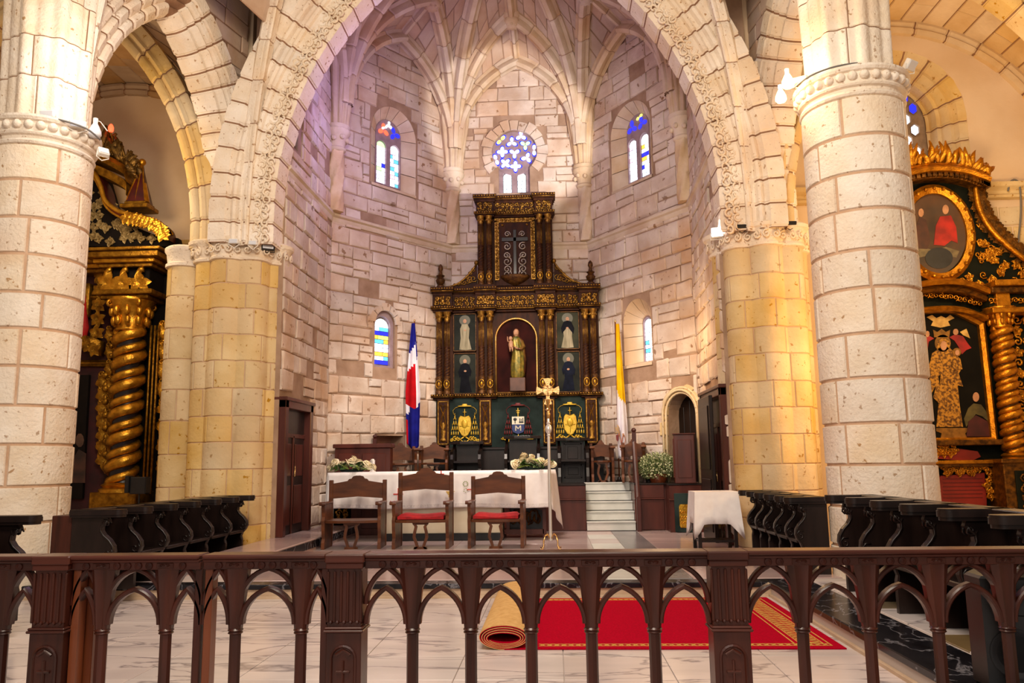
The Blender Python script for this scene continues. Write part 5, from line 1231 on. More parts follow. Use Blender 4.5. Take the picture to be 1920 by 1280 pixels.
# paintings
PDARK = mat('painting_dark_ground', '2B2E28', '1C1E1B', .75, spec=.1, scale=3, c3='3D3E30'); PW = mat('painted_white_habit', 'A59C82', '7E7760', .75, spec=.1, scale=6, stretch=(3, 1, .4)); PB = mat('painted_black_habit', '191A20', '101116', .8, spec=.08, scale=5); PGL = mat('painted_halo', '4C4A36', None, .5); PBL = mat('painted_blue_black', '1B2030', '12151E', .8, spec=.08, scale=5)
def saint(cx, z0, z1, w, robe, cape, flip=1, panel_label=None):
    p = bpy.data.objects.new('painting', None); LINK(p); p.parent = rt_; h = z1-z0
    MB().box(cx-w/2, cx+w/2, .085, .13, z0, z1).build('canvas', PDARK, p)
    def lay(poly, y, m, n): MB().prism(poly, y-.004, y).build(n, m, p)
    fx = lambda a: cx+flip*a*w*1.2
    lay([(fx(.2*math.cos(a)), z0+h*.82+.14*h*math.sin(a)) for a in [i*PI/8 for i in range(16)]], .084, PGL, 'halo')
    lay([(fx(a), z0+h*b) for a, b in ((-.2, .05), (-.15, .35), (-.17, .6), (-.1, .72), (.1, .72), (.17, .6), (.14, .35), (.24, .05), (.05, .03))], .080, robe, 'habit')
    if cape: lay([(fx(a), z0+h*b) for a, b in ((-.13, .73), (-.24, .55), (-.2, .4), (-.05, .55), (.05, .55), (.2, .42), (.24, .56), (.13, .73), (0, .76))], .077, cape, 'cape')
    lay([(fx(.065*math.cos(a)), z0+h*.80+.055*h*math.sin(a)) for a in [i*PI/6 for i in range(12)]], .077, FLESH, 'face')
    lay([(fx(.01+.05*math.cos(a)), z0+h*.56+.025*h*math.sin(a)) for a in [i*PI/4 for i in range(8)]], .074, FLESH, 'hands')
    mb = MB()
    for a, b, c_, d_ in ((cx-w/2, cx+w/2, z0, z0+.02), (cx-w/2, cx+w/2, z1-.02, z1), (cx-w/2, cx-w/2+.02, z0, z1), (cx+w/2-.02, cx+w/2, z0, z1)): mb.box(a, b, .06, .09, c_, d_, .004)
    mb.build('frame', GOLD_D, p)
saint(-1.155, H_(3.94), H_(4.80), .52, PW, None); saint(-1.155, H_(2.98), H_(3.90), .52, PB, PB); saint(1.155, H_(3.94), H_(4.80), .52, PW, PB, -1); saint(1.155, H_(2.98), H_(3.90), .52, PBL, PBL, -1)
# niche
MB().prism([(-.45, H_(2.98)), (-.45, H_(4.2))]+[(-.45*math.cos(PI*i/16), H_(4.2)+.45*math.sin(PI*i/16)) for i in range(1, 16)]+[(.45, H_(4.2)), (.45, H_(2.98))], .10, .115).build('niche_back', mat('niche_dark_red', '3A1713', '1E0D0C', .85, spec=.08, scale=2), rt_)
mb = MB(); mb.tube([(-.46, .06, H_(2.99)), (-.46, .06, H_(4.2))]+[(-.46*math.cos(PI*i/20), .06, H_(4.2)+.46*math.sin(PI*i/20)) for i in range(1, 20)]+[(.46, .06, H_(4.2)), (.46, .06, H_(2.99)), (-.46, .06, H_(2.99))], .026, 6); mb.build('gilt_arch', mat('pale_gold_moulding', 'C99B58', 'A87A3C', .35, .7, scale=10), rt_, smooth=True)
# statue of the mother and child: one continuous draped figure on a block
stt = thing('statue', 'small polychrome statue of a crowned mother in gilt robe holding a child, in the niche', 'statue', (RTX+.03, RTY-.12, H_(3.0)+DZ))
MB().box(-.17, .17, -.12, .12, 0, .30, .01).build('pedestal', mat('niche_block', '5A3626', '442619', .5, scale=6), stt)
ROBE = mat('gilt_green_robe', '8A7426', '4A4F1E', .4, .4, scale=14, c3='A8872E', bump=.2, bscale=60); CLOAK = mat('dark_red_gilt_cloak', '5A2A1A', '3C1B12', .45, .2, scale=10, c3='7A5A22')
def body(par, name, secs, m, n=26, folds=0, amp=0.0, caps=True):
    rings = []
    for i, (x, y, z, a, b) in enumerate(secs):
        rings.append([Vector((x+a*(1+amp*math.sin(folds*t+i*.25))*math.cos(t), y+b*(1+amp*math.sin(folds*t+i*.25))*math.sin(t), z)) for t in [2*PI*k/n for k in range(n)]])
    return MB().loft(rings, caps=caps).build(name, m, par, smooth=60)
body(stt, 'robe', [(0, 0, .30, .13, .10), (.0, 0, .36, .15, .115), (.01, 0, .6, .155, .12), (.02, 0, .8, .14, .11), (.0, 0, .95, .12, .095), (-.02, 0, 1.08, .125, .09), (-.02, 0, 1.17, .11, .08), (-.02, .0, 1.22, .05, .05)], ROBE, 40, 9, .06)
body(stt, 'cloak', [(.05, .03, .42, .12, .09), (.06, .03, .7, .13, .10), (.05, .03, .95, .125, .1), (.0, .02, 1.14, .135, .095), (-.01, .02, 1.22, .07, .06)], CLOAK, 36, 7, .05)
body(stt, 'head', [(-.02, -.01, 1.20, .034, .034), (-.02, -.01, 1.235, .036, .036), (-.02, -.02, 1.25, .052, .055), (-.02, -.02, 1.29, .06, .066), (-.02, -.015, 1.34, .058, .062), (-.02, -.01, 1.375, .035, .04), (-.02, -.01, 1.385, .008, .008)], FLESH, 18)
mb = MB(); mb.ball((-.02, -.083, 1.295), .012, 6, 5, (.8, 1, 1.4))
for s in (-1, 1): mb.ball((-.02+s*.022, -.075, 1.312), .008, 6, 4)
mb.ball((-.02, -.08, 1.268), .012, 6, 4, (1.4, .5, .5)); mb.build('face_features', FLESH, stt, smooth=True)
body(stt, 'veil', [(-.02, .02, 1.14, .10, .06), (-.02, .025, 1.24, .07, .055), (-.02, .02, 1.33, .068, .06), (-.02, .012, 1.385, .045, .05), (-.02, .01, 1.405, .01, .01)], mat('auburn_hair', '6A3A1C', '4A2612', .5, scale=20), 18)
mb = MB(); mb.tube([(-.13, -.01, 1.14), (-.17, -.06, 1.02), (-.13, -.13, .95), (-.05, -.15, .95)], [.045, .042, .032, .02], 8); mb.tube([(.09, 0, 1.13), (.14, -.05, .98), (.08, -.13, .92), (-.02, -.15, .93)], [.048, .045, .035, .02], 8); mb.build('sleeves', CLOAK, stt, smooth=True)
mb = MB()
for hx_, hz_ in ((-.03, .955), (-.0, .93)):
    mb.ball((hx_, -.155, hz_), .02, 8, 6)
    for k in range(4): mb.tube([(hx_-.01+.008*k, -.165, hz_+.012), (hx_-.025+.008*k, -.175, hz_+.02-.006*k), (hx_-.035+.008*k, -.168, hz_+.01-.008*k)], .0055, 5)
    mb.tube([(hx_+.015, -.16, hz_+.01), (hx_+.018, -.172, hz_+.025)], .006, 5)
mb.build('hands', FLESH, stt, smooth=True)
body(stt, 'child', [(-.13, -.11, .93, .04, .04), (-.135, -.11, 1.0, .052, .045), (-.135, -.1, 1.09, .05, .042), (-.135, -.1, 1.12, .022, .022), (-.138, -.105, 1.135, .034, .036), (-.138, -.105, 1.165, .042, .044), (-.138, -.1, 1.2, .032, .035), (-.138, -.1, 1.215, .006, .006)], FLESH, 16)
mb = MB(); mb.tube([(-.17, -.12, 1.08), (-.2, -.15, 1.10), (-.205, -.155, 1.17)], [.018, .015, .012], 6); mb.ball((-.205, -.155, 1.185), .015, 6, 5); mb.tube([(-.12, -.13, .96), (-.1, -.17, .95), (-.1, -.165, .87)], [.024, .02, .014], 6); mb.tube([(-.15, -.13, .95), (-.15, -.17, .94), (-.15, -.165, .86)], [.024, .02, .014], 6); mb.build('child_limbs', FLESH, stt, smooth=True)
# coats of arms on the predella
SHR = mat('shield_red', '6A1418', None, .5); SHB = mat('shield_blue', '1B2F6A', None, .5); SHW = mat('shield_white', 'E4DCC4', None, .5); YEL = mat('bright_gold_paint', 'E0BC3C', 'C49A28', .4, .3, scale=14, bump=.3, bscale=50)
def arms(cx, label, centre=False):
    a = bpy.data.objects.new('coat_of_arms', None); LINK(a); a.parent = rt_; a.location = (cx, .05, H_(2.32))
    m = SHR if centre else YEL
    mb = MB(); mb.lathe([(.001, .05), (.05, .05), (.06, .02), (.15, .01), (.15, -.01), (.001, -.01)], 18, (0, -.03, .39), sy=.25)
    mb.build('hat', m, a, smooth=40)
    mb = MB()
    for s in (-1, 1):
        mb.tube([(s*.12, -.02, .38), (s*.2, -.02, .36), (s*.26, -.02, .3), (s*.25, -.02, .22), (s*.20, -.02, .18)], .005, 4)
        for r_ in range(4):
            for k in range(r_+1):
                x = s*(.22+.05*(k-r_/2)); z = .14-.115*r_; mb.lathe([(.004, .045), (.010, .028), (.015, 0), (.017, -.035), (.006, -.04)], 6, (x, -.02, z)); mb.tube([(x, -.02, z+.04), (x, -.02, z+.1)], .004, 4)
    mb.build('tassels', m, a, smooth=True)['kind'] = 'stuff'
    if centre:
        MB().prism([(-.135, .14), (.0, .14), (.0, -.03), (-.135, -.03)], -.05, -.01).build('shield_quarter', SHW, a); MB().prism([(.0, .14), (.135, .14), (.135, -.03), (0, -.03)], -.049, -.01).build('shield_quarter', SHW, a)
        MB().prism([(-.135, -.03), (.135, -.03), (.135, -.14), (.11, -.2), (0, -.24), (-.11, -.2), (-.135, -.14)], -.05, -.01).build('shield_base', SHB, a)
        mb = MB()
        for xa, za, xb, zb in ((-.055, -.17, -.055, -.06), (-.055, -.06, 0, -.13), (0, -.13, .055, -.06), (.055, -.06, .055, -.17)): mb.tube([(xa, -.052, za), (xb, -.052, zb)], .011, 4)
        mb.build('letter', SHW, a)
        mb = MB(); mb.box(-.075, -.055, -.055, -.05, -.01, .09); mb.ball((-.065, -.052, .08), .04, 8, 6, (1, .2, .9)); mb.box(.02, .12, -.055, -.05, 0, .03); mb.box(.03, .05, -.055, -.05, .03, .1); mb.box(.065, .08, -.055, -.05, .03, .09); mb.box(.095, .115, -.055, -.05, .03, .11); mb.build('charges', BLACKM, a)
        mb = MB(); mb.box(-.008, .008, -.03, -.02, .14, .33); mb.box(-.04, .04, -.032, -.02, .26, .275); mb.box(-.03, .03, -.032, -.02, .22, .235); mb.box(-.008, .008, -.03, -.02, -.34, -.24)
        mb.loft([[Vector((-.34+.68*i/16, -.03-(.01 if i % 16 else 0), -.35-.09*math.sin(PI*i/16)+h)) for h in (0, .05)] for i in range(17)], caps=False, closed=False)
        for s in (-1, 1): mb.tube([(s*(.34+q), -.03, -.33+h) for q, h in scroll_pts(0, 0, .035, .9, 0, s, 8)], .012, 4)
        mb.build('motto_ribbon', YEL, a)
    else:
        pr = [(-.13, .13), (-.09, .18), (0, .15), (.09, .18), (.13, .13), (.15, 0), (.13, -.15), (.07, -.25), (0, -.29), (-.07, -.25), (-.13, -.15), (-.15, 0)]
        MB().prism(pr, -.05, -.0, 'y', .015).build('shield', YEL, a)
        mb = MB(); mb.ball((0, -.05, .0), .07, 10, 8, (1, .3, 1.4)); mb.box(-.008, .008, -.03, -.02, .15, .33); mb.box(-.04, .04, -.032, -.02, .25, .265); mb.box(-.005, .005, -.055, -.05, -.22, .12); mb.box(-.11, .11, -.055, -.05, -.06, -.045)
        for s in (-1, 1):
            for cx_, cz_, r_ in ((.22, -.33, .06), (.14, -.33, .05), (.29, -.36, .04)): mb.tube([(s*(cx_+q), -.02, cz_+h) for q, h in scroll_pts(0, 0, r_, 1.2, cx_*9, s, 9)], .016, 4)
        for s in (-1, 1): mb.tube([(s*.02, -.03, -.29), (s*.1, -.03, -.34), (s*.04, -.03, -.4), (0, -.03, -.38)], .018, 5)
        mb.build('gilt_relief', YEL, a, smooth=True)
arms(-1.16, '', False); arms(0.02, '', True); arms(1.16, '', False)

# ================================================================ seats on the dais
def sedilia(label, x, y, w, h, wd, steps=False):
    t = thing('dais_chair', label, 'chair', (x, y, DZ), 0); k = w/2
    MB().box(-k+.05, k-.05, .2, .26, .0, h-.05).build('back_board', wd, t)
    mb = MB()
    for zc, hh in ((h*.68, h*.22), (h*.25, h*.16)):
        if zc-hh > .46 or steps:
            for a, b, c_, d_ in ((-k+.1, k-.1, zc+hh-.03, zc+hh), (-k+.1, k-.1, zc-hh, zc-hh+.03), (-k+.1, -k+.13, zc-hh, zc+hh), (k-.13, k-.1, zc-hh, zc+hh)): mb.box(a, b, .18, .2, c_, d_, .004)
            mb.box(-k+.18, k-.18, .185, .2, zc-hh+.07, zc+hh-.07, .006)
    mb.build('panel_mouldings', wd, t)
    for s in (-1, 1):
        mb = MB(); mb.prism([(-.28, 0), (-.28, .12), (-.24, .3), (-.29, .4), (-.31, .5), (-.26, .6), (-.29, .66), (-.2, .68), (.0, .72), (.1, h-.16), (.28, h), (.28, 0)], s*k-.03, s*k+.03, 'x', .005); mb.build('arm_panel', wd, t)
    MB().box(-k+.03, k-.03, -.25, .2, .42, .47, .008).build('seat', wd, t)
    mb = MB(); mb.prism([(-k-.06, .02), (-k-.06, .26), (k+.06, .26), (k+.06, .02), (k*.5, -.03), (-k*.5, -.03)], h-.04, h+.02, 'z', .006); mb.build('canopy_rail', wd, t)
sedilia('dark choir seat with plain panel, left of the centre before the retable', -1.84, 17.05, .58, .86, WOOD_B)
sedilia('tallest dark panelled seat in the centre before the retable', -.66, 17.05, .68, .96, WOOD_B)
sedilia('dark seat with two raised panels, beside the right altar flowers', .40, 16.95, .58, .90, WOOD_B, True)
armchair('brown crested armchair on the dais beside the slanting handrail', -3.1, 16.25, DZ, .25, .56, .78, False)
armchair('brown crested armchair on the dais left of the dark seats', -2.5, 16.75, DZ, .1, .54, .80, False)
armchair('brown crested armchair on the dais at the top of the steps', 1.0, 17.0, DZ, 0, .42, .80, False, wood=WOOD_C)
armchair('brown crested armchair on the dais beneath the yellow and white flag', 1.60, 16.42, DZ, -.1, .42, .80, False, wood=WOOD_C)

# ================================================================ flags
FLW = mat('flag_white', 'E6E2EA', 'D8D3DE', .8, scale=4, spec=.1); FLR = mat('flag_red', 'C4101C', 'A50C16', .8, scale=4, spec=.1); FLB = mat('flag_blue', '1C1F86', '14166A', .8, scale=4, spec=.1); FLY = mat('flag_yellow', 'EBC115', 'D9A90C', .8, scale=4, spec=.1)
def flag(name, label, x, y, zt, zb, wf, cols, lean=0.0):
    """cloth hanging in folds from a leaning staff; cols(u,v) -> material index"""
    t = thing(name, label, 'flag', (x, y, DZ)); top = Vector((lean, 0, zt-DZ)); base = Vector((0, .02, 0))
    MB().tube([base, base.lerp(top, .5), top], .016, 8).build('staff', WOOD_R, t, smooth=True)
    mb = MB(); mb.lathe([(.07, 0), (.08, .02), (.04, .05), (.03, .1)], 14, (0, .02, 0)); mb.build('foot', WOOD_B, t, smooth=40)
    mb = MB(); mb.ball(tuple(top+Vector((0, 0, .03))), .022, 8, 6, (1, 1, 1.6)); mb.build('finial', BRASS, t, smooth=True)
    nu, nv = 28, 40; mb = MB(); ms = ['w']
    vs = []; q = lambda u, v: (Vector((lean*(1-v*.9)+wf(u, v)[0], -.03+wf(u, v)[1], zt-DZ-.03-(zt-zb)*wf(u, v)[2])))
    mb.grid(q, nu, nv); mb.m = [cols((i//nv+.5)/nu, (i % nv+.5)/nv) for i in range(nu*nv)]
    return t, mb
def wf1(u, v):
    sp = .04+.13*min(1, v*1.7)*(1-.25*max(0, v-.55)/.45); ang = u*9.5
    return (-.02+sp*(u-.52)*1.9+.05*v*0, .035*math.sin(ang)*(.3+v), v*(1-.10*abs(u-.6)))
def c1(u, v):
    d = v*1.0+ (u-.5)*.12
    if v < .025: return 1
    if d < .20: return 1
    if d < .34: return 0 if u < .85 else 1
    if d < .62+.10*u: return 2 if u < .72 else 0
    if d < .70: return 0 if u < .3 else 1
    return 1 if not (u < .12 and v > .8) else 2
t, mb = flag('national_flag', 'furled blue, white and red flag on a staff left of the retable', -2.93, 16.85, 4.48, 1.75, wf1, c1, -.01)
mb.build('flag_cloth', [FLW, FLB, FLR], t, smooth=True).modifiers.new('thickness', 'SOLIDIFY').thickness = .006
def wf2(u, v):
    sp = .025+.12*min(1, .2+v*.95); ang = u*8
    return (.04+sp*(u-.42)*1.5+.04*v, .04*math.sin(ang)*(.3+v), v*(1-.14*(u-.3)*(1 if u > .3 else 0)))
t, mb = flag('yellow_and_white_flag', 'yellow and white flag with crossed keys hanging on a staff right of the retable', 1.345, 16.9, 4.38, 1.55, wf2, lambda u, v: 1 if v < .5+.17*u else 0, .02)
mb.build('flag_cloth', [FLW, FLY], t, smooth=True).modifiers.new('thickness', 'SOLIDIFY').thickness = .006
mb = MB()
mb.tube([(.02, -.10, .98), (.07, -.10, .72), (.09, -.1, .66), (.06, -.1, .62), (.03, -.1, .66), (.07, -.1, .72)], .010, 5); mb.tube([(.10, -.11, .98), (.05, -.11, .72)], .010, 5)
mb.box(.085, .115, -.115, -.105, .93, .99); mb.box(.0, .03, -.115, -.105, .93, .99); mb.tube([(.12+.02*math.sin(k), -.1, .96-.06*k) for k in range(5)], .007, 4); mb.build('crossed_keys', mat('flag_gold_keys', 'B08A5A', 'A03A3A', .7, scale=30), t, smooth=True)
mb = MB(); mb.lathe([(.05, 0), (.055, .03), (.045, .08), (.05, .12), (.03, .16), (.005, .19)], 10, (-.015, -.085, .98), sy=.35); mb.build('tiara', mat('tiara_gold', 'B98F3E', '8C8488', .6, scale=25), t, smooth=True)
mb = MB(); mb.prism([(-.05, .96), (.01, .96), (.0, .86), (-.02, .82), (-.045, .86)], -.105, -.095); mb.build('shield', SHR, t)

# ================================================================ plants, cabinet, lectern, side table
bu = thing('white_flower_bush', 'rounded basket of small white and green flowers on the dais edge by the steps', 'flowers', (2.02, 15.9, DZ)); r_ = random.Random(11)
MB().lathe([(.14, 0), (.2, .14), (.2, .17), (.16, .17)], 16).build('basket', WOOD_R, bu, smooth=30)
mb = MB(); ml = MB(); mf = MB()
for k in range(3600):
    a = r_.uniform(0, 2*PI); ph = math.acos(r_.uniform(-.75, 1)); rr = r_.uniform(.72, 1.04)
    p = Vector((.37*rr*math.sin(ph)*math.cos(a), .26*rr*math.sin(ph)*math.sin(a), .30+.27*rr*math.cos(ph))); d = (p-Vector((0, 0, .22))).normalized()
    tgt = mf if r_.random() < .16 else ml; u = d.orthogonal().normalized(); w = d.cross(u); s = r_.uniform(.018, .034) if tgt is ml else r_.uniform(.012, .02); an = r_.uniform(0, 6); e1 = u*math.cos(an)+w*math.sin(an); e2 = d*.7+(w*math.cos(an)-u*math.sin(an))*.7
    if tgt is ml: tgt.add([p-e1*s*.4, p+e2*s*1.0, p+e1*s*.4, p+e2*s*2.0], [(0, 1, 3), (1, 2, 3)])
    else: tgt.ball(tuple(p+d*.01), s, 5, 3)
for k in range(40):
    a = r_.uniform(0, 6.28); mb.tube([(0, 0, .1), (.2*math.cos(a), .14*math.sin(a), .25), (.36*math.cos(a), .26*math.sin(a), .28+.2*r_.random())], .006, 4)
mb.build('stems', LEAFG, bu); tag(ml.build('leaves', mat('bush_leaf', '7C8A54', '55662F', .6, scale=14), bu, fix=False), kind='stuff'); tag(mf.build('blossoms', mat('bush_blossom', 'D8D8B4', 'BFC48E', .7, scale=20), bu, smooth=True), kind='stuff')
cab = thing('organ_cabinet', 'boxy brown wooden cabinet on the dais beside the arched doorway', 'cabinet', (2.53, 15.32, DZ), -.1)
MB().box(-.28, .10, -.18, .18, 0, .90, .012).build('case', WOOD_P, cab); MB().box(-.22, .04, -.192, -.175, .1, .80, .01).build('front_panel', WOOD_P, cab); MB().box(-.295, -.27, -.14, .14, .1, .82, .01).build('side_panel', WOOD_P, cab); MB().box(-.30, .12, -.20, .20, .90, .92, .006).build('lid', WOOD_P, cab)
lc = thing('reading_desk', 'small dark reading desk with sloped top between the bush and the cabinet', 'desk', (2.0, 16.3, DZ))
MB().box(-.18, .18, -.12, .12, .38, .46, .008).build('desk_top', WOOD_B, lc)
for sx in (-1, 1):
    for sy in (-1, 1): MB().box(sx*.14-.02, sx*.14+.02, sy*.09-.02, sy*.09+.02, 0, .38).build('leg', WOOD_B, lc)
MB().box(-.12, .12, -.08, .08, .2, .36).build('shelf', WOOD_B, lc)
sdt = thing('side_table', 'small dark side table standing against the right pier', 'table', (2.36, 12.3, .15))
MB().box(-.30, .30, -.26, .26, .80, .84, .006).build('table_top', WOOD_B, sdt)
for sx in (-1, 1):
    for sy in (-1, 1): MB().box(sx*.26-.025, sx*.26+.025, sy*.22-.025, sy*.22+.025, 0, .80, .004).build('leg', WOOD_B, sdt)
MB().box(-.26, .26, -.2, .2, .12, .15).build('stretcher', WOOD_B, sdt)
scl = thing('side_tablecloth', 'white cloth draped with pointed corners over the small side table', 'cloth', (2.36, 12.3, .15))
mb = MB(); N2 = 48
def ctop(k, d):
    a = 2*PI*k/N2; ca_, sa_ = math.cos(a), math.sin(a); m_ = 1/max(abs(ca_), abs(sa_)); cx = .315*max(-1, min(1, ca_*m_)); cy = .275*max(-1, min(1, sa_*m_))
    corner = max(0, 1-abs(abs(ca_)-abs(sa_))*2.6)
    return Vector((cx*(1+d*(.05+.10*corner))+.012*math.sin(a*13)*d, cy*(1+d*(.05+.12*corner))+.012*math.cos(a*11)*d, .848-d*(.46+.22*corner)))
mb.loft([[Vector((0, 0, .848))]*0 or [ctop(k, 0)*.01+Vector((0, 0, .848*.99)) for k in range(N2)], [ctop(k, 0) for k in range(N2)]]+[[ctop(k, d) for k in range(N2)] for d in (.05, .25, .5, .75, 1.0)], caps=False); mb.build('linen', LINEN, scl, smooth=60).modifiers.new('thickness', 'SOLIDIFY').thickness = .004

# ================================================================ doors and cabinet at the sides of the chancel
def door_case(n, x, y0, y1, z0, z1, s, leaf):
    """panelled wooden door in a side wall; s = +1 faces +x"""
    d = thing('door_%d' % n, None, None); tag(d, kind='structure')
    mb = MB(); xa, xb = (x-.1*s, x+.10*s); f = .15
    mb.box(xa, xb, y0, y0+f, z0, z1, .01); mb.box(xa, xb, y1-f, y1, z0, z1, .01); mb.box(xa, xb, y0, y1, z1-f, z1, .01); mb.box(xa, x+.13*s, y0-.03, y1+.03, z1-.03, z1+.03, .01); mb.build('door_frame', WOOD_P, d)
    MB().box(x-.06*s, x-.02*s, y0+f, y1-f, z0, z1-f).build('door_leaf', WOOD_B, d)
    mb = MB(); m_ = (y0+y1)/2; mb.box(x-.02*s, x+.0*s, y0+f, y1-f, z1-.62, z1-.55, .005); mb.box(x-.02*s, x+.0*s, m_-.03, m_+.03, z0, z1-.58, .005)
    for a, b in ((y0+f+.08, m_-.1), (m_+.1, y1-f-.08)): mb.box(x-.02*s, x-.005*s, a, b, z0+.15, z0+.8, .008); mb.box(x-.02*s, x-.005*s, a, b, z0+.95, z1-.72, .008)
    mb.build('door_panels', WOOD_P, d)
    MB().tube([(x+.02*s, m_-.06, z0+.95), (x+.05*s, m_-.06, z0+.95), (x+.05*s, m_-.06, z0+1.12)], .012, 6).build('door_handle', BRASS, d, smooth=True)
door_case(1, -4.42, 12.78, 14.28, .33, 2.54, 1, True)
door_case(2, 2.75, 12.8, 14.6, .16, 2.62, -1, True)
dl = thing('door_leaf', 'tall dark door leaf standing open beside the right pier', 'door', (2.58, 13.3, .15), 0)
MB().box(-.03, .03, -.05, .95, 0, 2.36, .008).build('panel_board', WOOD_B, dl)
mb = MB(); mb.box(-.045, -.03, .06, .84, .15, 1.0, .01); mb.box(-.045, -.03, .06, .84, 1.15, 2.2, .01); mb.build('raised_panels', WOOD_B, dl)
ad = tag(MB().prism([(2.36, DZ), (2.36, 2.4)]+[(2.83-.47*math.cos(PI*i/12), 2.4+.44*math.sin(PI*i/12)) for i in range(1, 12)]+[(3.3, 2.4), (3.3, DZ)], .30, .36).build('door_3', WOOD_B), kind='structure'); ad.location = w_br.location; ad.rotation_euler = w_br.rotation_euler
for k in range(5): MB().box(2.4+.17*k, 2.56+.17*k, .285, .305, DZ, 2.75-abs(k-2)*.12, .005).build('plank', WOOD_B, ad)
surround(w_br, Hd, STONE_W, .16, 7, d=.06, stone_h=.3)
mb = MB()
for q, dd in ((.40, .05), (.45, .09), (.5, .05)): mb.tube([(Hd.c-q-.02, -dd, DZ), (Hd.c-q-.02, -dd, Hd.v1)]+[(Hd.c-(q+.02)*math.cos(PI*i/14), -dd, Hd.v1+(q+.02)*math.sin(PI*i/14)) for i in range(1, 14)]+[(Hd.c+q+.02, -dd, Hd.v1), (Hd.c+q+.02, -dd, DZ)], .025, 6)
mb.build('moulded_arch', STONE_W, w_br, smooth=True)
wc = thing('sacristy_cabinet', 'large dark wooden screen cabinet left of the altar, below the chancel wall', 'cabinet', (-3.72, 15.2, .15))
mb = MB(); mb.box(-.45, .62, 0, .25, .0, 1.62, .01); mb.build('case', WOOD_P, wc); MB().box(-.48, .65, -.05, .3, 1.62, 1.70, .012).build('top_moulding', WOOD_P, wc)
for a, b, c_, d_ in ((-.38, .02, .95, 1.52), (.08, .54, .95, 1.52), (.08, .54, .12, .85)): MB().box(a, b, -.02, .01, c_, d_, .012).build('door', WOOD_P, wc)
gp = thing('gilt_panel', 'dark panel with gilt carving at the foot of the screen cabinet', 'panel', (-4.0, 15.2, .33))
MB().box(-.17, .17, 0, .04, 0, .62, .006).build('board', GREENP, gp); mb = MB(); scrollfill(mb, -.13, .13, .04, .56, -.01, .06, 6, .014); mb.build('gilt_carving', GOLD, gp, smooth=True)
# ================================================================ choir stalls
SP = [(0, 0), (.40, 0), (.40, .25), (.385, .30), (.41, .36), (.455, .41), (.475, .46), (.465, .52), (.42, .58), (.36, .63), (.325, .68), (.33, .73), (.37, .755), (.395, .785), (.38, .82), (0, .82)]
def stalls(label, x, ys, s, h, end_near=True, red_back=False, dep=1.0):
    """seat dividers stand across the row; s = +1 when the seats look towards +x"""
    t = thing('choir_stalls', label, 'choir stalls', (x, ys[-1], .15)); k = h/.90; y0 = ys[-1]
    for i, y in enumerate(ys):
        d = bpy.data.objects.new('divider', None); LINK(d); d.parent = t; d.location = (0, y-y0, 0)
        MB().prism([(s*(a*dep-.5*dep), b*k) for a, b in SP], -.028, .028, 'y', .006).build('panel', WOOD_B, d)
        mb = MB(); pts_ = [(s*(a*dep-.5*dep), b*k) for a, b in SP[2:14]]
        for yy in (-.03, .03): mb.tube([(a-s*.012, yy, b) for a, b in pts_], .011, 5)
        for yy in (-.03, .03): mb.tube([(s*(.35*dep-.5*dep)+q, yy, .755*k+hh) for q, hh in scroll_pts(0, 0, .045, 1.3, 0, s, 9)], .009, 4); mb.tube([(s*(.40*dep-.5*dep)+q, yy, .45*k+hh) for q, hh in scroll_pts(0, 0, .06, 1.2, 1, -s, 9)], .010, 4)
        mb.build('carved_edge', WOOD_B, d, smooth=True)
        mb = MB(); r_ = .075; cx = s*(-.10*dep)
        arc = [(cx+s*(.10+.0)+s*r_*math.sin(PI*j/8), -r_*1.1*math.cos(PI*j/8)) for j in range(9)]
        for z0_, z1_, g in ((.82, .845, .85), (.845, .885, 1.0), (.885, .90, .92)):
            mb.prism([(-s*.5*dep, -r_*1.1*g)]+[(cx+s*.09+s*r_*g*math.sin(PI*j/8), -r_*1.1*g*math.cos(PI*j/8)) for j in range(9)]+[(-s*.5*dep, r_*1.1*g)], z0_*k, z1_*k, 'z')
        mb.build('armrest_cap', WOOD_B, d, smooth=30)
    L = ys[0]-ys[-1]
    mb = MB(); mb.box(-s*.5*dep, -s*.30*dep, -.02, L+.02, .855*k, .90*k, .008); mb.build('top_rail', WOOD_B, t)
    mb = MB(); mb.box(-s*.5*dep, -s*.45*dep, -.02, L+.02, 0, .86*k); mb.build('back_board', WOOD_B, t)
    for a, b in zip(ys[:-1], ys[1:]): MB().box(-s*.46*dep, -s*.06*dep, b-y0+.03, a-y0-.03, .36*k, .40*k, .008).build('seat', WOOD_B, t)
    if red_back: MB().box(-s*.72*dep, -s*.5*dep, -.02, .4, 0, .84*k, .008).build('end_case', WOOD, t)
    return t
stalls('row of black carved choir stalls left of the altar, before the clustered pier', -4.5, [11.85, 11.26, 10.65, 10.02, 9.40, 8.80, 8.25], 1, .88, red_back=True)
stalls('black choir stall cut by the left edge of the picture, beside the round column', -4.6, [7.0, 6.35, 5.7], 1, .90)
stalls('far row of black choir stalls at the foot of the right clustered pier', 2.73, [11.9, 11.45, 11.0, 10.5, 10.0, 9.6], -1, .87, dep=.8)
stalls('near row of black choir stalls in front of the right round column', 2.80, [8.38, 7.80, 7.2, 6.6, 5.97, 5.28], -1, .94, dep=.85)
armchair('reddish wooden chair at the left edge behind the balustrade', -4.08, 5.42, 0, .9, .44, 1.04, False, wood=WOOD_R)

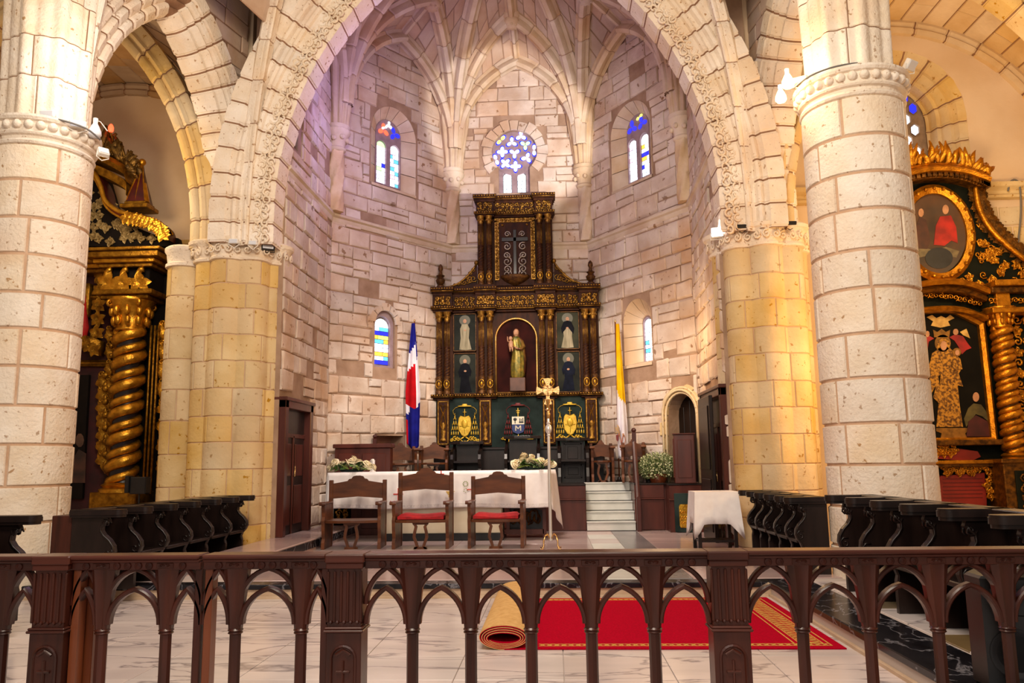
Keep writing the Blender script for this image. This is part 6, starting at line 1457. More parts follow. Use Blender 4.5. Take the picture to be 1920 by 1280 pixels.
# loudspeakers
def speaker(label, x, y, z, w, d, h, rz):
    t = thing('loudspeaker', label, 'loudspeaker', (x, y, z), rz); MB().prism([(-w/2, 0), (-w*.36, -d*.5), (w*.36, -d*.5), (w/2, 0), (w*.36, d*.5), (-w*.36, d*.5)], 0, h, 'z', .02).build('case', BLACKM, t)
    mb = MB(); mb.lathe([(w*.30, -.0), (w*.32, -.012), (w*.28, -.012), (w*.2, .01), (w*.08, .02), (.001, .0)], 22, (0, -d*.5, h*.33), axis='y'); mb.build('woofer', mat('speaker_cone', '1C1C20', None, .6), t, smooth=40)
    mb = MB(); mb.box(-w*.25, w*.25, -d*.5-.012, -d*.5+.01, h*.66, h*.9, .008); mb.build('horn', mat('speaker_cone', '1C1C20', None, .6), t)
    MB().tube([(-w*.12, 0, h-.005), (-w*.12, 0, h+.03), (w*.12, 0, h+.03), (w*.12, 0, h-.005)], .012, 6).build('handle', BLACKM, t)
speaker('black loudspeaker standing on the floor at the right edge behind the balustrade', 2.62, 4.98, .156, .42, .36, .62, -.35)

# ================================================================ gilded side altars
def at(px, py, Y):
    """world point of a measured direction at depth Y"""
    d = fw+rt*((px-960)/F_PX)+up*((640-py)/F_PX); k = Y/d.y; return Vector((d.x*k, Y, EYE+d.z*k))
CURT = MAROON
def twisted_column(par, x, y, z0, z1, r, turns, gold, dark, lobes=1):
    c = bpy.data.objects.new('twisted_column', None); LINK(c); c.parent = par; n = 72
    mb = MB(); rings = []
    for i in range(n+1):
        t = i/n; a = turns*2*PI*t; q = []
        for k in range(20):
            th = 2*PI*k/20; q.append(Vector((x+r*(.82+.0)*math.cos(th)+.06*r*math.cos(a), y+r*.82*math.sin(th)+.06*r*math.sin(a), z0+(z1-z0)*t)))
        rings.append(q)
    mb.loft(rings); mb.build('shaft', dark, c, smooth=60)
    for k in range(lobes):
        for ph, w in ((0.0, .40), (1.35, .30)):
            mb = MB(); a0 = 2*PI*k/lobes+ph*2*PI/lobes*.42; N_ = int(turns*22)
            mb.tube([(x+r*.80*math.cos(a0+turns*2*PI*i/N_), y+r*.80*math.sin(a0+turns*2*PI*i/N_), z0+(z1-z0)*i/N_) for i in range(N_+1)], r*w, 7); mb.build('gilt_band', gold, c, smooth=True)
    mb = MB(); mb.lathe([(r*1.4, z0-.16), (r*1.4, z0-.10), (r*1.15, z0-.07), (r*1.3, z0-.03), (r*1.0, z0+.01)], 20, (x, y, 0)); mb.build('base', gold, c, smooth=40)
    mb = MB(); h = r*2.2; mb.lathe([(r*.95, z1-.01), (r*1.05, z1+.02), (r*.95, z1+.04), (r*1.0, z1+h*.5), (r*1.5, z1+h*.9), (r*1.6, z1+h)], 20, (x, y, 0))
    for k in range(10):
        a = 2*PI*k/10
        for hh, rr in ((.3, 1.1), (.6, 1.25)): mb.ball((x+r*rr*math.cos(a+hh*2), y+r*rr*math.sin(a+hh*2), z1+h*hh), r*.22, 6, 5, (1, 1, 1.7))
    for k in range(4):
        a = PI/4+k*PI/2; cx_, cy_ = x+r*1.45*math.cos(a), y+r*1.45*math.sin(a)
        mb.tube([(cx_+q*math.cos(a+PI/2)*0+q*.7*math.cos(a-.0), cy_+q*.7*math.sin(a), z1+h*.86+hh) for q, hh in scroll_pts(0, 0, r*.34, 1.4, 1.5, 1, 12)], r*.12, 5)
    mb.build('capital', gold, c, smooth=True); return c
def flat(par, name, m, pts_, Y, y0, y1, bev=0.0, off=Vector((0, 0, 0))):
    return MB().prism([(p.x-off.x, p.z-off.z) for p in (at(a, b, Y) for a, b in pts_)], y0, y1, 'y', bev).build(name, m, par)
def leafy(mb, x, y, z, s, seed, n=6, flat_=.5):
    r_ = random.Random(seed)
    for k in range(n):
        a = 2*PI*k/n+r_.uniform(-.3, .3); st = len(mb.v)
        mb.grid(lambda u, v: Vector((s*.34*(v-.5)*2*math.sin(PI*(.08+.9*u)), -s*.25*math.sin(u*PI)*flat_-.02*abs(v-.5), s*u)), 5, 2); mb.xf(T(x, y, z) @ RY(a), st)
# ---- left altar
LY = 14.35
al = thing('side_altar', 'gilded baroque altarpiece with twisted column in the left chapel', 'altarpiece', (0, 0, 0))
GD = mat('chapel_gilding', 'A87A22', '6E4A10', .36, .85, scale=10, bump=.4, bscale=40); GBR = mat('chapel_bright_gilding', 'D9A032', 'A8741C', .3, .85, scale=10, bump=.35, bscale=36); DKR = mat('dark_red_lacquer', '4A1210', '2E0B0B', .4, scale=5); DKB = mat('black_altar_ground', '17110F', '0F0B0A', .75, spec=.12, scale=4)
pA = lambda px, py: at(px, py, LY)
x_l, x_r = -11.2, pA(345, 750).x
mb = MB(); mb.box(x_l, x_r, LY+.15, LY+.3, .15, pA(300, 470).z); mb.build('back_board', DKB, al)
mb = MB(); mb.box(x_l, pA(262, 700).x, LY+.12, LY+.16, .15, pA(200, 470).z); mb.build('maroon_hanging', MAROON, al)
mb = MB(); mb.box(pA(330, 750).x, x_r+.02, LY-.1, LY+.2, .15, pA(340, 560).z, .01); mb.build('dark_side_board', DKB, al)
cxL = pA(252, 700).x; zb, zt = pA(225, 905).z, pA(255, 625).z
twisted_column(al, cxL-.0, LY-.22, zb, zt, .265, 6.0, GBR, mat('column_blue_black', '1B1720', '120F16', .4, scale=4), 1)
mb = MB(); mb.box(cxL-.42, cxL+.42, LY-.5, LY+.15, .15, zb-.15, .015); mb.box(cxL-.36, cxL+.36, LY-.52, LY-.49, .35, zb-.35, .01); mb.build('column_pedestal', GD, al)
# entablature blocks above the column
def lay(z0, z1, hw, yo, name, m, x=None, b=.012): MB().box((x or cxL)-hw, (x or cxL)+hw, LY-yo, LY+.15, z0, z1, b).build(name, m, al)
z1 = zt+.56
lay(z1, z1+.07, .44, .52, 'abacus', GD); lay(z1+.07, z1+.16, .54, .6, 'block_cornice', GD)
mb = MB(); zc = z1+.16
for s in (-.3, .0, .3):
    mb.tube([(cxL+s+q*.5, LY-.5-.05*k/12, zc+.22+hh) for k, (q, hh) in enumerate(scroll_pts(0, 0, .17, 1.1, 1.2, 1, 12))], [.06-.003*k for k in range(13)], 7)
    leafy(mb, cxL+s, LY-.55, zc+.12, .22, int(s*10)+5, 5)
mb.build('scroll_bracket', GBR, al, smooth=True); lay(zc, zc+.42, .40, .42, 'frieze_block', DKB)
z2 = zc+.42
xe0 = x_l
for k, (a, b, o, hw) in enumerate(((0, .07, .55, .5), (.07, .15, .62, .57), (.15, .26, .72, .68), (.26, .32, .78, .74))):
    mb = MB(); mb.box(cxL-hw, cxL+hw, LY-o, LY+.15, z2+a, z2+b, .012); mb.box(xe0, cxL, LY-o+.35, LY+.15, z2+a, z2+b, .012); mb.build('cornice_moulding', GD if k != 1 else GBR, al)
z3 = z2+.32
# attic: carved field, sweeping volute, pinnacle, cresting
flat(al, 'attic_ground', DKB, [(60, 300), (165, 312), (205, 340), (218, 385), (240, 420), (290, 440), (335, 447), (338, 462), (60, 462)], LY, LY-.02, LY+.12)
mb = MB()
r_ = random.Random(3)
for k in range(130):
    px, py = r_.uniform(90, 325), r_.uniform(335, 455)
    lim = 330 if px < 200 else 345+(px-200)*1.05
    if py < lim+12: continue
    p = pA(px, py); mb.tube([(p.x+q, LY-.05, p.z+hh) for q, hh in scroll_pts(0, 0, .085, 1.2, r_.uniform(0, 6), 1 if k % 2 else -1, 9)], .02, 4); leafy(mb, p.x, LY-.04, p.z, .11, k, 4)
tag(mb.build('carved_foliage', mat('old_ivory_gilding', 'A08A5C', '6E5A34', .5, .4, scale=12), al, smooth=True), kind='stuff')
vol = [(100, 322), (160, 328), (196, 340), (212, 365), (222, 395), (248, 415), (290, 425), (322, 437), (330, 452)]
P_ = [pA(*q) for q in vol]
def smooth_path(P, n=5):
    o = []
    for i in range(len(P)-1):
        a, b, c, d = P[max(0, i-1)], P[i], P[i+1], P[min(len(P)-1, i+2)]
        for k in range(n):
            t = k/n; o.append(.5*((2*b)+(c-a)*t+(2*a-5*b+4*c-d)*t*t+(3*b-a-3*c+d)*t**3))
    return o+[P[-1]]
SPth = smooth_path(P_)
mb = MB(); mb.loft([[p+Vector((0, dy, dz)) for dy, dz in ((-.42, -.06), (-.46, .0), (-.42, .07), (-.2, .09), (.0, .06), (.0, -.06))] for p in SPth]); mb.build('sweeping_cornice', DKR, al, smooth=40)
mb = MB(); mb.tube([p+Vector((0, -.46, .05)) for p in SPth], .045, 7); mb.tube([p+Vector((0, -.44, -.05)) for p in SPth], .025, 6)
for k in range(len(SPth)*2//3, len(SPth)): leafy(mb, SPth[k].x, LY-.5, SPth[k].z-.04, .14, k, 5)
for q in range(2): mb.tube([(P_[-1].x+a, LY-.4, P_[-1].z+b) for a, b in scroll_pts(0, 0, .12, 1.2, 0, 1, 10)], .035, 6)
mb.build('gilt_moulding', GBR, al, smooth=True)
px_ = pA(272, 400); topz = pA(276, 312).z
mb = MB(); mb.box(px_.x-.26, px_.x+.26, LY-.45, LY+.02, px_.z-.02, px_.z+.06, .012); mb.box(px_.x-.2, px_.x+.2, LY-.4, LY-.03, px_.z+.06, px_.z+.12, .01); mb.build('pinnacle_base', GD, al)
mb = MB(); H0 = topz-px_.z-.14
mb.loft([[Vector((px_.x+a*w, LY-.21+b*w, px_.z+.12+H0*t)) for a, b in ((-1, -1), (0, -1.1), (1, -1), (1.1, 0), (1, 1), (0, 1.1), (-1, 1), (-1.1, 0))] for t, w in ((0, .17), (.25, .13), (.5, .085), (.8, .04), (1, .018))]); mb.build('obelisk', DKR, al)
mb = MB(); mb.ball((px_.x, LY-.21, topz), .07, 12, 9)
for s in (-1, 1): mb.loft([[Vector((px_.x+s*(w+.015), LY-.21+d, px_.z+.12+H0*t)) for d in (-.17*k_, .02)]+[Vector((px_.x+s*(w+.06*k_), LY-.21-.1*k_, px_.z+.12+H0*t))] for t, w, k_ in ((0, .17, 1), (.2, .14, .9), (.42, .10, .7), (.5, .09, .3))])
for s in (-1, 0, 1): mb.tube([(px_.x+s*.17, LY-.21-.17*(1 if s == 0 else .9), px_.z+.14), (px_.x+s*.02, LY-.23, topz-.06)], .014, 5)
mb.build('gilt_ribs', GBR, al, smooth=30)
cor = [pA(*q) for q in ((80, 285), (165, 298), (215, 312), (258, 335), (262, 348))]; cor = smooth_path(cor)
mb = MB(); mb.loft([[p+Vector((0, dy, dz)) for dy, dz in ((-.5, -.09), (-.56, .0), (-.5, .09), (0, .1), (0, -.12))] for p in cor]); mb.loft([[p+Vector((-.04, dy, dz-.24)) for dy, dz in ((-.4, -.08), (-.42, .08), (0, .1), (0, -.1))] for p in cor]); mb.build('curved_pediment', GD, al, smooth=40)
mb = MB()
for k in range(44):
    t = k/43; p = cor[min(len(cor)-1, int(t*len(cor)))]; hh = (.95-.75*t)*(.7+.3*r_.random())
    st = len(mb.v); mb.grid(lambda u, v: Vector(((.10-.04*t)*(v-.5)*2*math.sin(PI*(.1+.85*u))+.07*math.sin(u*4+k), -.16*math.sin(u*2.2)*(1-abs(v-.5)), hh*u)), 7, 2); mb.xf(T(p.x, LY-.3+r_.uniform(-.1, .1), p.z+.02) @ RY(.05+.25*t+r_.uniform(-.25, .25)), st)
for k in range(14): p = cor[r_.randrange(len(cor))]; mb.tube([(p.x+q, LY-.42, p.z+.12+.3*r_.random()+h_) for q, h_ in scroll_pts(0, 0, .12, 1.2, k, 1, 9)], .03, 5)
tag(mb.build('leaf_cresting', mat('dull_gilding', '7A5A24', '4A3414', .45, .7, scale=10, bump=.4, bscale=40), al, smooth=True), kind='stuff')
# carved strips beside the column, frames, pendants
def pendant(name, px, y0_, y1_, w, n, m, yo):
    mb = MB()
    for k in range(n):
        py = y0_+(y1_-y0_)*(k+.5)/n; p = pA(px-(k+.5)/n*14*0, py)
        leafy(mb, p.x+w*.0, LY-yo, p.z-.02, w*1.35, k, 7, .8); mb.ball((p.x, LY-yo-.04, p.z+.08), w*.42, 8, 6); mb.ball((p.x, LY-yo-.04, p.z-.10), w*.28, 8, 6, (1, .8, 1.6))
        for s in (-1, 1): mb.tube([(p.x+s*(w*.55+q), LY-yo-.03, p.z+.10+hh) for q, hh in scroll_pts(0, 0, w*.42, 1.2, 0 if s > 0 else PI, s, 8)], w*.13, 5)
    mb.build(name, m, al, smooth=True)
pendant('hanging_garland', 200, 700, 872, .16, 7, GD, .0); pendant('carved_strip', 316, 600, 925, .16, 9, GBR, .06); pendant('carved_strip', 212, 610, 925, .12, 10, GD, .02)
mb = MB()
for px in (290, 297, 304): mb.tube([pA(px, 612)+Vector((0, -.12, 0)), pA(px-16, 925)+Vector((0, -.12, 0))], .025, 6)
mb.build('reeded_moulding', GD, al, smooth=True)
fr_o = [(90, 556), (214, 556), (214, 680), (90, 680)]; mb = MB()
for (a, b), (c_, d_) in zip(fr_o, fr_o[1:]+fr_o[:1]):
    p, q = pA(a, b), pA(c_, d_); mb.tube([p+Vector((0, .05, 0)), q+Vector((0, .05, 0))], .06, 4); mb.tube([p+Vector((.0, .0, 0)), q+Vector((0, .0, 0))], .02, 5)
mb.build('gilt_frame', GD, al)
mb = MB(); p = pA(168, 640)
mb.loft([[p+Vector((a, -.1+b, c_)) for a, b, c_ in ((-.3, 0, .2+t), (-.3, 0, -.1+t), (.25, 0, -.28+t), (.25, 0, 0+t))] for t in (0,)]+[[p+Vector((a, .1+b, c_)) for a, b, c_ in ((-.3, 0, .2), (-.3, 0, -.1), (.25, 0, -.28), (.25, 0, 0))]])
for k in range(5): leafy(mb, p.x-.25+.11*k, LY-.14, p.z+.1-.07*k, .14, k, 5)
q_ = pA(158, 590); mb.box(q_.x-.1, q_.x+.1, LY-.05, LY+.1, q_.z-.05, q_.z+.6, .02); 
for k in range(5): leafy(mb, pA(190, 520).x, LY-.02, pA(190, 520+k*26).z, .16, k+9, 6)
mb.build('gilt_bracket', GD, al, smooth=True)
mb = MB(); q_ = pA(152, 585); mb.lathe([(.16, -.55), (.2, -.3), (.14, 0), (.1, .3), (.05, .4)], 12, (q_.x, LY-.05, q_.z), sy=.6); mb.build('red_drapery', VELVET, al, smooth=True)
pnl = bpy.data.objects.new('dark_painting', None); LINK(pnl); pnl.parent = al
flat(pnl, 'canvas', DKB, [(60, 705), (165, 702), (152, 935), (60, 935)], LY, LY+.03, LY+.1)
flat(pnl, 'painted_face', FLESH if False else mat('dim_flesh', '5E4232', '3E2A20', .6, scale=6), [(148+8*math.cos(a), 825+13*math.sin(a)) for a in [i*PI/5 for i in range(10)]], LY, LY+.024, LY+.03)
flat(pnl, 'painted_robe', mat('dim_robe', '4A2A20', '241512', .6, scale=5), [(128, 905), (134, 862), (146, 842), (160, 850), (158, 905)], LY, LY+.024, LY+.03)
rl = thing('red_lamp', 'small glowing red lamp on top of the left golden altar', 'lamp', tuple(at(208, 241, LY-.55)))
MB().lathe([(.02, -.07), (.045, -.05), (.05, .02), (.03, .07), (.01, .09)], 12).build('lit_glass', mat('lit_red', 'FF4030', None, .3, emit='FF3A20', estr=6), rl, smooth=True); MB().tube([(0, 0, -.07), (0, .1, -.2), (0, .3, -.3)], .012, 5).build('bracket', GD, rl)
pj = thing('projector_lamp', 'small black projector beside the foot of the left twisted column', 'lamp', tuple(at(262, 912, 13.2)-Vector((0, 0, .1))))
MB().box(-.14, .14, -.08, .1, -.02, .26, .015).build('housing', BLACKM, pj); MB().box(-.2, -.13, -.12, .04, -.0, .28, .01).build('barn_door', BLACKM, pj); zz = at(262, 912, 13.2).z-.1
MB().lathe([(.12, -zz+.15), (.1, -zz+.18), (.015, -zz+.22), (.015, 0)], 12).build('stand', BLACKM, pj)

# ---- right altar
QY = 13.75
ar = thing('side_altar', 'golden altarpiece with oval painting and virgin panel, right of the white column', 'altarpiece', (0, 0, 0))
qA = lambda px, py: at(px, py, QY)
DKG = mat('black_green_ground', '161A12', '0E120C', .75, spec=.12, scale=5); GR = mat('warm_gilding', 'D08F22', '9A6414', .34, .85, scale=10, bump=.4, bscale=40); GR2 = mat('warm_dark_gilding', '7E5214', '3E270A', .4, .7, scale=12, bump=.4, bscale=50)
def rflat(name, m, pts_, y0, y1, bev=0.0, par=None): return flat(par or ar, name, m, pts_, QY, QY+y0, QY+y1, bev)
zfl = .15
mb = MB(); a_, b_ = qA(1640, 545), qA(2010, 545); mb.box(a_.x, b_.x, QY+.1, QY+.35, zfl, a_.z); mb.build('back_board', DKG, ar)
rflat('attic_ground', DKG, [(1640, 545), (1640, 345), (1700, 335), (1760, 333), (1815, 345), (1828, 365), (1836, 395), (1852, 425), (1880, 455), (1925, 490), (1990, 520), (1990, 545)], .08, .3)
def ring_oval(name, m, c, a, b, a2, b2, y0, y1, par=None):
    mb = MB(); n = 40; C_ = qA(*c)
    sx = (qA(c[0]+10, c[1]).x-C_.x)/10; sz = (C_.z-qA(c[0], c[1]+10).z)/10
    mb.loft([[Vector((C_.x+sx*p*math.cos(t), QY+y, C_.z+sz*q*math.sin(t))) for t in [2*PI*k/n for k in range(n)]] for p, q, y in ((a, b, y1), (a, b, y0), ((a*.55+a2*.45), (b*.55+b2*.45), y0-.05), (a2, b2, y0), (a2, b2, y1))], caps=False)
    for k in range(24):
        t = 2*PI*k/24; mb.ball((C_.x+sx*(a+a2)/2*math.cos(t), QY+y0-.05, C_.z+sz*(b+b2)/2*math.sin(t)), .035, 6, 5)
    return mb.build(name, m, par or ar, smooth=40)
ov = bpy.data.objects.new('oval_painting', None); LINK(ov); ov.parent = ar
ring_oval('oval_frame', GR, (1756, 437), 72, 92, 56, 75, -.02, .08, ov)
ell = lambda cx, cy, a, b, n=20: [(cx+a*math.cos(2*PI*k/n), cy+b*math.sin(2*PI*k/n)) for k in range(n)]
rflat('canvas', mat('oval_ground', '5A3A1E', '2E2014', .6, scale=1.6, c3='3A3A38'), ell(1756, 437, 58, 77, 32), .03, .07, 0, ov)
rflat('painted_red_robe', mat('painted_red', 'A81F14', '7A140E', .6, scale=5), [(1752, 458), (1756, 422), (1764, 405), (1784, 403), (1794, 425), (1797, 455), (1785, 450), (1772, 460)], .02, .03, 0, ov)
rflat('painted_face', FLESH, ell(1774, 392, 6, 9, 12), .018, .03, 0, ov)
rflat('painted_brown_robe', mat('painted_brown', '4A261A', '2E1812', .6, scale=5), [(1716, 465), (1718, 425), (1726, 405), (1738, 412), (1746, 450), (1740, 466)], .02, .03, 0, ov); rflat('painted_face', FLESH, ell(1728, 398, 5, 8, 12), .018, .03, 0, ov)
rflat('painted_globe', mat('painted_dark_globe', '22242A', '15161A', .6, scale=4), ell(1762, 483, 26, 20, 18), .02, .03, 0, ov); rflat('painted_cloud', mat('painted_cloud', '6E6248', '4C4433', .6, scale=8), [(1712, 470), (1730, 462), (1750, 468), (1775, 462), (1800, 470), (1795, 482), (1750, 476), (1718, 484)], .024, .03, 0, ov)
cr2 = smooth_path([qA(*q) for q in ((1640, 352), (1690, 335), (1740, 326), (1790, 329), (1825, 340), (1840, 346))])
for k, (dz, yo, h_) in enumerate(((.0, .30, .05), (.07, .22, .05), (-.08, .16, .05))):
    mb = MB(); mb.loft([[p+Vector((0, dy, dz+h)) for dy, h in ((-yo, -h_), (-yo-.05, 0), (-yo, h_), (.15, h_), (.15, -h_))] for p in cr2])
    if k == 2:
        for p in cr2[::1]: mb.box(p.x-.03, p.x+.03, QY-.24, QY-.1, p.z-.12, p.z-.03)
    mb.build('arched_cornice', GR if k != 2 else GR2, ar, smooth=40)
mb = MB(); r_ = random.Random(8)
for k in range(84):
    t = (k*.618)%1; p = cr2[min(len(cr2)-1, int(t*(len(cr2)-1)))]; hh = (.60-.30*t)*(.45+.6*r_.random()); st = len(mb.v)
    mb.grid(lambda u, v: Vector((.05*(v-.5)*2*math.sin(PI*(.12+.83*u))+.05*math.sin(u*3+k), -.12*math.sin(u*2.6)*(1-abs(v-.5)), hh*u)), 7, 2); mb.xf(T(p.x, QY-.1+r_.uniform(-.08, .08), p.z+.07) @ RY(-.25+.9*t+r_.uniform(-.3, .3)), st)
tag(mb.build('leaf_cresting', GR, ar, smooth=True), kind='stuff')
vs_ = smooth_path([qA(*q) for q in ((1826, 352), (1832, 390), (1850, 425), (1878, 455), (1925, 492), (1990, 525))])
mb = MB(); mb.tube([p+Vector((0, -.06, 0)) for p in vs_], .045, 7); mb.build('sweeping_border', GR, ar, smooth=True)
mb = MB()
for k, p in enumerate(vs_): leafy(mb, p.x+.05, QY+.02, p.z+.05, .17, k, 6); leafy(mb, p.x+.13, QY+.04, p.z+.1, .12, k+50, 5)
tag(mb.build('leafy_border', GR2, ar, smooth=True), kind='stuff')
mb = MB()
for k in range(210):
    px, py = r_.uniform(1700, 1990), r_.uniform(350, 535)
    if ((px-1756)/80)**2+((py-437)/100)**2 < 1: continue
    lim = 360+max(0, px-1826)*1.25 if px < 1880 else 440+(px-1880)*.75
    if py < lim+6 or (px < 1826 and py < 352): continue
    p = qA(px, py); mb.tube([(p.x+q, QY+.05, p.z+hh) for q, hh in scroll_pts(0, 0, r_.uniform(.05, .085), 1.3, r_.uniform(0, 6), 1 if k % 2 else -1, 9)], .015, 4)
    if k % 2: leafy(mb, p.x, QY+.06, p.z, .09, k, 5)
tag(mb.build('gilt_arabesques', GR, ar, smooth=True), kind='stuff')
# main entablature: arched in the middle, straight over the columns
for k, (dy0, yo, h_, m) in enumerate(((0, .30, .05, GR), (11, .2, .05, GR2), (48, .22, .045, GR))):
    e1 = smooth_path([qA(a, b+dy0) for a, b in ((1640, 566), (1690, 545), (1745, 535), (1795, 537), (1838, 552))])
    mb = MB(); mb.loft([[p+Vector((0, a, b)) for a, b in ((-yo, -h_), (-yo-.05, 0), (-yo, h_), (.12, h_), (.12, -h_))] for p in e1]); mb.build('arched_entablature', m, ar, smooth=40)
    p, q = qA(1838, 541+dy0), qA(2010, 541+dy0); mb = MB(); mb.box(p.x, q.x, QY-yo-.18, QY+.1, p.z-h_, p.z+h_, .012); mb.build('column_entablature', m, ar)
mb = MB()
for k in range(26):
    px = 1690+k*9; base = 572-18*math.sin(min(1, max(0, (px-1640)/200))*PI) if px < 1838 else 568
    p = qA(px, base); mb.tube([(p.x+q, QY-(.05 if px < 1838 else .25), p.z+hh) for q, hh in scroll_pts(0, 0, .055, 1.3, k, 1 if k % 2 else -1, 9)], .013, 4)
tag(mb.build('gilt_frieze', GR, ar, smooth=True), kind='stuff')
p, q = qA(1838, 590), qA(2010, 552); mb = MB(); mb.box(p.x+.05, q.x, QY-.22, QY+.1, p.z, q.z); mb.build('frieze_block', DKG, ar)
mb = MB(); p, q = qA(1853, 590), qA(1875, 555); mb.box(p.x, q.x, QY-.3, QY-.2, p.z, q.z, .01); mb.build('gilt_pilaster', GR, ar)
# virgin panel
vp = bpy.data.objects.new('virgin_painting', None); LINK(vp); vp.parent = ar
fo = [(1660, 828), (1660, 590), (1700, 582), (1745, 578), (1790, 583), (1838, 607), (1862, 822), (1862, 828)]
rflat('canvas', mat('virgin_ground', '14130F', '0D0C0A', .75, spec=.1, scale=3), fo, .02, .09, 0, vp)
P2 = [qA(*q) for q in fo]; mb = MB(); mb.loft([[p+Vector((a, b, c_)) for a, b, c_ in ((-.05, -.06, -.03), (.0, -.10, .0), (.05, -.06, .03), (.05, .06, .03), (-.05, .06, -.03))] for p in P2[1:7]]+[[P2[7]+Vector((a, b, c_)) for a, b, c_ in ((-.05, -.06, -.03), (.0, -.10, .0), (.05, -.06, .03), (.05, .06, .03), (-.05, .06, -.03))]], caps=True)
mb.box(P2[0].x, P2[7].x, QY-.1, QY+.06, P2[0].z-.06, P2[0].z+.05, .015); mb.build('gilt_frame', GR, vp, smooth=30)
VG = mat('painted_gold_brocade', 'B8862E', '5A3A14', .5, .2, scale=26, lo=.42, hi=.58); VRD = mat('painted_crimson', '9A1A1C', '6E1012', .6, scale=6); VWB = mat('painted_wing', 'C8A860', 'A07E3C', .6, scale=8)
def vl(name, m, pts_, lev): rflat(name, m, pts_, .02-.008*lev-.006, .02-.008*lev+.004, 0, vp)
vl('painted_robe', VG, [(1756, 800), (1762, 740), (1764, 700), (1748, 722), (1742, 728), (1744, 680), (1748, 662), (1762, 652), (1780, 650), (1796, 668), (1804, 690), (1798, 700), (1806, 724), (1796, 722), (1800, 760), (1806, 800)], 1)
vl('painted_mantle', VG, [(1741, 690), (1748, 662), (1760, 655), (1758, 700), (1764, 735), (1760, 755), (1750, 745), (1756, 720), (1744, 742)], 2)
vl('painted_halo', mat('painted_gold_halo', '9A6E28', '6A4A18', .5, .3, scale=10), ell(1768, 643, 15, 16), 1); vl('painted_face', FLESH, ell(1769, 648, 6, 9, 14), 3); vl('painted_veil', VG, [(1757, 655), (1758, 640), (1769, 633), (1780, 640), (1781, 655), (1776, 650), (1769, 637), (1762, 650)], 2)
vl('painted_child', VG, [(1784, 694), (1786, 672), (1792, 666), (1800, 672), (1804, 692)], 3); vl('painted_halo', mat('painted_gold_halo', '9A6E28'), ell(1794, 660, 8, 8), 2); vl('painted_face', FLESH, ell(1794, 661, 4, 5.5, 12), 4)
vl('painted_crown', mat('painted_gold_halo', '9A6E28'), [(1752, 632), (1750, 618), (1758, 622), (1766, 616), (1774, 622), (1782, 618), (1780, 632)], 1)
vl('painted_dove', VWB, [(1738, 594), (1748, 590), (1756, 596), (1765, 592), (1774, 596), (1782, 590), (1790, 596), (1778, 602), (1782, 610), (1764, 614), (1746, 610), (1750, 602)], 1)
vl('painted_angel', VRD, [(1780, 632), (1792, 626), (1806, 630), (1816, 645), (1822, 652), (1812, 656), (1804, 664), (1798, 650), (1790, 638)], 1); vl('painted_wing', VWB, [(1800, 622), (1812, 616), (1819, 634), (1806, 628)], 2); vl('painted_face', FLESH, ell(1792, 622, 5, 6, 10), 2)
vl('painted_angel', VRD, [(1734, 656), (1733, 636), (1740, 628), (1752, 634), (1742, 640), (1740, 652)], 1); vl('painted_face', FLESH, ell(1739, 626, 4, 6, 10), 2)
vl('painted_pedestal', mat('painted_gold_halo', '9A6E28'), [(1764, 822), (1766, 812), (1756, 808), (1756, 802), (1816, 802), (1816, 808), (1810, 812), (1814, 822)], 1)
vl('painted_donor', mat('painted_olive', '5A5228', '38341A', .6, scale=6), [(1812, 800), (1808, 785), (1816, 765), (1826, 756), (1840, 758), (1850, 772), (1854, 790), (1842, 780), (1830, 776)], 1); vl('painted_donor_skirt', mat('painted_dark_red', '481616', '300E0E', .6, scale=4), [(1812, 818), (1816, 790), (1830, 778), (1852, 790), (1858, 818)], 2); vl('painted_face', FLESH, ell(1830, 744, 6, 9, 12), 2)
# twisted column, carved wing, predella
pc0, pc1 = qA(1893, 850), qA(1867, 618); xc = qA(1880, 740).x
twisted_column(ar, xc, QY-.16, pc0.z, pc1.z, .155, 9, GR, GR2, 1)
rflat('wing_panel', DKG, [(1880, 585), (1995, 585), (1995, 860), (1905, 860)], .02, .1)
mb = MB()
for i in range(5):
    for j in range(13):
        p = qA(1905+i*20+j*1.2, 600+j*20); mb.tube([(p.x+q, QY-.01, p.z+hh) for q, hh in scroll_pts(0, 0, .085, 1.3, i+j, 1 if (i+j) % 2 else -1, 9)], .02, 5)
        if (i+j) % 2: leafy(mb, p.x, QY, p.z, .10, i*13+j, 5)
tag(mb.build('gilt_arabesques', GR, ar, smooth=True), kind='stuff')
for k, (yp, yo, h_, m) in enumerate(((832, .18, .045, GR2), (868, .2, .03, GR), (874, .14, .03, GR2))):
    p, q = qA(1640, yp), qA(2010, yp); MB().box(p.x, q.x, QY-yo, QY+.1, p.z-h_, p.z+h_, .012).build('predella_moulding', m, ar)
p, q = qA(1868, 1000), qA(2010, 858); mb = MB(); mb.box(p.x, q.x, QY-.42, QY+.1, zfl, q.z, .015); mb.box(p.x-.04, q.x, QY-.46, QY+.1, q.z-.07, q.z, .012); mb.build('column_pedestal', GR2, ar)
p, q = qA(1885, 985), qA(1990, 880); MB().box(p.x, q.x, QY-.45, QY-.41, p.z, q.z, .01).build('pedestal_panel', DKG, ar)
mb = MB(); p_, q_ = qA(1885, 960), qA(1990, 882); scrollfill(mb, p_.x+.03, q_.x-.03, p_.z, q_.z-.03, QY-.46, .08, 4, .014); tag(mb.build('pedestal_arabesques', GR2, ar, smooth=True), kind='stuff')
REDP = mat('red_altar_panel', '8E2416', '741A10', .55, scale=3)
rflat('red_cartouche', REDP, [(1712, 862), (1716, 846), (1740, 838), (1790, 840), (1832, 846), (1838, 856), (1820, 864), (1760, 860)], -.02, .1)
rflat('red_panel', REDP, [(1700, 990), (1764, 892), (1846, 886), (1850, 935), (1850, 990)], -.0, .1)
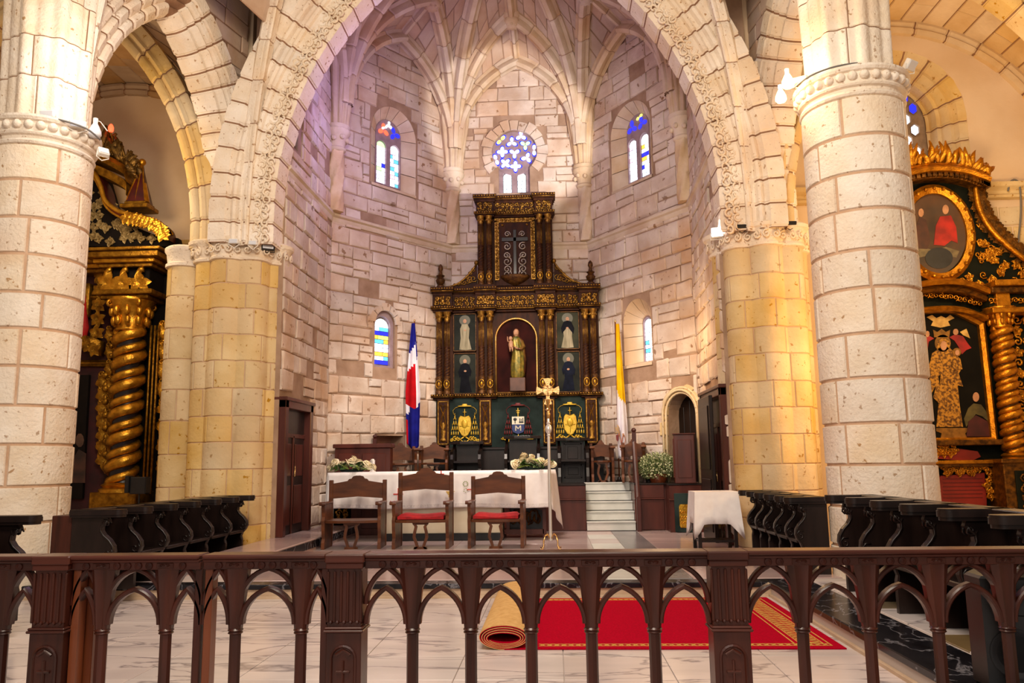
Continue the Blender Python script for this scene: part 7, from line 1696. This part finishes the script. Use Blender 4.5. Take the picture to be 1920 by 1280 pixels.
mb = MB()
for k in range(6): p, q = qA(1768, 898+k*7), qA(1842, 895+k*7); mb.box(p.x, q.x, QY-.006, QY+.0, p.z-.006, p.z+.006)
mb.build('panel_lines', mat('dark_red_lines', '5A120C', None, .6), ar)
mb = MB()
for k in range(40):
    px, py = (1700+k*4.2, 842+10*math.sin(k*2.1)) if k < 22 else ((1768+(k-22)*6, 880+6*math.sin(k*1.7)) if k < 34 else (1852+5*math.sin(k*2), 880+(k-34)*10))
    p = qA(px, py); mb.tube([(p.x+q, QY-.04, p.z+hh) for q, hh in scroll_pts(0, 0, .055, 1.2, k, 1 if k % 2 else -1, 8)], .019, 5); leafy(mb, p.x, QY-.03, p.z, .08, k, 4)
tag(mb.build('gilt_border', GR, ar, smooth=True), kind='stuff')
MB().box(qA(1640, 900).x, qA(1868, 900).x, QY-.25, QY-.0+.1, zfl, .55, .01).build('altar_step', GR2, ar)
sb = thing('column_speaker', 'small black box standing between the white column and the red altar panel', 'loudspeaker', tuple(at(1703, 915, 12.6)))
z_ = at(1703, 915, 12.6).z; MB().box(-.09, .09, -.08, .08, 0, .42, .012).build('case', BLACKM, sb); MB().box(-.075, .075, -.09, -.078, .03, .39, .008).build('grille', mat('speaker_cone', '1C1C20', None, .6), sb); MB().lathe([(.16, .15-z_), (.14, .18-z_), (.02, .2-z_), (.02, 0)], 12).build('stand', BLACKM, sb)

# ================================================================ lamps and cables on the capitals
LAMPG = mat('unlit_lens', 'D8DCE4', None, .15)
def flood(label, p, rz, tilt, w=.16, h=.11, body=None, lens=None, drop=.10):
    t = thing('floodlight', label, 'lamp', tuple(p), rz)
    st = MB(); st.box(-w/2, w/2, -.03, .04, -h/2, h/2, .01); st.xf(RX(tilt)); st.build('housing', body or WHITE, t)
    st = MB(); st.box(-w*.42, w*.42, -.036, -.028, -h*.4, h*.4, .003); st.xf(RX(tilt)); st.build('lens', lens or LAMPG, t)
    MB().tube([(-w*.55, 0, 0), (-w*.55, .02, -h*.6), (0, .04, -drop), (w*.55, .02, -h*.6), (w*.55, 0, 0)], .008, 5).build('bracket', body or WHITE, t)
    return t
def globe(label, p, lit=None, s=1.0):
    t = thing('globe_lamp', label, 'lamp', tuple(p)); MB().lathe([(.03*s, .10*s), (.05*s, .06*s), (.075*s, 0), (.08*s, -.05*s), (.06*s, -.08*s), (.001, -.09*s)], 14).build('bulb', lit or LAMPG, t, smooth=True)
    MB().lathe([(.028*s, .09*s), (.03*s, .17*s)], 10).build('socket', WHITE, t, smooth=30); MB().tube([(0, 0, .15*s), (.03, .06, .15*s), (.08, .14, .06)], .007, 5).build('arm', WHITE, t); return t
flood('white floodlight box on the left column capital, left of two', at(90, 214, 9.0), .0, .2, .19, .09)
flood('white floodlight box on the left column capital, right of two', at(146, 233, 9.1), .5, .2, .19, .09)
globe('white globe lamp at the rim of the left column capital', at(178, 246, 9.35)); flood('small white spotlight hanging below the left capital rim', at(194, 285, 9.3), .9, -.5, .13, .11)
flood('white floodlight box on top of the right column capital', at(1567, 116, 9.2), -.1, .2, .22, .10)
flood('white floodlight box at the left of the right column capital', at(1500, 150, 9.35), -.5, .2, .18, .08)
flood('white spotlight tilted up at the far right of the right capital', at(1707, 122, 9.5), .6, .7, .17, .13)
ORL = mat('lit_orange_bulb', 'FFC070', None, .3, emit='FFC878', estr=14)
globe('upper glowing orange lamp left of the right column capital', at(1477, 153, 9.35), ORL, .95); globe('lower glowing orange lamp left of the right column capital', at(1464, 181, 9.35), ORL, .85)
flood('black floodlight tilted over the left clustered pier', at(502, 461, 12.4), .5, -.25, .20, .16, BLACKM); flood('small white junction lamp on the left clustered pier, left of two', at(438, 452, 12.1), .1, .2, .15, .08); flood('small white junction lamp on the left clustered pier, right of two', at(474, 455, 12.05), .2, .2, .13, .07)
flood('blazing white floodlight on the right clustered pier', at(1345, 436, 12.5), -.3, -.1, .20, .17, WHITE, mat('lit_white_lens', 'FFFFFF', None, .3, emit='F4F8FF', estr=60))
flood('dark floodlight on top of the right pier capital, left of two', at(1392, 424, 12.22), 0, .3, .16, .06, BLACKM, BLACKM); flood('dark floodlight on top of the right pier capital, right of two', at(1482, 418, 12.22), 0, .3, .18, .06, BLACKM, BLACKM)
CAB = mat('grey_cable', '6E6A66', None, .6)
def cable(label, pts_, r=.012): tag(MB().tube(smooth_path([Vector(p) for p in pts_], 4), r, 6).build('cable', CAB, smooth=True), label, 'cable')
cable('grey cable run along the rim of the left column capital', [at(a, b, y) for a, b, y in ((-10, 222, 8.95), (60, 216, 8.93), (110, 224, 8.95), (160, 240, 9.1), (188, 262, 9.3))])
cable('grey cable run along the rim of the right column capital', [at(a, b, y) for a, b, y in ((1488, 165, 9.3), (1520, 142, 9.12), (1570, 124, 9.03), (1630, 118, 9.05), (1690, 132, 9.3))])
cable('dark cable hanging down the right chapel wall beside the golden altar', [at(a, b, 14.15) for a, b in ((1890, 358), (1894, 342), (1904, 337), (1912, 350), (1914, 400), (1908, 462))], .018)
